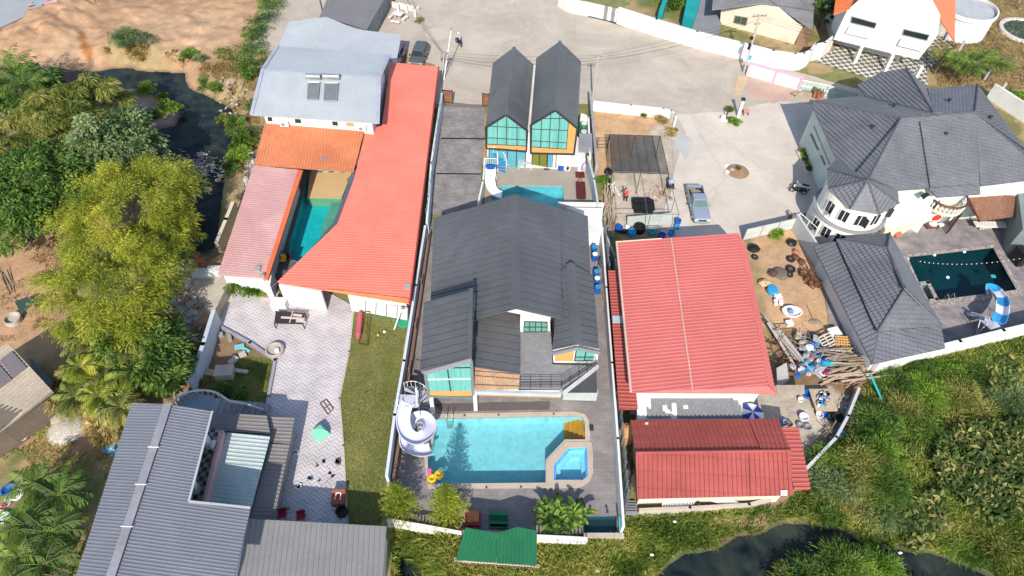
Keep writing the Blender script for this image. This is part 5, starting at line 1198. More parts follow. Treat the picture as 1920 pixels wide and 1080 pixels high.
pb_=plane((487,973,3.1),(724,987,2.7),(441,1090,3.1)); roof('roof',lb,[(455,972),(725,987),(717,1095),(430,1095)],pb_,((600,980),(590,1090)),RIB(.36,.05),mat('south_wing_grey',(.24,.235,.235),.5,(.205,.20,.20),.3,.07,stain=.12),label='low south wing roof')
m=M(); m.prism([U(P(u,v,2.6),0)for u,v in((470,980),(718,992),(712,1090),(450,1090))],0,2.55); m.build('wall',WHITE,lb)

# ================================================================ WALLS, FENCES, POLES
def posts_line(name,px,h,material,label,cat,n,rails=(1.0,),r=.04,infill=None,z0=0,group=None,rr=.025,pickets=0):
 t=thing(name,label,cat,P(*px[0],z0),group); pts=[P(u,v,z0)for u,v in px]
 for a,b in zip(pts[:-1],pts[1:]):
  L=(b-a).length; k=max(1,int(round(L/n)))
  for i in range(k+(b==pts[-1])):q=a.lerp(b,i/k); m=M(); m.cyl(q,q+Vector((0,0,h)),r,n=6); m.build('post',material,t)
  for f in rails:m=M(); m.cyl(a+Vector((0,0,h*f)),b+Vector((0,0,h*f)),rr,n=5); m.build('rail',material,t)
  if infill:s=M(); s.slab([a+Vector((0,0,.1)),b+Vector((0,0,.1)),b+Vector((0,0,h-.05)),a+Vector((0,0,h-.05))],Vector((-(b-a).y,(b-a).x,0)).normalized()*.03); s.build('panel',infill,t)
 return t
# centre plot boundary walls
wall_line('boundary_wall',[(830,200),(811,330),(803,440)],1.9,.22,mat('white_blue_wall',(.60,.65,.70),.7,(.52,.58,.63),.5,.05),'long white boundary wall between the salmon roof and the dark paved driveway')
m=M()
for k in range(9):
 q=P(832-(832-803)*k/8.5,200+240*k/8.5,0); m.cyl(q+Vector((-.15,0,0)),q+Vector((-.15,0,2.6)),.04,n=6)
 if k:m.cyl(q+Vector((-.15,0,2.5)),q0_+Vector((-.15,0,1.9)),.025,n=5)
 q0_=q
o=m.build('wire_post_row',STEEL); recenter(o); tag(o,'thin steel posts and braces along the wall west of the driveway','fence posts')
wall_line('boundary_wall',[(800,450),(783,560),(762,700),(745,800),(731,910)],2.0,.22,mat('pale_blue_wall',(.55,.60,.66),.7,(.47,.52,.58),.5,.05),'pale blue wall between the lawn and the villa side passage')
m=M()
for k in range(6):
 q=P(797-(797-737)*k/5.2,465+430*k/5.2,0); m.box((q.x+.35,q.y,1.0),(.1,.1,2.0));
a,b=P(800,450,0)+Vector((.32,0,0)),P(733,905,0)+Vector((.32,0,0)); m.box(((a.x+b.x)/2,(a.y+b.y)/2,.45),((b-a).length,.25,.9),math.atan2((b-a).y,(b-a).x))
o=m.build('side_planter',mat('brown_base',(.20,.12,.10),.8,fine=.1)); recenter(o); tag(o,'brown base strip with posts along the inside of the pale blue wall','planter')
EWW=mat('white_east_wall',(.68,.68,.67),.8,(.60,.60,.60),.5,.05)
wall_line('boundary_wall',[(1124,440),(1133,560),(1143,700),(1153,840),(1163,1000)],1.7,.18,EWW,'white wall along the east side of the big pool deck')
nt=thing('netted_fence','teal netted fence on posts just east of the white pool wall','fence',P(1150,700,0))
m=M(); pts=[P(*q,0)for q in((1129,440),(1140,560),(1150,700),(1161,840),(1171,960))]
NET=mat('teal_net',(.22,.36,.40),.8,(.13,.24,.28),3,.3); s=M()
for a,b in zip(pts[:-1],pts[1:]):
 for i in range(7):q=a.lerp(b,i/7); m.cyl(q,q+Vector((.1,0,2.3)),.035,n=5)
 for h in(.6,1.2,1.8,2.3):m.cyl(a+Vector((0,0,h)),b+Vector((0,0,h)),.02,n=4)
 d=(b-a); n_=int(d.length/.22)
 for i in range(n_):
  q=a.lerp(b,i/n_)
  if(i*7919)%11>1:s.add([q+Vector((.05,0,.3)),q+d/n_*.7+Vector((.05,0,.3)),q+d/n_*.7+Vector((.10,0,2.2)),q+Vector((.10,0,2.2))],[(0,1,2,3)])
m.build('posts',STEEL,nt); s.build('netting',NET,nt)
# walls by the twin house patio
wall_line('patio_wall',[(911,318),(906,360),(897,402)],1.6,.18,WHITE,'low white wall on the driveway side of the twin house patio')
wall_line('patio_wall',[(1099,318),(1110,360),(1117,405)],1.9,.2,PALE,'pale blue wall on the east side of the twin house patio')
wall_line('rear_wall',[(1046,402),(1127,403)],1.7,.2,WHITE,'white wall with a small door between patio and villa','wall')
m=M(); m.prism([U(P(u,v,1.8),0)for u,v in((1060,388),(1131,389),(1127,436),(1102,437),(1100,405))],0,1.75); o=m.build('service_room',WHITE); recenter(o); tag(o,'flat white service room at the north east corner of the villa','outbuilding')
wall_line('garage_wall',[(1088,240),(1100,246),(1103,320)],2.0,.2,WHITE,'white wall between the green tanks and the vacant lot')
m=M(); a,b=P(1104,190,0),P(1116,330,0); m.box(((a.x+b.x)/2,(a.y+b.y)/2,.8),((b-a).length,.3,1.6),math.atan2((b-a).y,(b-a).x)); o=m.build('mossy_wall',GREYW); recenter(o); tag(o,'weathered grey wall east of the green tanks beside the vacant lot','wall')
for i,v in enumerate((218,232,247)):
 q=P(1095,v,1.2); t=thing('water_tank',['green water tank nearest the street beside the twin house','middle one of the three green water tanks','green water tank nearest the small grey annex roof'][i],'tank',(q.x,q.y,0),'green tanks beside the twin house')
 m=M(); m.lathe((q.x,q.y,0),[(.55,0),(.6,.1),(.6,1.1),(.5,1.25)],14); m.build('body',mat('green_tank',(.02,.14,.07),.5),t); m=M(); m.lathe((q.x,q.y,1.25),[(.35,0),(.33,.08),(.2,.12)],12); m.build('lid',mat('white_lid',(.55,.60,.58),.5),t)
# vacant lot L wall
lotw=wall_line('lot_wall',[(1112,207),(1180,214),(1240,220),(1255,224),(1262,232),(1263,236)],1.3,.22,WHITE,'white rounded wall with vents round the vacant sand lot')
m=M()
for u,v in((1118,212),(1150,213),(1188,216)):
 q=P(u,v,.55); m.box(q+Vector((0,-.16,0)),(.9,.08,.35))
m.build('vent_grille',DARKM,lotw)
# driveway gate leaves
for lbl,a,b in(('dark slatted gate leaf standing open on the west side of the driveway',(831,192),(849,194)),('dark slatted gate leaf standing open against the twin house',(905,199),(917,200))):
 t=thing('gate',lbl,'gate',P(*a,0)); p,q=P(*a,0),P(*b,0); d=q-p; rz=math.atan2(d.y,d.x); m=M()
 for h in(.1,1.75):m.box((p+q)/2+Vector((0,0,h)),(d.length,.08,.1),rz)
 for w in(p,q):m.box(w+Vector((0,0,.95)),(.1,.1,1.9),rz)
 m.build('frame',DARKM,t); m=M()
 for i in range(7):m.box(p.lerp(q,(i+.5)/7)+Vector((0,0,.93)),(d.length/9,.05,1.6),rz)
 m.build('slats',mat('rust_slat',(.28,.12,.045),.7,(.15,.07,.03),2,.2),t)
# north long white wall
nw=wall_line('long_white_wall',[(1158,44),(1225,66),(1300,89),(1395,113),(1440,125),(1480,131),(1497,130),(1508,124),(1518,112)],2.35,.3,WHITE,'long high white wall curving along the north side of the street')
m=M(); pts=[P(u,v,2.37)for u,v in((1163,5),(1300,52),(1420,86),(1500,104))]
for a,b in zip(pts[:-1],pts[1:]):m.cyl(a,b,.05,n=5)
m.build('coping',PALE,nw)
wall_line('carport_wall',[(1518,113),(1535,110),(1552,96),(1562,80)],2.35,.3,WHITE,'white wall joining the long street wall to the orange roofed house')
wall_line('gate_wall',[(1048,12),(1062,21),(1070,24),(1102,30)],2.0,.25,WHITE,'short white wall with a letter box left of the striped sliding gate')
t=thing('sliding_gate','striped white and grey sliding gate in the long white wall','gate',P(1102,32,0)); a,b=P(1103,31,0),P(1158,44,0); d=b-a; rz=math.atan2(d.y,d.x)
m=M(); g=M()
for i in range(16):
 q=a.lerp(b,(i+.5)/16); (g if i in(8,9,12,13,15)else m).box(q+Vector((0,0,1.1)),(d.length/18,.08,2.0),rz)
m.build('panel',WHITE,t); g.build('slats',GREY,t); m=M(); m.box((a+b)/2+Vector((0,-.08,.08)),(d.length,.12,.12),rz); m.build('rail',DARKM,t)
# pink edged wall panels
pk2=thing('pink_trimmed_wall','white wall panels with pink edging beside the reddish paving','wall',P(1450,150,0))
ap,bp_=P(1400,142,0),P(1496,170,0); wpl=vplane(ap,bp_); m=M(); d=bp_-ap; m.box((ap+bp_)/2+Vector((0,0,.9))-wpl[1]*.12,(d.length,.2,1.8),math.atan2(d.y,d.x)); m.build('panel',WHITE,pk2)
m=M(); PNK=mat('soft_pink_paint',(.75,.42,.52),.7,fine=.03); rz=math.atan2(d.y,d.x)
for f in(0,.52,1):m.box(ap+d*f+Vector((0,0,.92)),(.25,.3,1.9),rz)
m.box((ap+bp_)/2+Vector((0,0,1.86)),(d.length,.3,.14),rz); m.build('edging',PNK,pk2)
gf=posts_line('pale_fence',[(1498,170),(1545,180),(1600,194)],1.5,STEEL,'pale green slatted fence east of the pink trimmed wall','fence',2.6,(.05,.5,1.0),.06,mat('pale_green_panel',(.42,.50,.47),.7,fine=.05),rr=.03)
for u,v in((1525,180),(1532,182),(1539,180)):
 q=P(u,v,0); t=thing('plant_trough','rusty brown trough with yellowing plants, '+{1525:'west end',1532:'middle',1539:'east end'}[u]+' of the three by the pale fence','planter',q,'troughs by the pale fence')
 m=M(); m.box(q+Vector((0,0,.35)),(.35,1.3,.7),-.25); m.build('trough',mat('brown_trough',(.32,.13,.07),.8),t); pos,out,rn=crown_data((q.x,q.y+.3,.8),(.25,.6,.2),5,30,.2); diamonds('plant',pos,out,np.cross(out,unit(len(pos))),.2,.07,LEAF_YEL,t,rn)
m=M(); m.ball(P(1505,178,.2),.9,10,sq=(1.5,.7,.6),jit=.2); m.ball(P(1497,176,.2),.5,8,sq=(1.3,.8,.6),jit=.2); o=m.build('rubble_heap',mat('rubble_tan',(.33,.28,.20),.95,(.2,.17,.12),2,.3,.4)); recenter(o); tag(o,'tan rubble heap beside the brown plant troughs','heap')
# garden plot wall, side walls in the west
wall_line('leaning_wall',[(412,608),(394,668),(371,735)],1.9,.35,PALE,'thick pale blue white wall west of the small dirt garden')
wall_line('terrace_kerb',[(408,611),(470,645),(517,677),(505,742)],.25,.25,mat('lilac_kerb',(.30,.29,.33),.7),'low dark kerb edging the zigzag terrace beside the dirt garden','kerb')
posts_line('glass_screen_fence',[(437,545),(424,573),(409,605)],1.3,mat('bronze_rail',(.30,.24,.18),.6),'low screen fence at the west end of the zigzag terrace','fence',1.2,(.1,.5,1.0),.04,mat('smoky_panel',(.36,.31,.24),.3))
wall_line('creek_wall',[(444,400),(432,430),(415,472)],1.5,.35,CREAM,'pale cream wall on the creek bank beside the pink roof')
posts_line('creek_fence',[(482,300),(468,335),(446,392)],1.2,mat('grey_rail',(.30,.30,.28),.7),'thin grey rail fence above the creek beside the pink roof','fence',1.5,(.4,1.0),.04)
wall_line('lawn_kerb',[(664,577),(655,660),(637,748),(644,836),(652,985)],.12,.14,CONCP,'pale concrete edging between the zigzag terrace and the lawn','kerb')
# driveway-side fence of villa (south) : balusters
def balustrade(px,h,label):
 t=thing('balustrade',label,'fence',P(*px[0],0)); pts=[P(*q,0)for q in px]; m=M(); b_=M(); c_=M()
 for a,b in zip(pts[:-1],pts[1:]):
  d=b-a; rz=math.atan2(d.y,d.x); c=(a+b)/2
  b_.box(c+Vector((0,0,.18)),(d.length,.26,.6),rz); m.box(c+Vector((0,0,h)),(d.length,.24,.12),rz); k=int(d.length/.25)
  for i in range(k+1):c_.lathe(a.lerp(b,i/k)+Vector((0,0,.48)),[(.05,0),(.08,.12),(.05,(h-.55)*.6),(.07,h-.55)],6)
 m.build('handrail',WHITE,t); b_.build('base',WHITE,t); c_.build('balusters',WHITE,t); return t
balustrade([(729,986),(800,998),(866,1010)],1.15,'white balustrade south of the two conifers at the pool deck edge')
balustrade([(1003,1016),(1098,1021)],1.15,'white balustrade south of the banana plants by the teal pond')
wall_line('deck_edge_wall',[(1098,1008),(1164,1008)],.5,.35,CONCP,'low concrete edge wall south of the teal pond','wall')
wall_line('deck_edge_wall',[(866,1004),(1003,1010)],.4,.3,CONCP,'low concrete edge between the green roof and the pool deck','wall')
# east yard walls
EG=mat('grey_blockwork',(.38,.39,.40),.85,(.31,.32,.33),.5,.08)
EG2=mat('pale_grey_render',(.47,.48,.48),.8,(.41,.42,.42),.5,.05)
yw=wall_line('yard_wall',[(1484,428),(1530,500),(1580,590),(1626,697)],2.0,.22,EG2,'long grey wall with pilasters between the sand yard and the slate pool house')
m=M()
for f in np.linspace(.04,.96,6):
 a,b=P(1484,428,0),P(1626,697,0); q=a.lerp(b,f)+Vector((-.25,-.1,0)); m.box((q.x,q.y,1.05),(.3,.35,2.1),-.45)
m.build('pilasters',EG,yw)
posts_line('sheet_metal_fence',[(1392,452),(1484,431)],1.7,STEEL,'pale corrugated sheet fence on the north side of the sand yard','fence',2.2,(.1,.5,1.0),.05,mat('pale_sheet',(.47,.49,.46),.6,(.40,.42,.39),.8,.08))
sw_=wall_line('south_white_wall',[(1632,702),(1700,682),(1780,662),(1860,642),(1960,618)],1.9,.3,WHITE,'long white wall south of the pool house and blue slide')
m=M()
for f in np.linspace(.45,.97,6):
 a,b=P(1632,702,0),P(1960,618,0); q=a.lerp(b,f)+Vector((.05,-.45,0)); m.box((q.x,q.y,.9),(.14,.9,.12),.25,tilt=Matrix.Rotation(rad(-50),3,'X'))
m.build('braces',WHITE,sw_)
posts_line('steel_gate',[(1487,428),(1520,458)],2.2,WPL,'white pipe gate between the yard wall and the round tower','gate',1.2,(.05,.5,1.0),.05,rr=.04)
wall_line('east_drive_kerb',[(1536,386),(1532,398),(1545,412)],.35,.25,CREAM,'curved cream planter kerb at the foot of the round tower','kerb')
wall_line('driveway_rail',[(1478,410),(1536,402)],.5,.12,mat('brown_beam',(.22,.17,.13),.8),'low brown beam across the yard entrance by the tower','rail')
wall_line('north_east_wall',[(1852,184),(1925,232),(1990,280)],2.0,.3,WHITE,'white wall east of the slate mansion below the palms')
wall_line('low_house_wall',[(1198,962),(1290,958),(1400,952),(1440,940)],.7,.2,CONCP,'low concrete wall along the bank below the crimson roof')
wall_line('yard_edge_wall',[(1508,884),(1560,830),(1582,790),(1602,740)],1.0,.22,EG2,'grey concrete edge wall curving round the scrap yard')
wall_line('red_house_wall',[(1128,445),(1150,500),(1160,620),(1170,745)],1.4,.18,mat('stained_wall',(.42,.40,.36),.9,(.28,.26,.23),1,.2),'stained narrow wall west of the red lean-to strip')
# green roofed pavilion at the south edge
pv=thing('green_roofed_pavilion','small pavilion with dark green metal roof over the bank south of the pool deck','pavilion',P(930,1020,0))
g0,g1,g2,g3=P(873,989,2.6),P(1008,998,2.6),P(1008,1058,2.1),P(855,1050,2.1); mid0,mid1=P(932,1000,2.75),P(930,1056,2.3)
pl_=plane(g0,mid0,g3); roof('roof',pv,[[g0,mid0,on(930,1055,pl_),g3]],pl_,(g0,g3),RIB(.27,.05),GREENR,label='west half');
pl_=plane(mid0,P(1007,990,2.6),P(1006,1060,2.1)); roof('roof',pv,[[mid0,on(970,988,pl_),P(1007,995,2.6),P(1006,1060,2.1),on(931,1056,pl_)]],pl_,(on(970,995,pl_),on(968,1055,pl_)),RIB(.27,.05),GREENR,label='east half')
m=M(); m.prism([U(P(u,v,1.9),0)for u,v in((868,993),(1000,996),(1000,1045),(865,1040))],-1.5,1.8); m.build('wall',mat('pavilion_cream',(.50,.46,.38),.8),pv)
m=M(); r_=M()
for a,b in(((853,1056),(1010,1068)),):
 p,q=P(*a,.0),P(*b,.0); k=int((q-p).length/.22)
 for i in range(k+1):w=p.lerp(q,i/k); m.cyl(w,w+Vector((0,0,1.0)),.02,n=4)
 for h in(.1,.55,1.0):r_.cyl(p+Vector((0,0,h)),q+Vector((0,0,h)),.03,n=5)
m.build('pickets',mat('pinkish_rail',(.55,.45,.42),.7),pv); r_.build('rails',mat('pinkish_rail2',(.50,.38,.35),.7),pv)
m=M(); c=P(930,1060,0); m.box((c.x,c.y+.6,-.1),(6.3,2.0,.15)); m.build('deck',CONCP,pv)
# utility poles, street lamps, wires
def pole(uv,top,h,r,label,name='utility_pole',arms=(),material=None):
 b=P(*uv,0); t=thing(name,label,'pole',b); e=P(*top,h); m=M(); m.cyl(b,e,r,r*.7,8); m.build('shaft',material or mat('concrete_pole',(.42,.40,.37),.9,fine=.1),t)
 for(dx,dz,L_)in arms:m=M(); m.box(e+Vector((dx,0,dz)),(L_,.1,.1),.2); [m.cyl(e+Vector((dx+L_*(k-.5)*.8,0,dz+.03)),e+Vector((dx+L_*(k-.5)*.8,0,dz+.25)),.05,n=6)for k in(0,.33,.66,1)]; m.build('crossarm',GREY,t)
 return t,e
t1,e1=pole((1110,190),(1122,104),6.2,.13,'grey utility pole east of the twin gabled house',arms=((0,-.2,1.0),))
t2,e2=pole((1394,137),(1425,28),7.8,.15,'tall utility pole with boxes beside the pink trimmed wall',arms=((0,-.15,1.8),(0,-1.2,.8)))
m=M(); m.box(t2.location.lerp(e2,.28)+Vector((.25,0,0)),(.35,.25,.5)); m.build('meter_box',mat('blue_box',(.05,.35,.6),.5),t2)
m=M()
for f in(.45,.5,.62):m.box(t2.location.lerp(e2,f)+Vector((-.2,0,0)),(.4,.3,.35),f*9)
m.build('cable_bundle',BLACK,t2)
t3,e3=pole((827,152),(833,98),4.0,.13,'concrete utility pole with transformer tangle by the salmon roof corner',arms=((0,-.2,.9),))
m=M()
for i in range(9):a=random.uniform(0,6.28); m.tube([e3+Vector((0,0,-.3*i/3)),e3+Vector((math.cos(a)*.5,math.sin(a)*.3,-.4-i*.12)),e3+Vector((math.cos(a)*.3,.1,-1-i*.1))],.03,4)
m.build('cable_bundle',RUST,t3)
t4,e4=pole((832,150),(846,56),6.4,.07,'slim white street lamp leaning over the street near the motorbike','street_lamp',material=WPL)
m=M(); m.box(e4+Vector((0,.2,.05)),(.18,.7,.1)); m.build('lamp_head',mat('blue_grey_lamp',(.25,.38,.42),.4),t4)
t5,e5=pole((607,30),(588,-50),6.0,.1,'dark wooden pole at the top edge beside the long grey shed',material=DARKM)
t6,e6=pole((739,618),(752,582),2.6,.07,'white lamp post on the lawn near the pale blue wall','garden_lamp',material=WPL)
m=M(); m.ball(e6,.2,10); m.build('lamp_head',WPL,t6)
def wire(a,b,sag,r=.014,k=14):
 m=M(); m.tube([a.lerp(b,i/k)-Vector((0,0,4*sag*(i/k)*(1-i/k)))for i in range(k+1)],r,3); return m
n_=0
LW=['upper','second','third','lower','loose']
for(a,b,nm)in((e1,e2,'between the twin house pole and the pink wall pole'),(e3,e1,'between the tangled pole and the twin house pole'),(e3,P(745,-40,6.5),'running north west from the tangled pole'),(e2,P(1990,150,7.5),'running east from the pole by the pink wall')):
 for i in range(3 if b is not e1 else 4):
  off=Vector((0,0,-.28*i)); m=wire(a+off+Vector((.12*i-.2,0,0)),b+off+Vector((.12*i-.2,0,0)),.35+.25*i,.013 if i<2 else .022)
  o=m.build('overhead_wire',BLACK); recenter(o); tag(o,f'{LW[i]} overhead wire {nm}','wire','overhead wires along the street')

# ================================================================ SLIDES, VEHICLES, FURNITURE
def spline(pts,k=8):
 out=[]; p=[pts[0]]+list(pts)+[pts[-1]]
 for i in range(1,len(p)-2):
  for j in range(k):
   t=j/k; a,b,c,d=p[i-1],p[i],p[i+1],p[i+2]
   out.append(.5*((2*b)+(c-a)*t+(2*a-5*b+4*c-d)*t*t+(3*b-a-3*c+d)*t**3))
 out.append(Vector(pts[-1])); return out
def chute(name,pts,w,depth,mats,parent,th=.05,k=8,seg=None):
 """U-section channel swept along the points; seg(i) picks the material along the length"""
 p=spline([Vector(x)for x in pts],k); m=M(); rings=[]
 prof=[(-w/2-.06,depth),(-w/2,depth),(-w/2*.92,depth*.35),(-w/2*.6,.04),(0,0),(w/2*.6,.04),(w/2*.92,depth*.35),(w/2,depth),(w/2+.06,depth),(w/2*.98,depth*.3),(w/2*.62,-th),(0,-th-.02),(-w/2*.62,-th),(-w/2*.98,depth*.3)]
 for i,q in enumerate(p):
  d=(p[min(i+1,len(p)-1)]-p[max(i-1,0)]); d.z*=.5; d.normalize(); s=d.cross(Vector((0,0,1))).normalized(); up=s.cross(d)
  rings.append([q+s*a+up*b for a,b in prof])
 n=len(prof); vs=[v for r in rings for v in r]
 for i in range(len(p)-1):
  fs=[(i*n+j,i*n+(j+1)%n,(i+1)*n+(j+1)%n,(i+1)*n+j)for j in range(n)]
  m.f+=fs; m.m+=[0 if seg is None else seg(i/(len(p)-1))]*n
 m.f+=[tuple(range(n-1,-1,-1)),tuple(range((len(p)-1)*n,len(p)*n))]; m.m+=[0 if seg is None else seg(0),0 if seg is None else seg(1)]
 m.v=[tuple(v)for v in vs]
 o=m.build(name,mats,parent,smooth=True);
 try:o.data.set_sharp_from_angle(angle=rad(50))
 except Exception:pass
 return o,p
def spiral_stair(parent,c,r,z1,a0,a1,n,tread_mat,rail_mat,z0=.1):
 m=M(); rl=M(); top=[]
 for i in range(n):
  f=i/(n-1); a=a0+(a1-a0)*f; da=abs(a1-a0)/(n-1)*.95; z=z0+(z1-z0)*(i+1)/n
  q=[Vector((c.x,c.y,z)),Vector((c.x+math.cos(a-da/2)*r,c.y+math.sin(a-da/2)*r,z)),Vector((c.x+math.cos(a+da/2)*r,c.y+math.sin(a+da/2)*r,z))]
  m.slab(q,(0,0,-.08)); e=Vector((c.x+math.cos(a)*r,c.y+math.sin(a)*r,z)); rl.cyl(e,e+Vector((0,0,.85)),.022,n=5); top.append(e+Vector((0,0,.85)))
 rl.tube(top,.03,5); rl.cyl((c.x,c.y,0),(c.x,c.y,z1+.9),.07,n=8)
 m.build('treads',tread_mat,parent); rl.build('railing',rail_mat,parent)
BLUSH=mat('slide_blue',(.10,.20,.36),.35,fine=.03)
s1=thing('spiral_slide','lilac white spiral water slide with curved stair at the pool north west corner','water slide',P(775,800,0))
chute('chute',[P(766,757,2.9),P(761,768,2.8),P(757,785,2.6),P(758,802,2.45),P(765,818,2.3),P(783,826,2.15),P(802,815,2.0),P(806,798,1.85),P(795,786,1.7),P(779,788,1.5),P(768,802,1.3),P(762,820,1.1),P(765,838,.9),P(780,846,.75),P(796,848,.65),P(808,845,.55)],.95,.36,LILAC,s1,k=7)
cst=P(788,762,0); cst=P(788,775,0)
spiral_stair(s1,P(787,772,0),1.1,2.8,rad(-35),rad(155),12,mat('stair_grey',(.40,.42,.48),.6),WPL)
m=M(); m.box(P(766,752,2.85),(1.5,1.1,.08)); m.build('platform',mat('platform_grey',(.45,.47,.52),.6),s1)
m=M()
c=P(766,752,2.85)
for dx in(-.75,.75):
 for dy in(-.5,0,.5):m.cyl(c+Vector((dx,dy,0)),c+Vector((dx,dy,.9)),.025,n=5)
 m.cyl(c+Vector((dx,-.5,.9)),c+Vector((dx,.5,.9)),.03,n=5)
m.build('guard_rail',WPL,s1)
m=M(); q=P(789,800,0); m.cyl(q,q+Vector((0,0,2.4)),.12,n=8); [m.cyl(q+Vector((0,0,z)),q+Vector((math.cos(a)*1.1,math.sin(a)*1.1,z+.1)),.06,n=6)for z,a in((1.3,2.8),(1.8,4.4),(1.6,.3),(1.0,3.6))]; m.cyl(c+Vector((.6,.4,-2.8)),c+Vector((.6,.4,0)),.05,n=6); m.cyl(c+Vector((-.6,.4,-2.8)),c+Vector((-.6,.4,0)),.05,n=6); m.build('support',WPL,s1)
s2=thing('patio_slide','white water slide with blue stair treads beside the small sparkling pool','water slide',P(925,345,0))
chute('chute',[P(920,318,1.9),P(920,330,1.7),P(919,343,1.2),P(922,357,.6),P(931,366,.25),P(940,369,.15)],.95,.35,WPL,s2,k=6)
m=M(); m.box(P(921,313,1.95),(1.3,.6,.08)); m.build('platform',BLUEP,s2)
spiral_stair(s2,P(933,322,0),1.0,1.9,rad(-20),rad(120),8,mat('blue_tread',(.03,.22,.50),.5),WPL)
m=M(); c=P(920,312,1.95)
for i in range(7):q=c+Vector((-.65+i*.2,.28+math.sin(i/6*3.1)*.15,0)); m.cyl(q,q+Vector((0,0,.85)),.022,n=5)
m.cyl(c+Vector((-.65,.3,.85)),c+Vector((.6,.3,.85)),.03,n=5); m.cyl(c+Vector((-.7,-.6,.0)),c+Vector((-.7,.3,.85)),.03,n=5)
for dx in(-.6,.6):m.cyl(c+Vector((dx,.2,-1.95)),c+Vector((dx,.2,0)),.04,n=6)
m.build('guard_rail',WPL,s2)
s3=thing('striped_slide','blue and white striped water slide curling into the dark pool','water slide',P(1860,590,0))
chute('chute',[P(1869,604,1.9),P(1874,592,1.7),P(1876,578,1.45),P(1875,564,1.2),P(1868,552,.95),P(1860,545,.7),P(1849,545,.5)],1.05,.38,[CYANP,WPL],s3,k=8,seg=lambda f:0 if int(f*5.2)%2==0 else 1)
m=M(); q=P(1852,605,1.85); m.slab([P(1838,600,1.6),P(1868,603,1.9),P(1876,612,1.9),P(1858,617,1.9)],(0,0,-.08)); m.build('platform',mat('white_grey_deck',(.45,.48,.52),.5),s3)
m=M();
for i in range(9):
 f=i/8; q=P(1820+f*34,591+f*10-math.sin(f*3)*3,.3+1.4*f); m.box(q,(.7,.35,.06),-.6)
m.build('treads',mat('frosted_tread',(.40,.45,.50),.5),s3)
m=M(); pr_=[P(1822+f*34,585+f*10,1.0+1.3*f)for f in(0,.25,.5,.75,1)]; m.tube(pr_,.035,5)
for i,f in enumerate((0,.25,.5,.75,1)):q=P(1820+f*34,592+f*10,.1+1.3*f); m.cyl(q,pr_[i],.025,n=5)
for a,b in(((1830,628),(1838,600)),((1830,628),(1852,606)),((1884,604),(1890,586))):m.cyl(P(*a,0),P(*b,1.9),.04,n=5)
for k in range(4):m.cyl(P(1878+k,606-k*6,1.0),P(1888,600-k*4,1.6),.025,n=5)
m.build('railing',WPL,s3)

# ---- vehicles, built at the origin facing +Y and then placed
def loft(mb,secs,mi=0,cap=True):
 n=len(secs[0]); vs=[p for s in secs for p in s]
 fs=[(i*n+j,i*n+(j+1)%n,(i+1)*n+(j+1)%n,(i+1)*n+j)for i in range(len(secs)-1)for j in range(n)]
 if cap:fs+=[tuple(range(n-1,-1,-1)),tuple(range((len(secs)-1)*n,len(secs)*n))]
 return mb.add(vs,fs,mi)
def carsec(y,w,z0,z1,rnd=.12):
 return[Vector((x,y,z))for x,z in((-w+rnd,z0),(w-rnd,z0),(w,z0+rnd),(w,z1-rnd),(w-rnd,z1),(-w+rnd,z1),(-w,z1-rnd),(-w,z0+rnd))]
def wheels(t,ys,w,r=.36):
 for y in ys:
  for s in(-1,1):
   m=M(); m.cyl((s*(w-.22),y,r),(s*w,y,r),r,n=18); wh_=m.build('wheel',TYRE,t); m=M(); m.cyl((s*(w-.02),y,r),(s*(w+.02),y,r),r*.6,n=12); m.build('rim',STEEL,wh_)
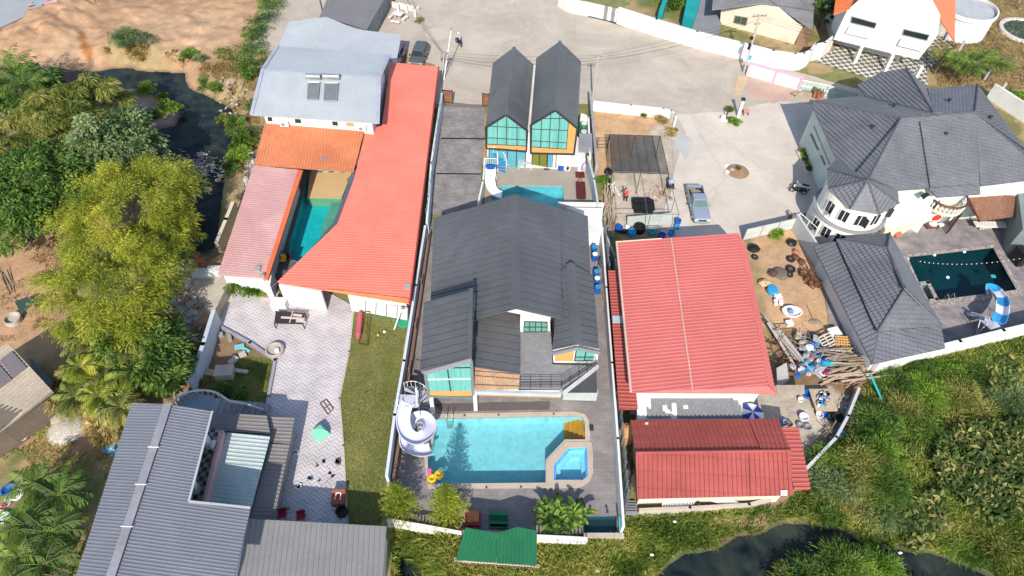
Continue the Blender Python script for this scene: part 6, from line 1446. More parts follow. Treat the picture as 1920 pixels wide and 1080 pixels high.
def pickup(loc,rz):
 t=thing('pickup_truck','silver blue pickup truck with a loaded open bed parked on the concrete yard','pickup truck',(0,0,0)); PB=mat('silver_blue_paint',(.22,.26,.33),.3,(.19,.23,.30),fine=.02,spec=.7)
 w=.88; m=M()
 loft(m,[carsec(2.55,w*.82,.45,.80,.1),carsec(2.45,w*.94,.36,.93,.12),carsec(1.9,w,.34,1.02),carsec(1.15,w,.34,1.10),carsec(.9,w,.34,1.10),carsec(-.75,w,.34,1.10),carsec(-.8,w,.34,1.05,.08)])
 loft(m,[carsec(-.8,w,.34,.62,.06),carsec(-2.5,w,.38,.62,.06)])
 for s in(-1,1):m.box((s*(w-.05),-1.65,.85),(.1,1.75,.5))
 m.box((0,-2.5,.85),(w*2,.08,.5)); m.box((0,-.82,.85),(w*2,.06,.5)); m.build('body',PB,t,bevel=.03)
 m=M(); sec=lambda y,w0,z0,w1,z1:[Vector(q)for q in((-w0,y,z0),(w0,y,z0),(w1,y,z1),(-w1,y,z1))]
 v=[(-.80,1.0,1.08),(.80,1.0,1.08),(.80,-.75,1.08),(-.80,-.75,1.08),(-.68,.35,1.62),(.68,.35,1.62),(.68,-.62,1.62),(-.68,-.62,1.62)]
 m.add(v,[(0,1,5,4),(1,2,6,5),(2,3,7,6),(3,0,4,7),(4,5,6,7),(3,2,1,0)]); m.build('cabin',PB,t,bevel=.03)
 g=mat('windscreen_glass',(.10,.16,.14),.08,fine=0,spec=.7)
 m=M(); m.slab([Vector(q)for q in((-.72,.97,1.13),(.72,.97,1.13),(.62,.42,1.58),(-.62,.42,1.58))],(0,.02,.02)); m.build('windscreen',g,t)
 m=M(); m.slab([Vector(q)for q in((-.7,-.77,1.15),(.7,-.77,1.15),(.62,-.65,1.55),(-.62,-.65,1.55))],(0,-.02,.01)); m.build('rear_window',g,t)
 for s in(-1,1):
  m=M(); m.slab([Vector((s*x,y,z))for x,y,z in((.80,.85,1.13),(.80,-.65,1.13),(.70,-.55,1.56),(.70,.30,1.56))],(s*.02,0,.01)); m.build('side_window',g,t)
  m=M(); m.box((s*.62,2.5,.75),(.36,.1,.18)); m.build('headlight',mat('lamp_glass',(.7,.72,.74),.2,fine=0),t); m=M(); m.box((s*1.0,.75,1.18),(.2,.1,.16)); m.build('mirror',PB,t)
  m=M(); m.box((s*.8,-2.54,.8),(.12,.04,.3)); m.build('tail_light',REDV,t)
 m=M(); m.box((0,2.58,.5),(1.5,.12,.2)); m.build('bumper',STEEL,t,bevel=.03); m=M(); m.box((0,2.545,.74),(.8,.05,.16)); m.build('grille',BLACK,t)
 m=M(); m.box((0,-1.65,.66),(w*1.85,1.65,.04)); bed=m.build('bed_floor',BLACK,t)
 m=M(); [m.box((random.uniform(-.6,.6),random.uniform(-2.2,-1.0),.74+random.random()*.1),(.3,.5,.12),random.random())for i in range(16)];
 o2=m.build('truck_load',mat('mottled_load',(.30,.24,.18),.9,(.18,.14,.11),4,.3));
 wheels(t,(1.65,-1.6),w,.37); t.location=loc; t.rotation_euler.z=rz
 o2.matrix_world=Matrix.Translation(loc)@Matrix.Rotation(rz,4,'Z'); tag(o2,'brown mottled load lying in the open bed of the silver pickup','load')
pickup(P(1306,391,0),math.pi+.03)
def suv(loc,rz,label,paint,name='parked_car'):
 t=thing(name,label,'car',(0,0,0)); w=.92; m=M()
 loft(m,[carsec(2.3,w*.8,.5,.82,.1),carsec(2.2,w*.95,.36,.95,.12),carsec(1.6,w,.32,1.04),carsec(1.0,w,.32,1.1),carsec(-1.9,w,.32,1.12),carsec(-2.25,w*.95,.36,1.05),carsec(-2.32,w*.88,.45,.9,.1)]); m.build('body',paint,t,bevel=.02)
 m=M(); v=[(-.84,1.15,1.08),(.84,1.15,1.08),(.84,-2.15,1.1),(-.84,-2.15,1.1),(-.68,.45,1.62),(.68,.45,1.62),(.68,-1.8,1.62),(-.68,-1.8,1.62)]; m.add(v,[(0,1,5,4),(1,2,6,5),(2,3,7,6),(3,0,4,7),(4,5,6,7),(3,2,1,0)]); m.build('cabin',paint,t,bevel=.04)
 g=DGLASS
 for q,nm,d in((((-.76,1.12,1.13),(.76,1.12,1.13),(.62,.54,1.57),(-.62,.54,1.57)),'windscreen',(0,.02,.02)),(((-.76,-2.14,1.15),(.76,-2.14,1.15),(.62,-1.86,1.57),(-.62,-1.86,1.57)),'rear_window',(0,-.02,.02))):m=M(); m.slab([Vector(x)for x in q],d); m.build(nm,g,t)
 for s in(-1,1):
  m=M(); m.slab([Vector((s*x,y,z))for x,y,z in((.845,.95,1.14),(.845,-1.95,1.16),(.70,-1.7,1.57),(.70,.4,1.57))],(s*.02,0,.01)); m.build('side_window',g,t)
  m=M(); m.box((s*1.02,.85,1.12),(.2,.12,.16)); m.build('mirror',BLACK,t); m=M(); m.box((s*.7,2.22,.85),(.3,.1,.14)); m.build('headlight',mat('lamp_glass2',(.6,.62,.64),.2,fine=0),t)
 wheels(t,(1.45,-1.4),w,.36); t.location=loc; t.rotation_euler.z=rz; return t
suv(P(787,112,0),math.pi-.12,'dark grey car parked at the north end of the salmon roof',mat('grey_car_paint',(.085,.09,.095),.3,fine=.02,spec=.6))
suv(P(744,113,0),math.pi-.1,'white and red vehicle mostly hidden under the pale blue shed roof',mat('pale_car_paint',(.50,.58,.64),.3,(.45,.05,.06),.5,fine=.02))
def motorbike(loc,rz,label,paint,name='motorbike'):
 t=thing(name,label,'motorbike',(0,0,0));
 for y in(.62,-.62):
  m=M(); n=16
  for i in range(n):a,b=2*math.pi*i/n,2*math.pi*(i+1)/n; m.cyl((0,y+math.cos(a)*.27,.3+math.sin(a)*.27),(0,y+math.cos(b)*.27,.3+math.sin(b)*.27),.05,n=5)
  w=m.build('wheel',TYRE,t); m=M(); m.cyl((-.03,y,.3),(.03,y,.3),.16,n=10); m.build('rim',STEEL,w)
 m=M(); loft(m,[carsec(.45,.10,.35,.75,.04),carsec(.25,.17,.30,.72,.05),carsec(-.1,.14,.28,.6,.05),carsec(-.45,.18,.40,.72,.05),carsec(-.85,.10,.58,.76,.04)]); m.cyl((0,.62,.3),(0,.42,.95),.05,n=6); m.build('body',paint,t)
 m=M(); loft(m,[carsec(-.0,.11,.70,.79,.03),carsec(-.4,.15,.72,.83,.03),carsec(-.75,.11,.76,.86,.03)]); m.build('seat',BLACK,t)
 m=M(); m.tube([Vector((-.32,.3,1.02)),Vector((0,.42,.98)),Vector((.32,.3,1.02))],.022,6); m.build('handlebar',STEEL,t); m=M(); m.box((0,.52,.88),(.18,.12,.16)); m.build('headlight',WPL,t)
 t.location=loc; t.rotation_euler.z=rz; return t
MB_RZ=math.atan2(P(850,70,0).y-P(868,88,0).y,P(850,70,0).x-P(868,88,0).x)-math.pi/2
motorbike(P(860,84,0),MB_RZ,'dark motorbike being ridden along the north street',mat('black_blue_paint',(.03,.03,.06),.3,fine=.02))
motorbike(P(1500,355,0),rad(62),'white motorbike parked on the shaded strip beside the mansion',WPL)
motorbike(P(1494,362,0),rad(70),'dark motorbike parked beside the white one',BLACK)
def person(loc,rz,label,pose,shirt,trousers,hat=None):
 """one skinned body; clothes are slightly larger skinned shells"""
 t=thing('person',label,'person',(0,0,0))
 J=pose; edges=[('pel','chest'),('chest','neck'),('neck','head'),('head','top'),('chest','shL'),('shL','elL'),('elL','haL'),('chest','shR'),('shR','elR'),('elR','haR'),('pel','hiL'),('hiL','knL'),('knL','anL'),('anL','toL'),('pel','hiR'),('hiR','knR'),('knR','anR'),('anR','toR')]
 rads=dict(pel=.14,chest=.155,neck=.055,head=.10,top=.08,shL=.075,shR=.075,elL=.045,elR=.045,haL=.04,haR=.04,hiL=.095,hiR=.095,knL=.06,knR=.06,anL=.042,anR=.042,toL=.04,toR=.04)
 def skin(nm,keep,grow,material):
  ids=[k for k in rads if k in keep]; me=bpy.data.meshes.new(nm); me.from_pydata([J[k]for k in ids],[(ids.index(a),ids.index(b))for a,b in edges if a in keep and b in keep],[])
  me.materials.append(material); o=bpy.data.objects.new(nm,me); link(o,t); sk=o.modifiers.new('skin','SKIN'); su=o.modifiers.new('sub','SUBSURF'); su.levels=1; su.render_levels=1
  for i,k in enumerate(ids):me.skin_vertices[0].data[i].radius=(rads[k]+grow,)*2
  me.skin_vertices[0].data[ids.index('pel' if 'pel' in ids else ids[0])].use_root=True; return o
 me=None
 skin('body',set(rads),0,mat('skin',(.42,.24,.16),.6,fine=.03))
 skin('shirt',{'pel','chest','shL','shR','elL','elR'},.02,shirt); skin('trousers',{'pel','hiL','hiR','knL','knR','anL','anR'},.018,trousers)
 m=M(); h=Vector(J['top']); m.ball(h,.125 if hat is None else .15,10,sq=(1,1,.8)); m.build('hair' if hat is None else 'helmet',BLACK if hat is None else hat,t,smooth=True)
 t.location=loc; t.rotation_euler.z=rz; return t
bpy.context.view_layer.update()
SK_OK=True
RIDE=dict(pel=(0,-.35,.92),chest=(0,-.18,1.35),neck=(0,-.12,1.50),head=(0,-.08,1.62),top=(0,-.08,1.72),shL=(-.2,-.16,1.40),shR=(.2,-.16,1.40),elL=(-.34,.06,1.18),elR=(.34,.06,1.18),haL=(-.30,.28,1.06),haR=(.30,.28,1.06),
   hiL=(-.12,-.33,.86),hiR=(.12,-.33,.86),knL=(-.2,.1,.78),knR=(.2,.1,.78),anL=(-.18,-.02,.35),anR=(.18,-.02,.35),toL=(-.18,.14,.30),toR=(.18,.14,.30))
STOOP=dict(pel=(0,-.05,.86),chest=(0,.22,1.20),neck=(0,.33,1.30),head=(0,.42,1.36),top=(0,.48,1.42),shL=(-.2,.22,1.22),shR=(.2,.22,1.22),elL=(-.24,.38,.98),elR=(.24,.40,.98),haL=(-.18,.52,.78),haR=(.18,.54,.80),
   hiL=(-.11,-.05,.82),hiR=(.11,-.05,.82),knL=(-.13,.08,.46),knR=(.14,-.02,.46),anL=(-.13,-.02,.09),anR=(.14,-.14,.09),toL=(-.13,.14,.05),toR=(.14,.02,.05))
person(P(860,84,0),MB_RZ,'person in a pale shirt and white helmet riding the motorbike',RIDE,mat('pale_grey_shirt',(.40,.45,.52),.8),mat('dark_trousers',(.05,.05,.07),.8),WPL)
person(P(1172,378,0),rad(10),'person in a bright red top and dark trousers stooping in the vacant lot',STOOP,REDV,mat('black_trousers',(.03,.03,.035),.8))

# ---- furniture and small things
def std(name,mb,material,label,cat,group=None,bevel=0):
 o=mb.build(name,material,bevel=bevel); recenter(o); return tag(o,label,cat,group)
# garden table set, north
q=P(742,37,0); t=thing('garden_table','white concrete garden table on the dry ground beside the long grey shed','table',q)
m=M(); m.box(q+Vector((.3,.4,.75)),(1.5,1.0,.1),-.35); m.build('table_top',WHITE,t,bevel=.02); m=M(); m.box(q+Vector((.0,.5,.35)),(.2,.6,.7),-.35); m.box(q+Vector((.6,.3,.35)),(.2,.6,.7),-.35); m.build('legs',CONCP,t)
def bench(uv,rz,label,w=1.3):
 q=P(*uv,0); t=thing('garden_bench',label,'bench',q,'white garden benches'); m=M(); m.box(q+Vector((0,0,.45)),(w,.4,.09),rz); m.build('seat',WHITE,t,bevel=.02); m=M()
 for s in(-1,1):m=M(); m.box(q+Vector((math.cos(rz)*w*.35*s,math.sin(rz)*w*.35*s,.2)),(.12,.32,.4),rz); m.build('leg',CONCP,t)
bench((742,46),-.3,'white bench in front of the garden table'); bench((760,39),1.1,'white bench on the east side of the garden table'); bench((735,35),1.1,'white bench behind the west side of the garden table')
m=M()
for a,b in(((733,12),(745,17)),((747,15),(761,19)),((764,19),(777,22)),((777,30),(786,22))):
 p,q=P(*a,0),P(*b,0); d=q-p; m.box((p+q)/2+Vector((0,0,.45)),(d.length,.18,.8),math.atan2(d.y,d.x))
for u,v in((746,14),(762,17),(778,24)):m.box(P(u,v,.5),(.3,.3,1.0))
std('planter_wall',m,WHITE,'low white planter wall of short panels beside the garden table','planter')
# bicycle wheel marks / manhole ring on the street
m=M(); q=P(820,63,.035); m.lathe(q,[(1.6,0),(1.55,.008),(.9,.008),(.85,.004),(0,.004)],28); o=m.build('concrete_ring',mat('worn_ring',(.40,.355,.30),.9,(.45,.40,.34),1.2,.1)); tag(o,kind='structure')
# twin house patio
def tub_chair(uv,label):
 q=P(*uv,0); t=thing('tub_chair',label,'chair',q,'white chairs by the teal glass doors'); m=M(); m.lathe(q,[(.28,0),(.33,.42)],14); m.build('seat',WPL,t); m=M()
 for i in range(9):a=rad(i*22.5); m.box(q+Vector((math.cos(a)*.33,math.sin(a)*.33,.58)),(.06,.15,.42),a)
 m.build('backrest',WPL,t)
tub_chair((953,310),'left one of the two white tub chairs'); tub_chair((962,310),'right one of the two white tub chairs')
q=P(984,314,0); t=thing('patio_table','grey topped patio table with slim legs in front of the glass doors','table',q); m=M(); m.box(q+Vector((0,0,.9)),(1.45,1.0,.06)); m.build('table_top',mat('frosted_top',(.42,.43,.46),.3),t); m=M()
for dx in(-.65,.65):
 for dy in(-.42,.42):m.cyl(q+Vector((dx,dy,0)),q+Vector((dx,dy,.9)),.035,n=6)
m.build('legs',WPL,t); m=M(); m.box(q+Vector((-.3,0,.3)),(.5,.5,.4)); std('green_stool',m,mat('pale_green_paint',(.35,.62,.50),.5),'pale green stool under the patio table','stool',bevel=.03)
m=M(); m.box(P(1025,316,.07),(.65,.45,.03)); std('door_mat',m,WOODR,'dark red mat before the olive curtained door','mat')
m=M(); m.box(P(941,309,.07),(.5,.5,.03)); std('door_mat',m,mat('maroon_mat',(.20,.02,.03),.9),'maroon mat beside the blue slide stair','mat')
q=P(1051,318,0); t=thing('cooler_box','blue cooler crate with a pale lid by the patio door','box',q); m=M(); m.box(q+Vector((0,0,.3)),(.65,.5,.6)); m.build('box',BLUEP,t,bevel=.03); m=M(); m.box(q+Vector((0,.15,.8)),(.6,.3,.5)); m.build('lid',mat('pale_blue_lid',(.35,.48,.60),.4),t)
m=M(); m.lathe(P(1064,318,0),[(.25,0),(.32,.3),(.30,.7),(.1,.8)],14); std('kettle_grill',m,BLACK,'round black grill standing between cooler and sink','grill')
m=M(); m.box(P(1076,316,.35),(.8,.4,.7)); std('patio_cabinet',m,mat('taupe_cabinet',(.30,.26,.24),.7),'small taupe cabinet against the white annex','cabinet',bevel=.02)
q=P(1093,330,0); t=thing('folded_parasol','folded lilac patterned parasol standing on the patio','parasol',q); m=M(); m.cyl(q,q+Vector((0,0,1.9)),.03,n=6); m.build('pole',STEEL,t); m=M(); m.lathe(q+Vector((0,0,.7)),[(.12,0),(.26,.15),(.22,.8),(.03,1.2)],12); m.build('canopy',mat('lilac_cloth',(.50,.38,.48),.8,(.30,.30,.36),5,.2),t)
q=P(1087,338,0); t=thing('red_lounge','dark red padded lounge and table under the patio edge','lounger',q); m=M(); m.box(q+Vector((.0,-2.0,.38)),(1.0,2.4,.3)); m.build('mattress',WOODR,t,bevel=.06); m=M(); m.box(q+Vector((0,-2.0,.12)),(.9,2.2,.24)); m.build('base',DARKM,t)
t=thing('red_side_table','dark red square table with crossed legs north of the red lounge','table',q); m=M(); m.box(q+Vector((0,.2,.6)),(.95,.95,.08)); m.build('table_top',WOODR,t,bevel=.1); m=M(); [m.cyl(q+Vector((sx*.3,-.2,0)),q+Vector((-sx*.3,.2,.58)),.04,n=6)for sx in(-1,1)]; m.build('legs',RUST,t)
# pool deck things
for(u,v,r,mt,lb_)in((810,898,.36,YEL,'yellow swim ring nearest the pool wall edge'),(823,891,.38,YEL,'yellow swim ring floating beside the other yellow ring')):
 q=P(u,v,0); m=M()
 for i in range(18):a,b=rad(i*20),rad(i*20+20); m.cyl(q+Vector((math.cos(a)*r*.7,math.sin(a)*r*.7,.1)),q+Vector((math.cos(b)*r*.7,math.sin(b)*r*.7,.1)),.13,n=8,caps=False)
 m.cyl(q+Vector((0,0,.02)),q+Vector((0,0,.06)),r*.6,n=14); std('swim_ring',m,YEL,lb_,'swim ring','yellow swim rings');
m=M(); m.box(P(805,884,.12),(.32,.5,.12),.1); std('pink_float',m,PINKV,'bright pink float beside the yellow swim rings','float',bevel=.05)
q=P(887,976,0); t=thing('red_armchair','red armchair with an orange brown cushion on the south deck','armchair',q); m=M(); m.box(q+Vector((0,0,.25)),(1.0,1.0,.5)); m.box(q+Vector((0,-.5,.45)),(1.1,.15,.5)); m.box(q+Vector((-.52,0,.35)),(.12,1.0,.6)); m.box(q+Vector((.52,0,.35)),(.12,1.0,.6)); m.build('frame',mat('crimson_wicker',(.42,.03,.04),.7),t,bevel=.04); m=M(); m.box(q+Vector((0,.05,.62)),(.9,.85,.2)); m.build('cushion',mat('burnt_orange_cushion',(.52,.20,.10),.8),t,bevel=.06)
t=thing('green_step_bench','green slatted stepped bench leading to the green roofed pavilion','bench',P(935,975,0)); m=M()
GRN=mat('green_step',(.02,.20,.09),.5); GRN2=mat('dark_green_step',(.01,.10,.05),.5)
for k in range(4):
 c=P(935,963+k*8,.2+.12*(3-k));
 m=M(); m.box(c,(1.35,.30,.1)); m.build('slat',GRN if k%2==0 else GRN2,t)
m=M(); m.box(P(935,974,.15),(1.2,1.1,.2)); m.build('base',GRN2,t)
m=M(); m.box(P(1109,802,.09),(.35,.5,.06)); std('deck_drain',m,DARKM,'dark square drain cover on the deck east of the pool','drain cover')
for u,v in((1108,960),(1139,960)):m=M(); m.cyl(P(u,v,.05),P(u,v,.5),.06,n=8); m.ball(P(u,v,.55),.1,8); std('bollard_light',m,DARKM,('west' if u<1120 else 'east')+' one of two dark bollard lights north of the teal pond','light','bollard lights')
for i,(u,v)in enumerate(((1109,456),(1113,474),(1114,488),(1117,520),(1118,533),(1119,549))):
 q=P(u,v,0); t=thing('blue_barrel',['blue barrel at the north end of the villa side passage','second blue barrel from the north in the side passage','third blue barrel in the side passage','fourth blue barrel in the side passage','fifth blue barrel in the side passage','southernmost blue barrel in the side passage'][i],'barrel',q,'blue barrels along the villa side passage'); m=M(); m.lathe(q,[(.26,0),(.30,.2),(.30,.7),(.26,.9)],14); m.build('body',BLUEP,t); m=M(); m.lathe(q+Vector((0,0,.9)),[(.27,0),(.27,.05)],14); m.build('lid',CYANP if i%2 else WPL,t)
# terrace things
q=P(541,590,0); t=thing('work_table','black work table with pinkish boards laid on it on the zigzag terrace','table',q)
tp2=[P(u,v,.8)for u,v in((517,583),(571,587),(568,607),(514,606))]; m=M(); m.slab(tp2,(0,0,-.08)); m.build('table_top',mat('black_top',(.035,.035,.04),.5),t); m=M(); [m.cyl(U(p,0),p,.05,n=6)for p in tp2]; m.build('legs',DARKM,t)
for i,(u,v,w,h,rz)in enumerate(((546,596,2.3,.22,-.03),(558,591,1.0,.25,-.1),(563,600,.9,.5,0),(546,594,.12,1.3,0))):
 m=M(); m.box(P(u,v,.84+i*.015),(w*.8,h,.03),rz); std('board',m,mat('blush_board',(.58,.46,.43),.8),['long pale board lying across the black work table','short pale board at the table north east','square pale board at the table south east corner','narrow upright strip crossing the table'][i],'board','boards on the work table')
m=M(); q=P(527,577,0); m.box(q+Vector((0,0,.55)),(1.35,.85,1.0)); std('white_cabinet',m,WHITE,'white cabinet standing north of the black work table','cabinet',bevel=.02)
q=P(517,660,0); t=thing('round_well','round pale concrete ring with a white box on its lid','well',q); m=M(); m.lathe(q,[(.75,0),(.78,.45),(.66,.5),(.64,.3),(0,.3)],26); m.build('ring',CONCP,t); m=M(); m.box(q+Vector((.25,-.15,.42)),(.35,.4,.2),.4); m.build('box',WPL,t)
t=thing('bed_frame','empty rusty metal frame lying on the terrace near the lawn','frame',P(611,764,0)); m=M(); c_=[(600,756),(612,749),(625,766),(615,777)]; pp3=[P(u,v,.08)for u,v in c_]
for a,b in zip(pp3,pp3[1:]+pp3[:1]):m.cyl(a,b,.045,n=5)
m.cyl((pp3[0]+pp3[1])/2,(pp3[2]+pp3[3])/2,.035,n=5); m.cyl((pp3[1]+pp3[2])/2,(pp3[3]+pp3[0])/2,.035,n=5); m.build('bars',RUST,t)
m=M(); q=P(602,815,0); m.lathe(q,[(.72,0),(.70,.5),(.45,.85),(.0,.95)],4); o=std('green_bin',m,mat('mint_cover',(.20,.62,.40),.5,(.16,.52,.33)),'mint green covered cart on the zigzag terrace','cart')
for(u,v,mt,lb_,s)in((557,847,WPL,'white box in the shade edge on the terrace',.4),(560,913,WPL,'white open box by the shade line on the terrace',.4),(583,896,GREY,'small dark tool case among the tools',.35),(598,901,TEALP,'teal scrap near the tool case',.2),(632,865,RUST,'rusty scrap pile beside the lawn edge',.45),(609,865,RUST,'small rusty bracket on the terrace',.3),(619,888,BLACK,'black strap lying on the terrace',.2),(596,874,WOOD,'short wood offcut on the terrace',.25),(540,955,GREY,'small grey pot in the shade',.2),(625,893,RUST,'brown offcut near the lawn edge',.2)):
 m=M(); q=P(u,v,0)
 for k in range(3):m.box(q+Vector((random.uniform(-s,s)*.4,random.uniform(-s,s)*.4,s*.25)),(s*random.uniform(.6,1),s*random.uniform(.3,.8),s*.5),random.random()*3)
 std('terrace_clutter',m,mt,lb_,'clutter')
m=M(); pts=[P(*q,.05)for q in((612,873),(618,880),(622,895),(614,900),(610,906))]; m.tube(pts,.015,4); std('cable',m,BLACK,'thin black cable trailing among the tools on the terrace','cable')
q=P(636,938,0); t=thing('rust_armchair','rust brown armchair with pale arms in the terrace shade','armchair',q); m=M(); m.box(q+Vector((0,0,.25)),(1.0,1.0,.45),.1); m.box(q+Vector((0,.45,.5)),(1.0,.2,.7),.1); m.build('seat',mat('rust_vinyl',(.30,.09,.05),.6),t,bevel=.05); m=M(); m.tube([q+Vector((-.2,-.2,.6)),q+Vector((-.15,.3,.65)),q+Vector((.2,.3,.65)),q+Vector((.2,-.2,.6))],.04,5); m.build('arm',WPL,t)
m=M(); m.lathe(P(642,962,0),[(.4,0),(.45,.1),(.45,.5),(.35,.5),(.3,.2)],16); std('black_tub',m,BLACK,'round black tub south of the rust armchair','tub')
for u,v,lb_ in((531,968,'red chair folded at the edge of the low south roof'),(566,972,'small red chair beside the folded one')):m=M(); q=P(u,v,0); m.box(q+Vector((0,0,.4)),(.6,.5,.06),.3); m.box(q+Vector((0,.25,.65)),(.6,.05,.5),.3); [m.box(q+Vector((dx,dy,.2)),(.04,.04,.4))for dx in(-.25,.25)for dy in(-.2,.2)]; std('red_chair',m,mat('dark_red_plastic',(.35,.03,.05),.5),lb_,'chair')
# lawn things
t=thing('pink_kayak','faded pink kayak shaped roll standing on the lawn north edge','kayak',P(675,610,0)); a,b=P(676,583,.5),P(671,634,.5); m=M(); m.cyl(a,a.lerp(b,.12),.12,.24,10); m.cyl(a.lerp(b,.12),a.lerp(b,.88),.24,n=10); m.cyl(a.lerp(b,.88),b,.24,.12,10); m.build('hull',mat('rose_vinyl',(.50,.10,.14),.6),t)
t=thing('goal_frame','thin metal goal frame lying on the lawn beside the pink roll','frame',P(685,610,0)); m=M(); f_=[P(u,v,z)for u,v,z in((683,585,.6),(693,584,.6),(690,648,.2),(673,645,.2),(690,585,.05),(688,640,.05))]
for i,j in((0,1),(1,2),(2,3),(0,3),(1,4),(4,5),(5,2)):m.cyl(f_[i],f_[j],.035,n=5)
m.build('bars',RUST,t)
for u,v,c,lb_ in((721,622,WPL,'white football on the lawn'),(709,628,mat('tan_ball',(.5,.33,.12),.7),'tan ball on the lawn left of the white one')):m=M(); m.ball(P(u,v,.2),.14,10); std('ball',m,c,lb_,'ball')
m=M(); pts=[P(u,v,.08)for u,v in((695,592),(705,597),(716,592),(728,600),(742,598),(752,604),(746,612),(740,606))]; m.tube(spline(pts,5),.03,5); std('garden_hose',m,mat('hose_green',(.01,.30,.15),.5),'green hose trailing across the north end of the lawn','hose')
m=M(); m.lathe(P(757,602,.06),[(.75,0),(.7,.05),(0,.06)],16); std('green_net',m,mat('net_green',(.02,.28,.16),.8),'round green net lying at the lawn corner by the lamp post','net')
# courtyard pool furniture
for u,v,mt,lb_ in((533,492,YEL,'orange yellow chair at the south end of the courtyard pool'),(545,489,BLACK,'black chair beside the orange one')):
 q=P(u,v,0); t=thing('courtyard_chair',lb_,'chair',q); m=M(); m.box(q+Vector((0,0,.42)),(.5,.5,.08)); m.build('seat',mt,t); m=M(); m.box(q+Vector((0,.24,.7)),(.5,.06,.5)); m.build('backrest',mt,t); m=M(); [m.box(q+Vector((dx,dy,.2)),(.05,.05,.4))for dx in(-.2,.2)for dy in(-.2,.2)]; m.build('legs',WOOD,t)
for u,v,r,lb_ in((526,468,.35,'round blue stool beside the courtyard pool'),(522,485,.6,'blue topped table beside the courtyard pool')):
 q=P(u,v,0); m=M(); m.lathe(q,[(r*.4,0),(r*.15,.1),(r*.15,.6),(r,.62),(r,.68)],16); std('courtyard_table',m,mat('slate_blue',(.14,.25,.36),.5),lb_,'table')
# planters and stumps in the yards
q=P(1383,322,0); m=M(); m.lathe(q+Vector((0,0,-.05)),[(1.5,0),(1.1,.14),(.5,.2),(0,.22)],22); o=m.build('soil_patch',mat('dark_soil',(.20,.12,.08),.95,(.30,.20,.13),2,.2)); tag(o,kind='structure')
q=P(1383,219,0); t=thing('white_gatepost','white square post with a grey cap standing by the small palm','post',q); m=M(); m.box(q+Vector((0,0,1.2)),(.32,.32,2.4)); m.build('shaft',WHITE,t); m=M(); m.box(q+Vector((0,0,2.5)),(.42,.42,.25)); m.build('cap',DARKM,t)
q=P(1397,215,0); t=thing('shrine_table','small pink topped table beside the white gatepost','table',q); m=M(); m.box(q+Vector((0,0,.6)),(.7,.6,.1)); m.build('table_top',mat('salmon_top',(.60,.28,.22),.7),t); m=M(); [m.box(q+Vector((dx,dy,.3)),(.08,.08,.6))for dx in(-.28,.28)for dy in(-.22,.22)]; m.build('legs',RUST,t)
m=M(); m.box(P(1364,212,.8),(.12,.12,1.6)); std('dark_post',m,DARKM,'thin dark post west of the small palm','post')
m=M(); m.box(P(1356,221,.3),(.5,.3,.6),.5); m.ball(P(1362,226,.15),.25,6); std('white_block',m,WPL,'white block and sack beside the palm ring','block')
for k,(u,v)in enumerate(((1361,310),(1364,322),(1373,318))):m=M(); m.ball(P(u,v,.15),.3,7,sq=(1,.8,.5),jit=.25); std('pale_rock',m,WPL if k<2 else STONE,['pale sack north of the round soil patch','blue white bag beside the round soil patch','small stone at the soil patch rim'][k],'rock')

# ================================================================ VEGETATION
def T(*a,**k):return tree(*a,**k)
T('bamboo_tree','huge feathery yellow green bamboo crown, northern half beside the dark creek pool',(235,385),9.5,6.2,LEAF_BAMBOO,nclump=190,per=270,L=.30,W=.055,cr=1.25,droop=.4,z0=-.5,low=-.5)
T('bamboo_tree','feathery yellow green bamboo crown forming the southern half of the big clump',(215,535),8.0,5.4,LEAF_BAMBOO,nclump=160,per=270,L=.30,W=.055,cr=1.2,droop=.4,z0=-.2,low=-.5)
T('bamboo_tree','smaller bamboo crown leaning east over the rubble edge',(300,440),6.0,3.2,LEAF_BAMBOO,nclump=70,per=216,L=.30,W=.055,cr=1.0,droop=.4,z0=-.5)
T('broadleaf_tree','round dark tree with pale flecked leaves between the bamboo and the pink sand spit',(205,275),8.0,4.7,LEAF_GREY,nclump=130,per=120,L=.42,W=.24,cr=1.1,droop=.2,z0=-.5)
T('broadleaf_tree','dark grey green tree at the left edge west of the big bamboo',(60,350),7.5,5.2,LEAF_DARK,nclump=120,per=120,L=.42,W=.20,cr=1.3,z0=0)
T('broadleaf_tree','dark tree at the left edge below the yellow green plumes',(20,400),6.0,3.6,LEAF_MID,nclump=80,per=110,L=.40,W=.18,cr=1.1,z0=0)
T('plumed_tree','yellow green plumed tree nearest the pink sand spit',(160,200),7.0,4.0,LEAF_YEL,nclump=52,per=230,L=.55,W=.085,cr=1.0,droop=.8,z0=0)
T('plumed_tree','yellow green plumed tree behind the flecked tree',(105,225),7.5,3.8,LEAF_YEL,nclump=52,per=230,L=.55,W=.085,cr=1.0,droop=.8,z0=0)
T('plumed_tree','yellow green plumed tree at the left edge under the palms',(20,270),7.0,4.5,LEAF_YEL,nclump=60,per=230,L=.55,W=.085,cr=1.0,droop=.8,z0=0)
T('plumed_tree','small yellow plumed tree standing on the edge of the sand spit',(233,208),3.6,1.7,LEAF_YEL,nclump=24,per=110,L=.55,W=.10,cr=.8,droop=.8,z0=-1.2)
T('dark_tree','dark green undergrowth tree between the palms and yellow plumes',(50,165),5.0,3.6,LEAF_DARK,nclump=70,per=100,L=.5,W=.18,cr=1.1,z0=-.3)
T('dark_tree','dark shaded tree east of the palm grove by the leaning wall',(290,665),4.6,2.9,LEAF_DARK,nclump=60,per=110,L=.42,W=.16,cr=.9,z0=0)
T('dark_tree','bright topped dark tree at the foot of the leaning wall',(312,695),3.4,1.9,LEAF_MID,nclump=34,per=100,L=.36,W=.16,cr=.7,z0=0)
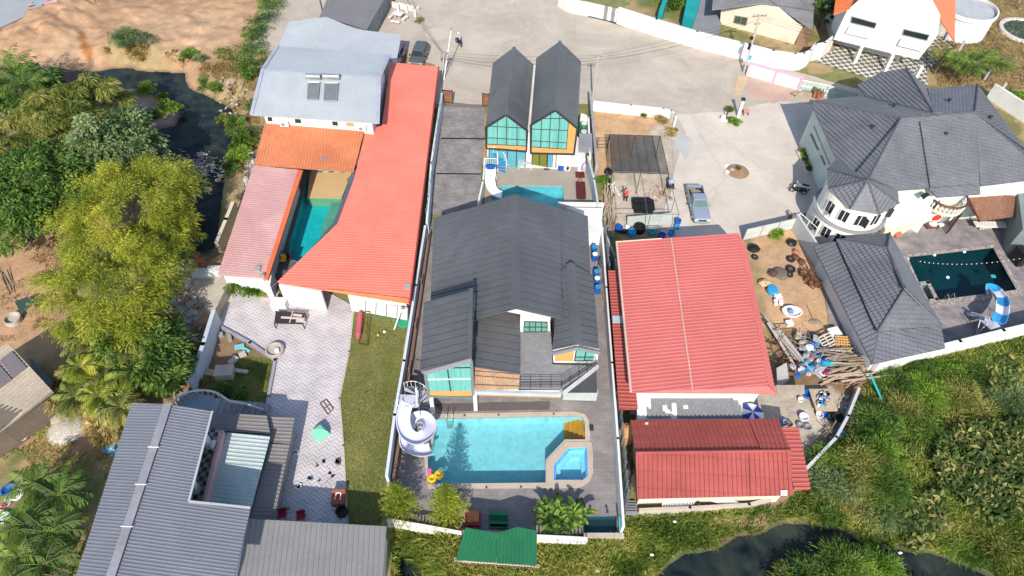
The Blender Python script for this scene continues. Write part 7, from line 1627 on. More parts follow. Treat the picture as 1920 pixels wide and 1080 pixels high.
T('dark_tree','dark tree under the south edge of the big bamboo',(240,640),5.0,2.8,LEAF_DARK,nclump=50,per=110,L=.45,W=.14,cr=.9,z0=0)
def palm(name,label,uv,h,n,L,w,material,group=None,trunk=True,lw=.08,droop=1.1,up=.9,cat='palm tree',pin=22,seed=None,z0=None,clump=False):
 c=P(uv[0],uv[1],h); gz=0. if z0 is None else z0; t=thing(name,label,cat,(c.x,c.y,gz),group); s=seed if seed is not None else int(uv[0]*3+uv[1])
 fronds('crown',(c.x,c.y,gz+h),n,L,w,material,t,up=up,droop=droop,pin=pin,lw=lw,seed=s)
 m=M(); m.cyl((c.x,c.y,gz-.2),(c.x,c.y,gz+h),.16,.11,8); m.build('trunk',BARK,t); return t
PG=['north west','north','north east','west','central','east','south west','south','south east']
pos_=[(165,640),(205,632),(235,655),(150,690),(195,690),(245,700),(140,745),(185,745),(225,765)]
for i,uv in enumerate(pos_):palm('areca_palm',PG[i]+' palm of the nine in the grove north of the grey ribbed house',uv,random.uniform(2.8,4.4),26,random.uniform(1.7,2.3),.55,LEAF_YEL if i%2==0 else LEAF_BAMBOO,'palms in the grove',droop=1.6,lw=.10)
T('dry_bush','pale dry leaved bush in front of the palm grove by the gravel pile',(150,725),2.6,2.2,LEAF_DRY,nclump=40,per=110,L=.5,W=.10,cr=.7,z0=0)
T('dry_bush','greenish dry bush between the grove and the grey ribbed roof',(215,790),2.2,2.0,LEAF_DRY,nclump=36,per=110,L=.45,W=.10,cr=.65,z0=0)
for i,(uv,lb_)in enumerate((((18,130),'dark palm at the left edge near the orange ditch'),((50,160),'second dark palm below the dug earth'))):palm('dark_palm',lb_,uv,4.2,20,3.2,.8,LEAF_DARK,droop=1.0)
for i,(uv,lb_)in enumerate((((70,910),'northern banana palm of the lower left group'),((110,930),'eastern banana palm of the lower left group'),((50,985),'western banana palm of the lower left group'),((95,1000),'middle banana palm beside the grey ribbed roof'),((35,1045),'southern palm at the bottom left corner'),((85,1060),'bottom edge palm below the middle one'))):
 palm('coconut_palm',lb_,uv,3.2,24,2.3,.6,LEAF_DARK if i%2 else LEAF_MID,'palms in the lower left yard',droop=1.4)
def banana(label,uv,h,n,L,w,material,name='banana_plant',group=None,z0=0.,spread=.5):
 c=P(uv[0],uv[1],h*.6); t=thing(name,label,'plant',(c.x,c.y,z0),group); m=M(); vs=[]; rs=[]; rr=random.Random(int(uv[0]))
 st=M()
 for i in range(n):
  a=i*2.4+rr.uniform(-.4,.4); el=rr.uniform(.35,1.15); l=L*rr.uniform(.75,1.1); b=Vector((c.x+math.cos(a)*spread*rr.random(),c.y+math.sin(a)*spread*rr.random(),z0+h*.45*rr.uniform(.6,1.2)))
  d=Vector((math.cos(a)*math.cos(el),math.sin(a)*math.cos(el),math.sin(el))); pts=[b.copy()]; p=b.copy(); k=6
  for j in range(k):p=p+d*(l/k); d=(d+Vector((0,0,-.22))).normalized(); pts.append(p.copy())
  ring=[]
  for j,q in enumerate(pts):
   f=j/k; ww=w*math.sin(math.pi*(f*.86+.07))**.8; s=Vector((-math.sin(a),math.cos(a),0)); ring.append((q-s*ww/2+Vector((0,0,ww*.18)),q,q+s*ww/2+Vector((0,0,ww*.18))))
  for j in range(k):
   o=len(m.v); m.v+=[tuple(x)for x in ring[j]+ring[j+1]]; m.f+=[(o,o+1,o+4,o+3),(o+1,o+2,o+5,o+4)]; m.m+=[0,0]; rs+=[rr.random()]*2
  st.cyl((c.x,c.y,z0-.1),b,.05,.035,5)
 o=m.build('leaves',material,t); at=o.data.attributes.new('rnd','FLOAT','FACE'); at.data.foreach_set('value',np.array(rs,np.float32)); st.build('stem',LEAFSTEM,t); return t
for i,uv in enumerate(((1026,962),(1046,955),(1068,968),(1084,960),(1040,978))):banana(['western','north western','central','eastern','southern'][i]+' banana plant of the clump at the pool deck south edge',uv,1.8,15,1.2,.36,LEAF_MID,group='banana clump on the deck')
banana('large banana plant with torn leaves in the left hand thicket',(75,205),4.5,12,2.6,.75,LEAF_BRIGHT,z0=0)
# conifers on the deck
def conifer(label,uv,h,r):
 c=P(uv[0],uv[1],h*.5); t=thing('conifer',label,'conifer',(c.x,c.y,0)); C=[]; D=[]; rs=[]
 for k in range(26):
  f=k/25; z=.5+f*(h-.6); R_=r*(1-f)**.8+.12; nb=int(9*(1-f)+5)
  for i in range(nb):
   a=i*6.283/nb+k*1.3+random.random()*.4; L_=R_*random.uniform(.75,1.15); n=int(20*L_/r)+6
   s=np.linspace(.15,1,n); x=c.x+np.cos(a)*L_*s; y=c.y+np.sin(a)*L_*s; zz=z+.22*s*L_; q=np.column_stack([x,y,zz])+rng.normal(size=(n,3))*.06
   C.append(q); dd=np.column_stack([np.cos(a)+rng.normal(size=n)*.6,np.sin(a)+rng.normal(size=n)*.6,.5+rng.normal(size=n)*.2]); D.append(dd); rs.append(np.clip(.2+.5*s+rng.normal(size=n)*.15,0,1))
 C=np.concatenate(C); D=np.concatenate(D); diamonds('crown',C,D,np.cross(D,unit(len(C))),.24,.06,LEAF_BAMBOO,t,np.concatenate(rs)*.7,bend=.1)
 m=M(); m.cyl((c.x,c.y,0),(c.x,c.y,h),.11,.02,8); m.build('trunk',BARK,t); return t
conifer('yellow green conifer at the south west corner by the pale blue wall',(745,936),5.2,1.55); conifer('yellow green conifer south of the big pool whose shadow falls on the water',(838,940),5.6,1.5)
S=shrub
CB=['beside the creek head','under the dug field edge','at the field edge','on the pale creek bank','by the street corner','below the pale blue roof','on the rocky bank','by the creek rapids','near the pink roof wall','on the sand spit point','on the spit east edge','at the spit south end','beside the lower creek']
cl=[((240,75),2.6,2.4,LEAF_GREY,3600,'large olive bush above the creek head'),((262,100),2.2,2.0,LEAF_DRY,2400,'brown twiggy bush above the creek head'),((283,112),1.3,1.2,LEAF_MID,1300,'bright green bush east of the brown twiggy one'),
 ((355,105),1.4,1.4,LEAF_MID,1500,'dark bush at the field edge north of the creek'),((375,108),1.0,1.1,LEAF_GREY,900,'small grey bush next to the dark field edge bush'),((425,105),1.6,2.0,LEAF_YEL,1400,'spiky yellow plant by the street corner'),
 ((385,155),1.3,1.2,LEAF_MID,1300,'bush on the rocky north bank of the creek'),((407,165),1.3,1.3,LEAF_MID,1400,'second bush on the rocky north bank'),((275,165),1.3,1.4,LEAF_BRIGHT,1500,'bright bush at the north tip of the sand spit'),
 ((305,182),.9,1.0,LEAF_MID,800,'small bush between the two spit bushes'),((318,203),1.5,1.7,LEAF_BRIGHT,1800,'bright green bush at the east side of the sand spit'),((290,215),.9,1.0,LEAF_DARK,800,'dark bush on the sand spit'),
 ((440,225),1.5,1.6,LEAF_MID,1700,'bush below the pale blue roof on the bank'),((455,260),1.9,2.2,LEAF_MID,2600,'big green bush beside the creek rapids'),((445,290),1.6,1.8,LEAF_BRIGHT,2000,'bright bush west of the orange roof'),((420,225),1.0,1.3,LEAF_YEL,900,'thin yellow bush overhanging the creek'),((432,315),1.2,1.3,LEAF_DARK,1200,'dark bush at the foot of the rapids'),
 ((475,200),1.0,1.2,LEAF_MID,900,'small bush beneath the pale roof corner'),((357,290),.6,.8,LEAF_YEL,400,'yellow tuft on the mid creek rock'),
 ((465,118),2.5,1.4,LEAF_MID,1400,'hedge bush at the street edge, south end'),((467,92),2.5,1.4,LEAF_DARK,1400,'hedge bush at the street edge, second from south'),((480,62),2.5,1.4,LEAF_MID,1400,'hedge bush at the street edge, middle'),((494,36),2.5,1.4,LEAF_DARK,1300,'hedge bush at the street edge, second from north'),((508,8),2.5,1.4,LEAF_MID,1300,'hedge bush at the street edge, north end'),((470,140),1.3,1.4,LEAF_DARK,1400,'dark bush below the street corner')]
for uv,r,h,mt,n,lb_ in cl:S('bank_shrub',lb_,uv,r,h,mt,n=n,L=.3,W=.09)
S('papaya_bush','leafy green bush against the white wall below the pink roof',(452,533),1.15,1.5,LEAF_MID,n=900,L=.45,W=.14,z0=0,zc=0); S('yellow_bush','yellow green palm bush beside the leafy green one',(473,545),1.05,1.1,LEAF_BRIGHT,n=800,L=.5,W=.12,z0=0)
for uv,lb_ in(((530,550),'tiny plant at the west end of the long planter'),((545,552),'middle plant of the long planter'),((564,558),'plant at the east end of the long planter')):S('planter_plant',lb_,uv,.35,.45,LEAF_YEL,n=220,L=.25,W=.08,z0=0,group='plants in the long planter')
m=M(); m.prism([U(P(u,v,.1),0)for u,v in((523,546),(573,558),(569,567),(520,558))],0,.18); std('planter',m,mat('planter_soil',(.36,.19,.10),.95,fine=.2),'long low planter of brown soil in front of the white porch wall','planter')
m=M(); m.prism([U(P(u,v,.1),0)for u,v in((487,543),(506,546),(504,558),(484,556))],0,.18); std('planter',m,mat('planter_soil2',(.36,.20,.11),.95,fine=.2),'short soil planter west of the entrance wall','planter')
for uv,r,h,mt,lb_ in(((420,732),1.0,.9,LEAF_MID,'green shrub in the dirt garden beside the curved stair'),((450,740),.9,.9,LEAF_DARK,'dark palm shrub next to it in the garden shade'),((382,717),.8,.7,LEAF_DRY,'yellow brown shrub by the leaning wall'),((372,655),.7,.5,LEAF_DRY,'dead twiggy shrub in the dirt garden'),
  ((1379,228),1.0,1.3,LEAF_BRIGHT,'small feathery palm at the white gatepost'),((1369,205),.6,.9,LEAF_YEL,'yellow flowering shrub behind the white gatepost'),((1455,438),.95,1.1,LEAF_BRIGHT,'grassy green shrub by the pale sheet fence'),((1383,316),.5,.5,LEAF_DRY,'tiny tree sprout in the round soil patch'),
  ((1534,398),.7,.8,LEAF_MID,'shrub inside the curved planter at the tower foot'),((1135,340),1.0,.9,LEAF_BRIGHT,'green shrub at the corner of the netted shade frame'),((1208,214),.5,.5,LEAF_MID,'small shrub growing by the lot wall vents'),
  ((1240,222),1.1,.5,LEAF_DRY,'straw coloured creeper on the lot wall corner'),((1258,245),.9,.5,LEAF_DRY,'dry orange creeper south of the lot wall corner'),((787,38),.7,.9,LEAF_YEL,'yellow green shrub on the white planter wall')):
 S('garden_shrub',lb_,uv,r,h,mt,n=int(700*r*r)+250,L=.3,W=.07,z0=0)
for i,v in enumerate((283,291,299,308,316)):S('ball_topiary',['northernmost','second','third','fourth','southernmost'][i]+' yellow green round bush along the mansion west wall',(1505+i*3.2,v),.5,.9,LEAF_BRIGHT if i%2 else LEAF_YEL,n=420,L=.16,W=.08,z0=0,group='round bushes along the mansion wall')
m=M(); a,b=P(1499,286,0),P(1518,325,0); m.box((a+b)/2+Vector((0,0,.15)),((b-a).length,.9,.3),math.atan2((b-a).y,(b-a).x)); std('planter',m,CREAM,'narrow cream planter under the round bushes','planter')
for i,(uv,mt)in enumerate((((1800,118),LEAF_BRIGHT),((1845,108),LEAF_MID),((1870,120),LEAF_MID),((1770,105),LEAF_YEL),((1820,125),LEAF_MID))):palm('garden_palm',['tall bright','bushy dark','easternmost','yellowish western','lower middle'][i]+' palm in the dry garden north of the mansion',uv,2.6,18,2.4,.6,mt,'palms in the dry garden',droop=1.2)
S('hedge_bush','bright rounded bush beside the white north east wall',(1905,182),1.6,1.6,LEAF_BRIGHT,n=2000,z0=0); S('hedge_bush','leafy bush behind the long white wall near the teal shed',(1270,8),1.9,2.2,LEAF_MID,n=2200,z0=0,L=.4,W=.12); T('garden_tree','small dark tree between the cottage and the orange roofed house',(1548,20),4.0,1.7,LEAF_DARK,nclump=30,per=90,L=.4,W=.12,z0=0)
# wild south east bank
wild=[((1560,900),2.2,1.4,LEAF_GREY),((1610,870),2.6,1.6,LEAF_YEL),((1560,860),1.8,1.1,LEAF_MID),((1640,800),2.4,1.6,LEAF_DARK),((1650,850),2.2,1.5,LEAF_BRIGHT),((1600,930),2.2,1.2,LEAF_YEL),((1665,910),2.4,1.2,LEAF_MID),((1655,960),2.0,1.0,LEAF_GREY),
 ((1700,770),2.2,1.2,LEAF_YEL),((1730,800),1.9,1.1,LEAF_MID),((1685,730),2.4,1.1,LEAF_DARK),((1740,730),2.2,1.1,LEAF_BRIGHT),((1800,740),2.3,1.1,LEAF_YEL),((1855,700),2.2,1.0,LEAF_MID),((1900,760),2.4,1.2,LEAF_GREY),((1840,780),2.2,1.1,LEAF_YEL),
 ((1545,950),1.6,0.9,LEAF_MID),((1720,680),1.6,0.7,LEAF_DARK),((1780,700),1.5,0.7,LEAF_BRIGHT),((1880,1020),2.4,1.0,LEAF_YEL),((1800,1020),2.0,0.9,LEAF_MID),((1730,960),2.0,0.9,LEAF_GREY),((1640,760),1.4,0.9,LEAF_YEL),((1585,1075),2.4,1.5,LEAF_MID),((1520,1085),2.2,1.2,LEAF_DARK),((1650,1075),2.0,1.1,LEAF_BRIGHT),((1480,1090),1.6,0.9,LEAF_YEL)]
WL=['grey green scrub bush %s','bushy green scrub %s','tall wild bush %s']
WP=['just east of the red lean-to roof','right of the debris pile','against the yard edge wall','below the teal pipe','south of the teal pipe bush','at the bend of the river bank','above the river bend','overhanging the river bank','below the long white wall','in the middle of the bank','under the pool house corner','south of the slate roof','under the long white wall middle','under the blue slide wall','at the right edge of the bank','above the broad leaved patch','at the lean-to roof corner','touching the white wall foot','beside the wall foot bush','in the lower right corner','near the lower right river edge','dry looking near the river','in deep green beside the scrap yard','on the near river shore','at the bottom edge on the near shore','east on the near river shore','west on the near river shore']
for i,(uv,r,h,mt)in enumerate(wild):S('scrub_bush',(WL[i%3]%WP[i]),uv,r,h,mt,n=int(1000*r*r),L=.42,W=.05,nclump=34)
def taro(px,n,name):
 q=scatter(px,n); p=Pn(q,0.3); z=ground_z(p[:,0],p[:,1]); a=rng.random(n)*6.28; el=rng.uniform(-.1,1.1,n); D=np.column_stack([np.cos(a)*np.cos(el),np.sin(a)*np.cos(el),np.sin(el)]); C=np.column_stack([p[:,0],p[:,1],z+rng.uniform(.35,1.25,n)]); S_=np.column_stack([-np.sin(a),np.cos(a),rng.normal(size=n)*.5])
 tag(diamonds(name,C,D,S_,rng.uniform(.45,.95,n),rng.uniform(.16,.32,n),LEAF_TARO,None,np.clip(rng.random(n)**1.6*1.1,0,1),bend=.15),kind='stuff')
taro([(1750,830),(1800,800),(1930,790),(1930,960),(1860,990),(1770,920),(1740,870)],5200,'broad_leaf_thicket'); taro([(1700,940),(1760,920),(1780,990),(1730,1030),(1690,985)],900,'broad_leaf_patch'); taro([(1840,680),(1900,680),(1910,730),(1850,740)],420,'broad_leaf_cluster')
grass('near_shore_grass',[(1190,1085),(1500,1055),(1640,1060),(1700,1090),(1600,1110),(1190,1110)],9000,.8,.06,GRASSL,0,hclump=.5)
grass('bank_grass',[(1640,700),(1930,622),(2100,800),(2100,1090),(1640,1100),(1500,1000),(1420,1010),(1300,1050),(1190,1090),(1170,975),(1440,958),(1500,925),(1520,880),(1600,800)],95000,.75,.07,GRASSL,.05,up=.8,hclump=.5)
grass('verge_grass',[(735,1000),(860,1005),(860,1060),(1010,1075),(1010,1020),(1170,1010),(1230,1000),(1240,1120),(735,1120)],26000,.6,.06,GRASSL,.08,hclump=.6)
grass('reed_clump',[(755,1020),(850,1005),(858,1085),(790,1100),(750,1060)],9000,1.5,.07,GRASSL,.1,up=.7)
grass('dry_garden_grass',[(1790,0),(1930,-60),(1930,170),(1760,165),(1745,100)],17000,.5,.06,DRYG,.1)
grass('yard_grass',[(0,770),(200,780),(200,1080),(0,1080)],15000,.3,.05,GRASSL,.1,patch=.04)
grass('field_grass',[(0,430),(110,430),(160,640),(0,640)],7000,.3,.05,DRYG,0,patch=.1)
grass('bank_weeds',[(400,120),(480,110),(490,200),(470,330),(430,440),(425,330),(445,240)],9000,.5,.06,DRYG,0,patch=-.05)
grass('creek_edge_weeds',[(200,60),(420,130),(420,170),(340,130),(210,130)],5000,.45,.06,DRYG,0,patch=0)
grass('garden_grass',[(440,665),(512,675),(500,750),(420,750)],5000,.2,.04,GRASSL,0)
grass('east_verge_grass',[(1225,-40),(1330,-20),(1320,40),(1220,10)],4000,.3,.05,GRASSL,.1)
# rocks along the creek
for i in range(26):
 u,v=random.choice([(390,300),(350,320),(405,335),(370,345),(330,345)]); u+=random.gauss(0,16); v+=random.gauss(0,10)
 m=M(); m.ball(P(u,v,WZ+.05),random.uniform(.2,.5),7,sq=(1.2,.9,.6),jit=.3); o=m.build('river_rock',STONE if i%3 else mat('dark_rock',(.12,.10,.09),.95,fine=.3)); recenter(o); tag(o,'one of the rounded rocks in the white water of the creek rapids','rock','rocks in the creek rapids')

# ================================================================ SHADE NET, SCRAP YARD AND ODDS AND ENDS
# netted shade frame in the vacant lot
sn=thing('shade_net_frame','tall dark shade net stretched on a thin steel frame in the vacant lot','shade frame',P(1195,330,0))
NETD,N_,L_,B_=new_mat('dark_shade_net'); N_.remove(B_); tr_=N_.new('ShaderNodeBsdfTransparent'); df_=N_.new('ShaderNodeBsdfDiffuse'); df_.inputs[0].default_value=(.05,.05,.052,1); mx_=N_.new('ShaderNodeMixShader')
geo_=N_.new('ShaderNodeNewGeometry'); nz_=N_.new('ShaderNodeTexNoise'); nz_.inputs['Scale'].default_value=.7; mr_=N_.new('ShaderNodeMapRange'); mr_.inputs[3].default_value=.52; mr_.inputs[4].default_value=.82
L_.new(geo_.outputs['Position'],nz_.inputs[0]); L_.new(nz_.outputs[0],mr_.inputs[0]); L_.new(mr_.outputs[0],mx_.inputs[0]); L_.new(tr_.outputs[0],mx_.inputs[1]); L_.new(df_.outputs[0],mx_.inputs[2]); L_.new(mx_.outputs[0],N_['Material Output'].inputs[0])
c_=[P(1143,252,3.0),P(1238,255,3.0),P(1254,326,3.0),P(1148,323,3.0)]
m=M(); k=6; gp_=[[c_[0].lerp(c_[1],i/k).lerp(c_[3].lerp(c_[2],i/k),j/4)-Vector((0,0,.12*math.sin(math.pi*(i/k))*math.sin(math.pi*j/4)+.05*((i*5+j*3)%3)))for i in range(k+1)]for j in range(5)]
m.add([q for r in gp_ for q in r],[(j*(k+1)+i,j*(k+1)+i+1,(j+1)*(k+1)+i+1,(j+1)*(k+1)+i)for j in range(4)for i in range(k)]); m.build('net',NETD,sn)
m=M()
for i in range(4):m.cyl(c_[i],c_[(i+1)%4],.035,n=6); m.cyl(c_[i],U(c_[i],0),.04,n=6)
for i in range(1,6):m.cyl(c_[0].lerp(c_[1],i/6),c_[3].lerp(c_[2],i/6),.022,n=5)
for q in(c_[3].lerp(c_[2],.5),c_[0].lerp(c_[1],.5)):m.cyl(q,U(q,0),.035,n=6)
m.build('frame',DARKM,sn)
s2_=thing('bare_steel_frame','bare thin steel frame without a net south of the shade net','frame',P(1200,400,0)); m=M(); c2_=[P(1150,327,3.0),P(1254,329,3.0),P(1273,402,3.0),P(1155,400,3.0)]
for i in range(1,4):m.cyl(c2_[i],c2_[(i+1)%4],.03,n=5)
for q in(c2_[2],c2_[3],c2_[2].lerp(c2_[3],.45),c2_[1].lerp(c2_[2],.6)):m.cyl(q,U(q,0),.035,n=5)
m.cyl(c2_[0].lerp(c2_[1],.5),c2_[3].lerp(c2_[2],.5),.03,n=5); m.build('bars',mat('grey_frame',(.12,.12,.125),.5),s2_)
t=thing('low_gate_frame','short dark gate leaf standing left of the shade net','gate',P(1125,272,0)); m=M(); a,b=P(1119,279,0),P(1138,278,0)
for h in(.15,.6,1.1,1.5):m.cyl(a+Vector((0,0,h)),b+Vector((0,0,h)),.035,n=5)
for q in(a,b):m.cyl(q,q+Vector((0,0,1.6)),.045,n=5)
m.build('bars',DARKM,t)
def planks(name,uv,n,L,w,rz,spread,material,label,cat='timber',zr=.5,group=None,z0=0,vary=.15,th=.06,cross=0):
 q=P(*uv,z0); m=M()
 for i in range(n):
  a=rz+random.gauss(0,vary)+(math.pi/2 if random.random()<cross else 0); c=q+Vector((random.uniform(-1,1)*spread[0],random.uniform(-1,1)*spread[1],.05+random.random()*zr)); m.box(c,(L*random.uniform(.5,1.1),w*random.uniform(.6,1.3),th),a,tilt=Matrix.Rotation(random.gauss(0,.06),3,'Y'))
 return std(name,m,material,label,cat,group)
planks('timber_stack',(1140,385),26,4.6,.10,1.5,(.4,1.1),WOODP,'long pale timber stack leaning along the lot wall',zr=.8)
planks('timber_stack',(1146,425),16,3.0,.12,1.5,(.3,.9),WOOD,'darker timber stack south of the long pale one',zr=.6)
for uv,sc,mt,lb_ in(((1141,322),.5,BLACK,'black bag beside the shade net corner'),((1148,342),.3,WPL,'small white crate by the shade net leg')):m=M(); m.ball(P(*uv,sc*.5),sc,9,sq=(1,1,.8),jit=.12); std('bag',m,mt,lb_,'bag')
t=thing('white_rack','white wire rack tilted beside the timber stack','rack',P(1152,355,0)); m=M(); a,b=P(1146,347,.6),P(1158,366,.3)
for i in range(7):q=a.lerp(b,i/6); m.cyl(q+Vector((-.35,0,.2)),q+Vector((.35,.1,-.1)),.03,n=4)
m.cyl(a+Vector((-.35,0,.2)),b+Vector((-.35,0,.2)),.03,n=4); m.cyl(a+Vector((.35,0,-.1)),b+Vector((.35,0,-.1)),.03,n=4); m.build('bars',WPL,t)
m=M(); q=P(1205,392,0); m.box(q+Vector((0,.1,.55)),(2.3,1.6,.12)); m.box(q+Vector((-.1,.75,.65)),(1.9,.5,.12),.03); m.box(q+Vector((0,0,.25)),(2.0,1.3,.5)); std('black_sheet_stack',m,BLACK,'stack of black sheets in the middle of the vacant lot','sheets',bevel=.02)
m=M(); a,b=P(1176,423,.3),P(1262,421,.3); m.slab([a,b,b+Vector((-.1,.9,.7)),a+Vector((0,.7,.5))],(0,.05,.05)); std('metal_sheet',m,mat('grey_green_sheet',(.33,.36,.33),.7),'long grey green panel propped beneath the black sheets','panel')
m=M(); m.box(P(1231,412,.5),(.9,.4,.2)); std('orange_box',m,mat('orange_red',(.60,.10,.04),.6),'small orange red box on the long panel','box',bevel=.03)
for i,(u,v)in enumerate(((1256,353),)):
 q=P(u,v,0); t=thing('hand_cart','black hand cart with a blue and white bundle east of the shade net','cart',q); m=M(); [m.cyl(q+Vector((dx,0,.3)),q+Vector((dx+.06,0,.3)),.3,n=12)for dx in(-.35,.3)]; m.build('wheels',TYRE,t); m=M(); m.box(q+Vector((0,0,.5)),(.6,.9,.12)); m.tube([q+Vector((-.3,-.4,.5)),q+Vector((-.3,-1.0,.8)),q+Vector((.3,-1.0,.8)),q+Vector((.3,-.4,.5))],.03,5); m.build('frame',DARKM,t); m=M(); m.ball(q+Vector((0,.2,.85)),.35,8,jit=.15); std('bundle',m,mat('blue_white_cloth',(.55,.58,.65),.8,(.08,.12,.35),4),'blue and white bundle lying on the black hand cart','bundle')
m=M(); m.box(P(1258,373,.15),(.3,.35,.3)); std('grey_crate',m,GREY,'small grey crate south of the hand cart','crate')
junk=[((1160,432),BLUEP,.4,'blue drum pile at the west end of the lot junk'),((1198,434),BLACK,.6,'round black basin in the lot junk'),((1184,441),CYANP,.45,'pale blue tarp bundle by the red roof'),((1222,440),TEALP,.35,'teal bucket by the north edge of the red roof'),((1240,446),BLUEP,.4,'blue plastic sheet at the red roof edge'),((1258,440),CYANP,.35,'light blue drum east of the lot junk'),((1270,418),BLUEP,.35,'blue drum at the steel frame corner'),((1268,428),CYANP,.3,'light blue drum under the frame corner'),((1176,428),WPL,.25,'white pot in the lot junk'),((1133,470),mat('green_crate',(.05,.25,.10),.6),.45,'green crate in the narrow side yard'),((1132,500),mat('slate_bin',(.08,.11,.13),.5),.6,'dark slate bin in the narrow side yard'),((1137,452),CYANP,.35,'blue scrap in the narrow side yard')]
for uv,mt,s,lb_ in junk:
 q=P(*uv,0); m=M(); m.lathe(q,[(s*.8,0),(s,s*.3),(s*.95,s*1.3),(s*.8,s*1.35),(s*.75,s*.9)],14); std('drum',m,mt,lb_,'drum')
planks('pipe_bundle',(1215,428),9,3.0,.12,.02,(.9,.35),STEEL,'bundle of grey steel pipes in the lot junk','pipes',zr=.3)
planks('scrap_boards',(1190,437),8,1.8,.15,.1,(1.2,.3),DARKM,'dark scrap boards between the black basin and the red roof','scrap',zr=.3)
planks('scrap_timber',(1131,540),18,3.4,.10,1.52,(.25,2.6),WOOD,'weathered timber lying in the narrow yard west of the red roof',zr=.5)
planks('scrap_timber',(1178,900),16,2.0,.10,1.4,(.35,1.6),mat('dark_scrap',(.09,.07,.06),.9,(.05,.04,.035),2,.2),'dark scrap along the west wall of the low red house','scrap',zr=.6)
m=M(); q=P(1173,822,0); m.lathe(q,[(.55,0),(.70,.15),(.70,1.3),(.5,1.7),(.2,1.85),(.18,1.95),(0,1.95)],20); std('water_tank',m,TANK,'tan domed water tank west of the maroon roof','tank')
m=M(); [m.box(P(1180+i*1.0,942+i*5,.1+i*.1),(.9,.25,.12))for i in range(5)]; std('step_stack',m,GREY,'grey stacked slabs at the south west corner of the low house','slabs')
# umbrella
q=P(1412,785,0); t=thing('beach_umbrella','open blue and white panelled umbrella beside the patched lean-to','umbrella',q); m=M(); top=P(1412,772,2.1)
for i in range(8):
 a,b=rad(i*45+10),rad(i*45+55); r_=1.0; m.add([top,top+Vector((math.cos(a)*r_,math.sin(a)*r_,-.38)),top+Vector((math.cos((a+b)/2)*r_*.97,math.sin((a+b)/2)*r_*.97,-.33)),top+Vector((math.cos(b)*r_,math.sin(b)*r_,-.38))],[(0,1,2,3)],i%2)
m.build('canopy',[mat('royal_blue_cloth',(.02,.07,.42),.7),WPL],t); m=M(); m.cyl(U(top,0),top+Vector((0,0,.1)),.03,n=6); m.build('pole',STEEL,t)
# items round the concrete yard by the umbrella
for(u,v),mt,s,lb_ in(((1513,742),BLUEP,.42,'blue drum in the concrete yard behind the umbrella'),((1500,751),WPL,.25,'white bucket casting a shadow in the concrete yard'),((1535,780),WPL,.32,'white pail by the yard edge wall'),((1545,781),BLUEP,.3,'blue pail next to the white one by the edge wall'),((1552,766),TYRE,.42,'dark pot near the yard edge wall'),((1556,786),TYRE,.36,'second dark pot near the yard edge wall'),((1568,786),BLACK,.5,'black basin by the yard edge wall'),((1469,795),mat('violet_blue',(.18,.22,.45),.6),.35,'blue violet tub by the umbrella shade'),((1478,797),mat('shrub_pot',(.2,.12,.05),.8),.3,'brown pot beside the violet tub'),((1505,785),WPL,.4,'white basin in the concrete yard'),((1499,800),GREY,.3,'grey pot below the white basin'),((1513,803),GREY,.3,'second grey pot below the white basin'),((1552,808),WPL,.3,'white box fallen by the edge wall'),((1572,816),CYANP,.4,'teal rimmed basin outside the edge wall'),((1573,804),TEALP,.3,'small teal bowl outside the edge wall')):
 q=P(u,v,0); m=M(); m.lathe(q,[(s*.75,0),(s,s*.9),(s*.9,s*.95),(s*.6,s*.3)],14); std('yard_pot',m,mt,lb_,'pot')
t=thing('cluttered_table','long low table covered with mixed bottles and rags in the concrete yard','table',P(1545,755,0)); m=M(); m.box(P(1543,750,.5),(1.8,2.1,.1),.05); m.build('table_top',WOODP,t); m=M(); [m.box(P(1543,750,.25)+Vector((dx,dy,0)),(.1,.1,.5))for dx in(-.8,.8)for dy in(-.9,.9)]; m.build('legs',WOOD,t)
CL=[WPL,BLUEP,CYANP,REDV,WOODP,STEEL,TEALP,mat('rag_pink',(.55,.35,.35),.8),mat('rag_grey',(.35,.36,.38),.8)]
AD=['white','blue','light blue','red','tan','steel grey','teal','pinkish','grey']
for i in range(26):
 k=random.randrange(9); q=P(random.uniform(1533,1553),random.uniform(737,763),.55); m=M(); m.lathe(q,[(.12,0),(.14,.2),(.05,.3)],8)if i%2 else m.box(q+Vector((0,0,.1)),(.35,.25,.15),random.random()*3); std('table_item',m,CL[k],'small '+AD[k]+(' bottle' if i%2 else ' rag')+' among those on the cluttered yard table','clutter','small things on the cluttered table')
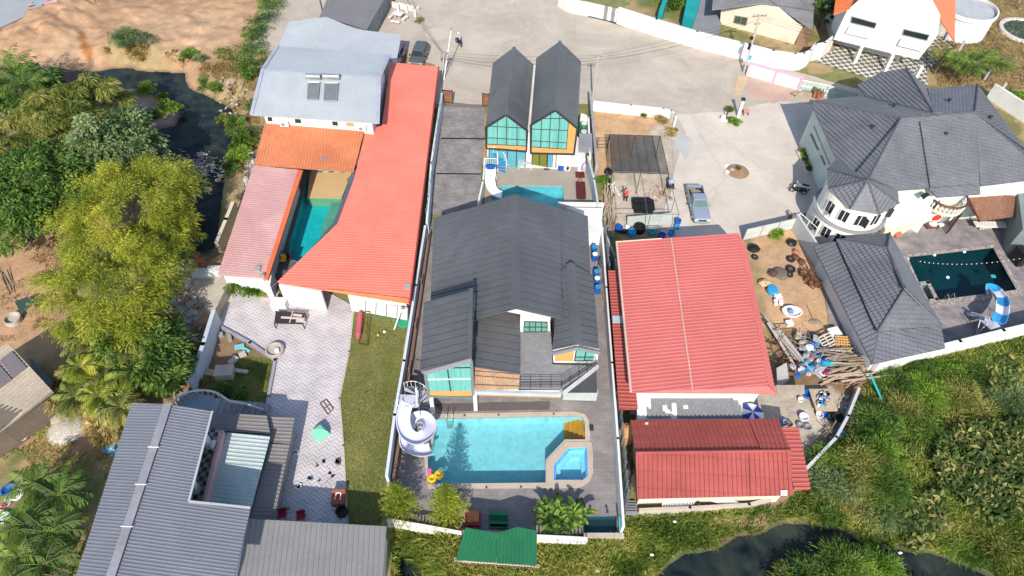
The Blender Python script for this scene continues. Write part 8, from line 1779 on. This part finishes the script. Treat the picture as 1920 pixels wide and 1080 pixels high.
# sand yard
def tyre(uv,r,label,mt=TYRE,sq=.5):
 q=P(*uv,.0); t=thing('old_tyre',label,'tyre',q); m=M(); n=18
 for i in range(n):a,b=rad(i*20),rad(i*20+20); m.cyl(q+Vector((math.cos(a)*r,math.sin(a)*r,r*.35)),q+Vector((math.cos(b)*r,math.sin(b)*r,r*.35)),r*.35,n=8,caps=False)
 m.build('tread',mt,t); m=M(); m.cyl(q+Vector((0,0,.04)),q+Vector((0,0,.1)),r*.75,n=14); m.build('soil_fill',mat('tyre_soil',(.14,.10,.08),.9),t)
for uv,r,lb_ in(((1482,506),.36,'tyre at the middle of the sand yard, north'),((1480,516),.27,'small tyre south of the middle one'),((1482,487),.32,'tyre west of the rusty pots'),((1415,483),.26,'small tyre on the west edge of the sand yard')):tyre(uv,r,lb_)
for uv,s,mt,lb_ in(((1413,466),.65,BLACK,'big black rock like sack at the north west of the sand yard'),((1485,455),.55,BLACK,'black sack by the grey yard wall'),((1449,512),.5,mat('dark_brown',(.09,.06,.05),.9),'dark brown pot heap in the sand yard'),((1492,482),.4,RUST,'rusty pot beside the yard wall'),((1504,491),.4,RUST,'second rusty pot nearer the wall'),((1492,472),.35,mat('red_brick',(.40,.16,.10),.9),'reddish brick pile by the wall'),((1500,635),.5,mat('char_pot',(.10,.08,.08),.9),'dark drum at the sand yard south end'),((1530,632),.5,mat('char_pot2',(.08,.07,.08),.9),'tall dark drum near the pallets')):
 m=M(); m.ball(P(*uv,s*.35),s,8,sq=(1,.9,.7),jit=.15); std('yard_lump',m,mt,lb_,'scrap')
m=M(); q=P(1463,512,0); m.lathe(q,[(.85,0),(.6,.18),(0,.28)],18); std('gravel_patch',m,mat('dark_gravel',(.17,.14,.11),.95,(.09,.075,.06),3,.3,.4),'small round heap of dark gravel in the sand yard','heap')
t=thing('bath_tub','oval white tub with blue contents lying in the sand yard','tub',P(1483,586,0)); m=M(); q=P(1483,588,0); vs=[]; n=22
for r_,z in((.75,0),(.95,.4),(.85,.42),(.7,.15)):vs+=[q+Vector((math.cos(i*6.283/n)*r_,math.sin(i*6.283/n)*r_*.7,z))for i in range(n)]
m.add(vs,[(k*n+i,k*n+(i+1)%n,(k+1)*n+(i+1)%n,(k+1)*n+i)for k in range(3)for i in range(n)]+[tuple(range(3*n,4*n))]); m.build('tub',WPL,t); m=M(); m.ball(q+Vector((-.1,.1,.25)),.35,7,jit=.2); m.build('contents',mat('blue_grey_rag',(.15,.22,.40),.8),t)
m=M(); q=P(1446,548,0); m.lathe(q,[(.4,0),(.55,.3),(.5,.55),(.0,.6)],14); std('blue_tub',m,CYANP,'bright blue covered tub on the west edge of the sand yard','tub')
m=M(); m.box(P(1480,606,.2),(.65,.55,.35),.2); std('white_box',m,WPL,'white box below the oval tub','box',bevel=.03)
m=M(); m.ball(P(1435,531,.25),.5,8,sq=(1.2,1,.6),jit=.2); std('cream_sacks',m,mat('cream_sack',(.55,.40,.22),.9),'cream and tan sacks north of the blue tub','sacks')
m=M(); [m.ball(P(1460+random.uniform(-7,7),563+random.uniform(-10,12),.2),.22,6,jit=.2)for i in range(9)]; std('white_rubbish',m,WPL,'scatter of white bags south of the blue tub','rubbish')
for(u,v),lb_ in(((1513,520),'rusty iron scrap heap against the yard wall'),((1522,535),'rusty wheeled frame against the yard wall')):
 q=P(u,v,0); m=M()
 for i in range(12):a=random.random()*6.28; m.cyl(q+Vector((random.uniform(-.5,.5),random.uniform(-.6,.6),.1)),q+Vector((math.cos(a)*.8,math.sin(a)*.8,random.uniform(.2,.8))),.06,n=5)
 for i in range(3):m.ball(q+Vector((random.uniform(-.5,.5),random.uniform(-.5,.5),.3)),.3,7,jit=.2)
 std('iron_scrap',m,RUST,lb_,'scrap')
m=M(); m.cyl(P(1514,573,.06),P(1524,598,.06),.04,n=5); m.ball(P(1528,604,.0),.5,8,sq=(1.3,.9,.25),jit=.15); std('shovel_mound',m,WOOD,'wooden pole lying on the sand by a small mound','pole')
# pallets
def pallet(uv,rz,s,mt,label,z=0,lean=0):
 q=P(*uv,z); t=thing('pallet',label,'pallet',q); m=M(); tl=Matrix.Rotation(lean,3,'X'); Rz=Matrix.Rotation(rz,3,'Z')
 for i in range(6):m.box(q+Rz@tl@Vector((0,-s/2+s*i/5,.12)),(s,.12,.03),rz,tilt=tl)
 m.build('slats',mt,t); m=M()
 for i in range(6 if mt is PALY else 3):m.box(q+Rz@tl@Vector((-s/2+s*i/(5 if mt is PALY else 2),0,.05)),(.08,s,.1),rz,tilt=tl)
 m.build('bearers',mt,t)
PALW=mat('bleached_pallet',(.52,.47,.42),.9,(.40,.35,.30),2,.1); PALY=mat('yellow_pallet',(.55,.33,.12),.9,(.42,.24,.08),2,.1)
pallet((1552,642),.5,1.35,PALW,'bleached pale pallet tilted beside the yellow one',.5,.3); pallet((1580,644),-.05,1.2,PALY,'yellow brown gridded pallet against the yard wall',.5,.3); pallet((1568,657),.3,1.5,WOODP,'pinkish tan pallet lying under the other two',.2,.1)
m=M(); m.box(P(1565,622,.5),(1.0,.9,.2),.3); std('framed_board',m,WPL,'white framed panel on the north of the pallets','panel',bevel=.02)
planks('plank_pile',(1590,697),34,4.6,.13,.18,(1.3,1.1),WOODP,'long pale and brown poles piled at the yard corner by the white wall',zr=.7,vary=.22)
planks('plank_pile',(1595,690),26,4.4,.12,.12,(1.3,1.0),WOOD,'dark brown poles mixed in the yard corner pile',zr=.8,vary=.2)
planks('plank_pile',(1570,672),22,2.4,.16,.15,(1.2,.6),mat('grey_plank',(.30,.27,.24),.9,(.18,.16,.14),2,.2),'stack of grey planks between the pallets and the pole pile',zr=.7,vary=.2,cross=.15)
planks('plank_pile',(1555,668),12,3.6,.15,.2,(1.2,.5),WOODP,'pale long boards across the middle of the scrap yard',zr=.9,vary=.12)
planks('plank_pile',(1604,712),16,3.4,.1,.15,(.9,.5),mat('red_brown_pole',(.30,.18,.13),.9,(.2,.12,.09),2,.2),'reddish brown poles sticking out over the bank',zr=.5,vary=.25)
planks('roof_truss',(1468,655),5,6.2,.22,-1.13,(.35,.35),mat('grey_beam',(.42,.38,.34),.9,(.3,.27,.24),1.5,.2),'long grey beams lying diagonally along the scrap yard west side',zr=1.0,vary=.05)
planks('roof_truss',(1482,660),4,6.4,.30,-1.16,(.3,.3),mat('pale_beam',(.48,.43,.38),.9,(.36,.32,.28),1.5,.2),'wide pale boards beside the diagonal grey beams',zr=1.1,vary=.04)
planks('iron_rods',(1450,660),24,2.2,.05,.8,(1.0,2.2),RUST,'tangle of rusty rods and sticks against the red roof','scrap',zr=1.0,vary=1.2)
planks('metal_pipes',(1510,660),22,2.6,.05,-.3,(1.0,2.0),STEEL,'tangle of pale pipes beside the wide boards','scrap',zr=1.0,vary=.8)
m=M(); q=[P(1455,722,1.4),P(1508,722,1.4),P(1509,738,1.2),P(1456,738,1.2)]; m.slab(q,(0,0,-.05)); std('tin_sheet',m,OLDTIN,'corrugated tin sheet over the beams beside the red eave','sheet')
m=M(); m.slab([P(1456,690,1.6),P(1475,680,1.6),P(1480,712,.3),P(1458,725,.3)],(0,0,-.05)); std('cement_board',m,GREYW,'grey panel leaning by the rod tangle','panel')
lbls=['white','blue','light blue','red','tan','steel grey','teal','pinkish','grey']
for i in range(74):
 k=random.choice([0,0,1,1,2,2,3,4,4,5,6,7,8,8]); u,v=random.choice([(1520,655),(1525,665),(1540,690),(1505,690),(1515,640),(1550,700)]); q=P(u+random.gauss(0,11),v+random.gauss(0,11),random.uniform(.15,.9)); s=random.uniform(.12,.42); m=M(); (m.ball(q,s,7,sq=(1.2,1,.6),jit=.25)if i%3 else m.box(q,(s*2.2,s*1.4,s*.5),random.random()*3,tilt=Matrix.Rotation(random.gauss(0,.3),3,'X')))
 std('rubbish_piece',m,CL[k],'one of the '+lbls[k]+' bits of rubbish in the scrap yard heap','rubbish','rubbish pieces in the scrap yard heap')
m=M(); pts=[P(1632,702,2.0),P(1641,722,1.4),P(1652,748,.6),P(1660,775,.2)]; m.tube(spline(pts,4),.09,6); std('teal_pipe',m,TEALP,'teal pipe running down the bank from the white wall corner','pipe')
m=M(); m.tube([P(1161,968,1.2),P(1162,990,.5),P(1162,1040,-.4)],.06,6); std('teal_pipe',m,TEALP,'thin teal pipe hanging from the pool deck corner','pipe')
planks('drift_debris',(1585,860),60,1.6,.05,1.2,(1.2,3.0),mat('dead_cane',(.36,.24,.14),.95,(.2,.13,.08),2,.2),'tangle of dead canes on the bank below the yard edge wall','debris',zr=.5,vary=1.0)
def rubble(uv,n,sp,smin,smax,mats,label,name='rubble_pile',zz=.3):
 t=thing(name,label,'rubble',P(*uv,0));
 for j,mt in enumerate(mats):
  m=M()
  for i in range(n//len(mats)):s=random.uniform(smin,smax); q=P(uv[0]+random.gauss(0,sp[0]),uv[1]+random.gauss(0,sp[1]),0); m.box(q+Vector((0,0,random.random()*zz)),(s,s*random.uniform(.5,1),s*.3),random.random()*3,tilt=Matrix.Rotation(random.gauss(0,.4),3,'X'))
  o=m.build('fragments',mt,t); o['kind']='stuff'
RB=[STONE,mat('grey_rubble',(.36,.36,.37),.9,fine=.2),mat('white_rubble',(.55,.53,.50),.9,fine=.15),mat('brick_rubble',(.36,.22,.16),.9,fine=.2)]
rubble((345,580),220,(14,22),.15,.6,RB,'broad pile of broken white and pinkish rubble east of the bamboo'); rubble((345,640),130,(10,20),.15,.5,RB,'grey block rubble spilling toward the leaning wall'); rubble((1545,845),130,(14,12),.08,.3,RB,'white crumbled rubbish outside the yard edge wall',zz=.1); rubble((1600,760),70,(14,10),.1,.3,RB,'pale stones on the bank below the pole pile',zz=.1); rubble((1230,363),60,(12,6),.1,.35,[RB[0],RB[3]],'pinkish rubble patch under the bare steel frame',zz=.1)
rubble((60,60),60,(30,25),.2,.8,[mat('tan_clod',(.46,.30,.18),.95,fine=.2)],'tan clods on the dug earth heaps near the road','earth_clods'); rubble((80,85),60,(8,14),.2,.6,[mat('white_clay',(.60,.55,.48),.95,fine=.1)],'white chalky streak down the dug earth heap','chalk_streak'); rubble((440,170),46,(20,22),.12,.45,[RB[0],mat('tan_stone2',(.34,.27,.20),.95,fine=.2)],'pale stones along the north east creek bank','bank_stones',.1); rubble((470,330),60,(6,30),.2,.6,RB[1:3],'pale stones at the foot of the creek fence','bank_stones',.2)
m=M(); m.box(P(99,14,.5),(1.6,2.2,1.0),.5); m.box(P(94,22,.25),(1.5,.8,.5),.5); std('barrier_block',m,mat('white_red_barrier',(.55,.52,.50),.7,(.5,.15,.14),1,.1),'white and red barrier block at the road edge','barrier')
m=M(); m.cyl(P(173,0,.6),P(182,18,.5),.35,n=10); std('timber_log',m,mat('yellow_log',(.48,.30,.14),.9,fine=.2),'short tan log in the ditch at the top edge','log')
# west creek crossing, gate and pots
m=M(); m.box(P(345,497,0),(1.6,1.2,.2),.2); m.cyl(P(337,498,-.1),P(337,498,.15),.7,n=18); std('concrete_slab',m,CONCP,'broken concrete slabs where the path meets the creek','slab')
t=thing('green_grate','dark green mesh gate by the creek wall end','gate',P(395,485,0)); m=M(); a,b=P(384,488,.1),P(410,478,.1)
for i in range(12):q=a.lerp(b,i/11); m.cyl(q,q+Vector((0,.3,.7)),.02,n=4)
for h in(0,.5,1):m.cyl(a+Vector((0,.3*h,.7*h)),b+Vector((0,.3*h,.7*h)),.03,n=4)
m.build('bars',mat('dark_green_bar',(.04,.09,.06),.6),t)
for i,(u,v)in enumerate(((368,503),(378,492),(372,482),(385,499))):m=M(); m.lathe(P(u,v,0),[(.25,0),(.38,.35),(.3,.5),(.25,.45)],12); std('clay_pot',m,TERRA,['southern','eastern','northern','small inner'][i]+' clay pot of the group on the creek crossing','pot','clay pots on the creek crossing')
sheet('creek_path',jitter([(318,490),(345,480),(400,505),(438,525),(425,600),(395,600),(372,560),(330,520)],3,12),.03,CONCP)
m=M(); m.box(P(381,512,.25),(1.9,.9,.5),.05); m.box(P(402,508,.4),(1.2,.7,.8),.05); std('white_step',m,WHITE,'white concrete steps beside the creek crossing','steps')
# dirt garden pieces
m=M(); q=P(424,703,0); m.box(q+Vector((0,0,.4)),(1.5,1.1,.8),.1); m.box(q+Vector((.3,1.3,.25)),(.5,.9,.3),-.5); m.box(q+Vector((1.3,.3,.2)),(1.1,.3,.25),-.1); m.box(q+Vector((.9,2.0,.2)),(.6,.5,.3),.6); std('concrete_blocks',m,CONCP,'pale concrete blocks tumbled in the dirt garden','blocks',bevel=.03)
m=M(); m.box(P(397,700,.2),(1.0,.6,.35),-.1); m.ball(P(386,692,.2),.25,8); std('tan_block',m,mat('tan_stone',(.50,.36,.26),.9),'tan block and round stone by the leaning wall','block')
m=M(); m.box(P(449,650,.15),(.8,.5,.1),.3); m.box(P(458,654,.12),(1.2,.3,.08),-.5); std('teal_board',m,mat('pale_teal',(.20,.50,.55),.6),'pale teal board on the garden soil by the terrace kerb','board')
m=M(); m.box(P(413,628,.15),(.5,.4,.3),.4); m.box(P(431,633,.15),(.3,.7,.3),.4); std('grey_block',m,GREYW,'grey blocks at the north corner of the dirt garden','block')
# curved stair of the grey ribbed house
cs=thing('curved_stair','curved outdoor stair with pale treads north of the grey ribbed house','stairs',P(400,760,0)); m=M()
for i in range(9):q=P(403+i*11.5,762+i*1.2,2.4-.22*i); m.box((q.x,q.y,q.z/2),(.42,1.5,q.z),-.06)
m.build('treads',GREYW,cs); m=M(); c=P(378,768,2.4); pts=[c+Vector((math.cos(rad(175-i*13))*2.0,math.sin(rad(175-i*13))*1.3,.75))for i in range(11)]+[P(430,752,2.6),P(460,757,1.9),P(494,768,1.1)]; m.tube(pts,.09,6); m.build('handrail',PALE,cs); m=M(); [m.lathe(q-Vector((0,0,.7)),[(.06,0),(.1,.25),(.05,.5),(.07,.65)],7)for q in pts]; m.build('baluster',mat('pinkish_baluster',(.38,.27,.25),.8),cs)
m=M(); q=[P(u,v,2.35)for u,v in((338,742),(365,737),(400,742),(404,770),(330,765))]; m.prism([U(p,0)for p in q],0,2.35); m.build('landing',mat('blue_grey_landing',(.24,.29,.33),.7),cs)
# left sheds
sh1=thing('tin_roofed_shed','long weathered tin roofed shed with two dark roof panels at the left edge','shed',P(20,720,0)); p_=plane((15,643,3.6),(100,733,3.2),(-60,720,3.0))
roof('roof',sh1,[(15,643),(100,735),(0,809),(-120,900),(-120,730)],p_,((15,643),(-60,700)),RIB(.38,.06),OLDTIN)
for q in([(1,678),(24,660),(52,691),(27,710)],[(-26,700),(-3,682),(24,713),(-6,735)]):m=M(); pp_=[on(*x,p_)+Vector((0,0,.1))for x in q]; m.slab(pp_,(0,0,.05)); m.build('roof_panel',mat('dark_mauve_panel',(.115,.10,.11),.5,(.14,.125,.13),1),sh1)
m=M(); m.prism([U(P(u,v,3.0),0)for u,v in((14,652),(92,733),(0,800),(-110,870),(-110,740))],0,2.9); m.build('wall',mat('shed_wood',(.16,.13,.10),.9,fine=.2),sh1)
m=M(); m.slab([P(52,673,1.9),P(60,672,1.9),P(100,720,1.9),P(90,728,1.9)],(0,0,-.08)); m.build('side_roof',GREYM,sh1)
sh2=[((45,820),.55,WOODP,'tan sack heap under the tin shed eave'),((30,808),.5,mat('grey_sack',(.25,.25,.26),.9),'grey sack under the tin shed eave'),((12,826),.5,mat('pink_bucket',(.55,.35,.32),.8),'pinkish tub under the tin shed eave'),((8,835),.45,BLUEP,'blue sheet bundle by the shed corner'),((62,793),.35,GREY,'grey pot by the shed east corner'),((88,772),.45,mat('steel_basin',(.2,.24,.27),.4),'steel basin east of the tin shed'),((90,760),.4,mat('mint_crate',(.06,.36,.24),.6),'mint green crate by the tin shed corner'),((62,797),.3,RUST,'rusty pot by the shed'),((35,930),.5,WPL,'white basin in the lower left junk'),((20,921),.55,BLUEP,'blue tub in the lower left junk'),((20,938),.3,CYANP,'small light blue bowl in the lower left junk'),((14,945),.4,mat('pinkw',(.55,.40,.45),.6),'pinkish bowl in the lower left junk'),((10,973),.5,mat('pale_mint',(.45,.62,.55),.6),'pale mint chair seat in the lower left junk'),((5,955),.4,REDV,'red bowl at the left edge'),((3,965),.35,WPL,'white bowl at the left edge')]
for uv,s,mt,lb_ in sh2:q=P(*uv,0); m=M(); m.lathe(q,[(s*.7,0),(s,s*.6),(s*.85,s*.7),(s*.6,s*.4)],12); std('yard_tub',m,mt,lb_,'tub')
m=M(); q=P(125,805,0); m.lathe(q,[(1.5,0),(1.1,.18),(.5,.32),(0,.38)],20); o=std('gravel_heap',m,mat('pale_gravel',(.48,.44,.38),.95,(.36,.33,.28),3,.25,.5),'low pale grey gravel heap on the dry yard','heap')
m=M(); m.slab([P(95,783,.2),P(122,775,.3),P(130,782,.3),P(112,789,.25),P(97,797,.2)],(0,0,.15)); std('cement_slab',m,CONCP,'broken pale cement slab beside the gravel heap','slab')
for i,(u,v)in enumerate(((60,878),(66,884),(72,890),(78,896))):m=M(); a=P(u-13+i*3,v+9,.06); b=P(u+12+i*3,v-9,.06); d=b-a; m.box((a+b)/2,(d.length,.3,.08),math.atan2(d.y,d.x)); std('board',m,mat('grey_board',(.38,.34,.30),.9,fine=.1),['northern','second','third','southern'][i]+' grey board lying on the grass of the left yard','board','boards on the left yard grass')
m=M(); m.slab([P(197,826,.4),P(222,826,.5),P(220,852,.4),P(192,848,.3)],(0,0,.12)); std('blue_sink',m,CYANP,'light blue tray with pale centre beside the grey ribbed roof','tray'); m=M(); m.slab([P(201,830,.53),P(217,830,.63),P(215,847,.53),P(198,844,.44)],(0,0,.02)); std('tray_sheet',m,mat('pale_tray',(.45,.55,.60),.5),'pale sheet inside the light blue tray','sheet')
q=P(40,572,0); m=M(); m.slab([P(27,565,1.2),P(52,556,1.2),P(62,568,1.2),P(40,590,1.2)],(0,0,-.06)); m.cyl(q,q+Vector((0,0,1.15)),.05,n=6); std('green_tarp',m,mat('dark_green_tarp',(.035,.07,.06),.8,fine=.2),'dark green tarp shelter on the left dirt field','tarp')
m=M(); q=P(27,602,0); m.lathe(q,[(.7,0),(.72,.5),(.6,.5),(.55,.2)],20); std('well_ring',m,CONCP,'round concrete ring by the dark green tarp','ring')
planks('bamboo_poles',(15,528),5,4.0,.07,-.85,(.5,.4),WOOD,'thin bamboo poles lying on the left dirt field','poles',zr=.1,vary=.08)
# sundries on the deck side and by the mansion
q=P(1745,428,0); t=thing('laundry_stand','low stand with white cloths on the dark stone deck','stand',q); m=M(); m.box(q+Vector((0,0,.4)),(1.3,.7,.08),.25); [m.box(q+Vector((dx,dy,.2)),(.06,.06,.4))for dx in(-.5,.5)for dy in(-.25,.25)]; m.build('frame',RUST,t); m=M(); m.ball(q+Vector((0,.05,.55)),.35,7,sq=(1.4,1,.5),jit=.2); m.ball(q+Vector((1.0,.2,.35)),.3,7,sq=(1.4,1,.4),jit=.2); std('white_cloths',m,WPL,'white cloths heaped on the low stand','cloths')
for u,v,s,mt,lb_ in((1755,408,.35,REDV,'red and pink cloth hanging below the round balcony'),(1684,440,.4,TERRA,'orange brown round pot by the pool house corner')):m=M(); m.ball(P(u,v,.9 if mt is REDV else .3),s,8,sq=(1.6,.5,1.2)if mt is REDV else(1,1,1),jit=.1); std('hanging_cloth' if mt is REDV else 'round_pot',m,mt,lb_,'cloth' if mt is REDV else 'pot')
sl=thing('string_lights','string of small white bulbs sagging across the dark pool','string lights',P(1800,520,0)); a,b=P(1718,488,2.5),P(1945,478,3.2); pts=[a.lerp(b,i/24)-Vector((0,0,3.4*(i/24)*(1-i/24)))for i in range(25)]; m=M(); m.tube(pts,.012,3); m.build('cord',BLACK,sl); m=M(); [m.ball(q-Vector((0,0,.06)),.05,6)for q in pts[1:-1]]; m.build('bulbs',WPL,sl)
m=M(); m.box(P(1912,480,.9),(.7,1.4,1.6),.2); std('dark_cabinet',m,BLACK,'black cabinet at the right edge by the dark pool','cabinet')
pond=thing('round_pond','round green pond with a white stone rim at the right edge','pond',P(1915,58,0)); q=P(1922,60,0); m=M(); n=30; m.lathe(q,[(3.6,0),(3.5,.3),(3.0,.32),(2.9,.06)],n); m.f.pop(); m.m.pop(); m.build('rim',mat('stone_rim',(.55,.52,.48),.9,(.42,.38,.33),2,.2),pond); m=M(); m.cyl(q,q+Vector((0,0,.12)),2.95,n=n); m.build('water',mat('green_pond_water',(.01,.07,.045),.08,(.01,.05,.04),1),pond)
t=thing('teal_shed','teal walled enclosure behind the long white wall','shed',P(1290,0,0)); m=M(); m.prism([U(P(u,v,2.0),0)for u,v in((1282,30),(1302,38),(1316,-10),(1290,-12))],0,2.0); m.prism([U(P(u,v,2.0),0)for u,v in((1236,18),(1244,20),(1256,-14),(1248,-14))],0,2.0); m.build('wall',mat('teal_wall',(.01,.28,.28),.6),t)
m=M(); m.prism([U(P(u,v,2.0),0)for u,v in((1302,38),(1352,52),(1372,-40),(1318,-40))],0,.3); o=m.build('cottage_yard',mat('yard_grey',(.22,.23,.26),.9,fine=.1)); tag(o,kind='structure')
# solid grille and ramps below the low red house
t=thing('white_grille_rack','white wire racks stored below the crimson roof','rack',P(1270,945,0)); m=M(); a,b=P(1242,950,.5),P(1306,946,.5)
for i in range(22):q=a.lerp(b,i/21); m.cyl(q,q+Vector((0,.7,.35)),.03,n=4)
for h in(0,.33,.66,1):m.cyl(a+Vector((0,.7*h,.35*h)),b+Vector((0,.7*h,.35*h)),.03,n=4)
m.build('bars',WPL,t)
m=M(); m.slab([P(1322,936,.6),P(1368,936,.6),P(1395,948,.3),P(1345,945,.3)],(0,0,.15)); std('upturned_boat',m,WPL,'pointed white hull shape lying below the crimson roof','hull',bevel=.03)
m=M(); m.ball(P(1308,948,.4),.35,8,jit=.15); std('black_bag',m,BLACK,'black and white bag at the end of the wire racks','bag')
for u,v,lb_ in((1222,1040,'white plastic scrap on the grass below the low house'),(1120,1070,'pale blue bag on the bottom edge grass'),(1688,1037,'white scrap on the river shore'),(1265,978,'grey rag on the grass under the low wall')):m=M(); m.ball(P(u,v,.3),.13,7,sq=(1.3,.8,.5),jit=.25); std('litter',m,WPL,lb_,'litter')
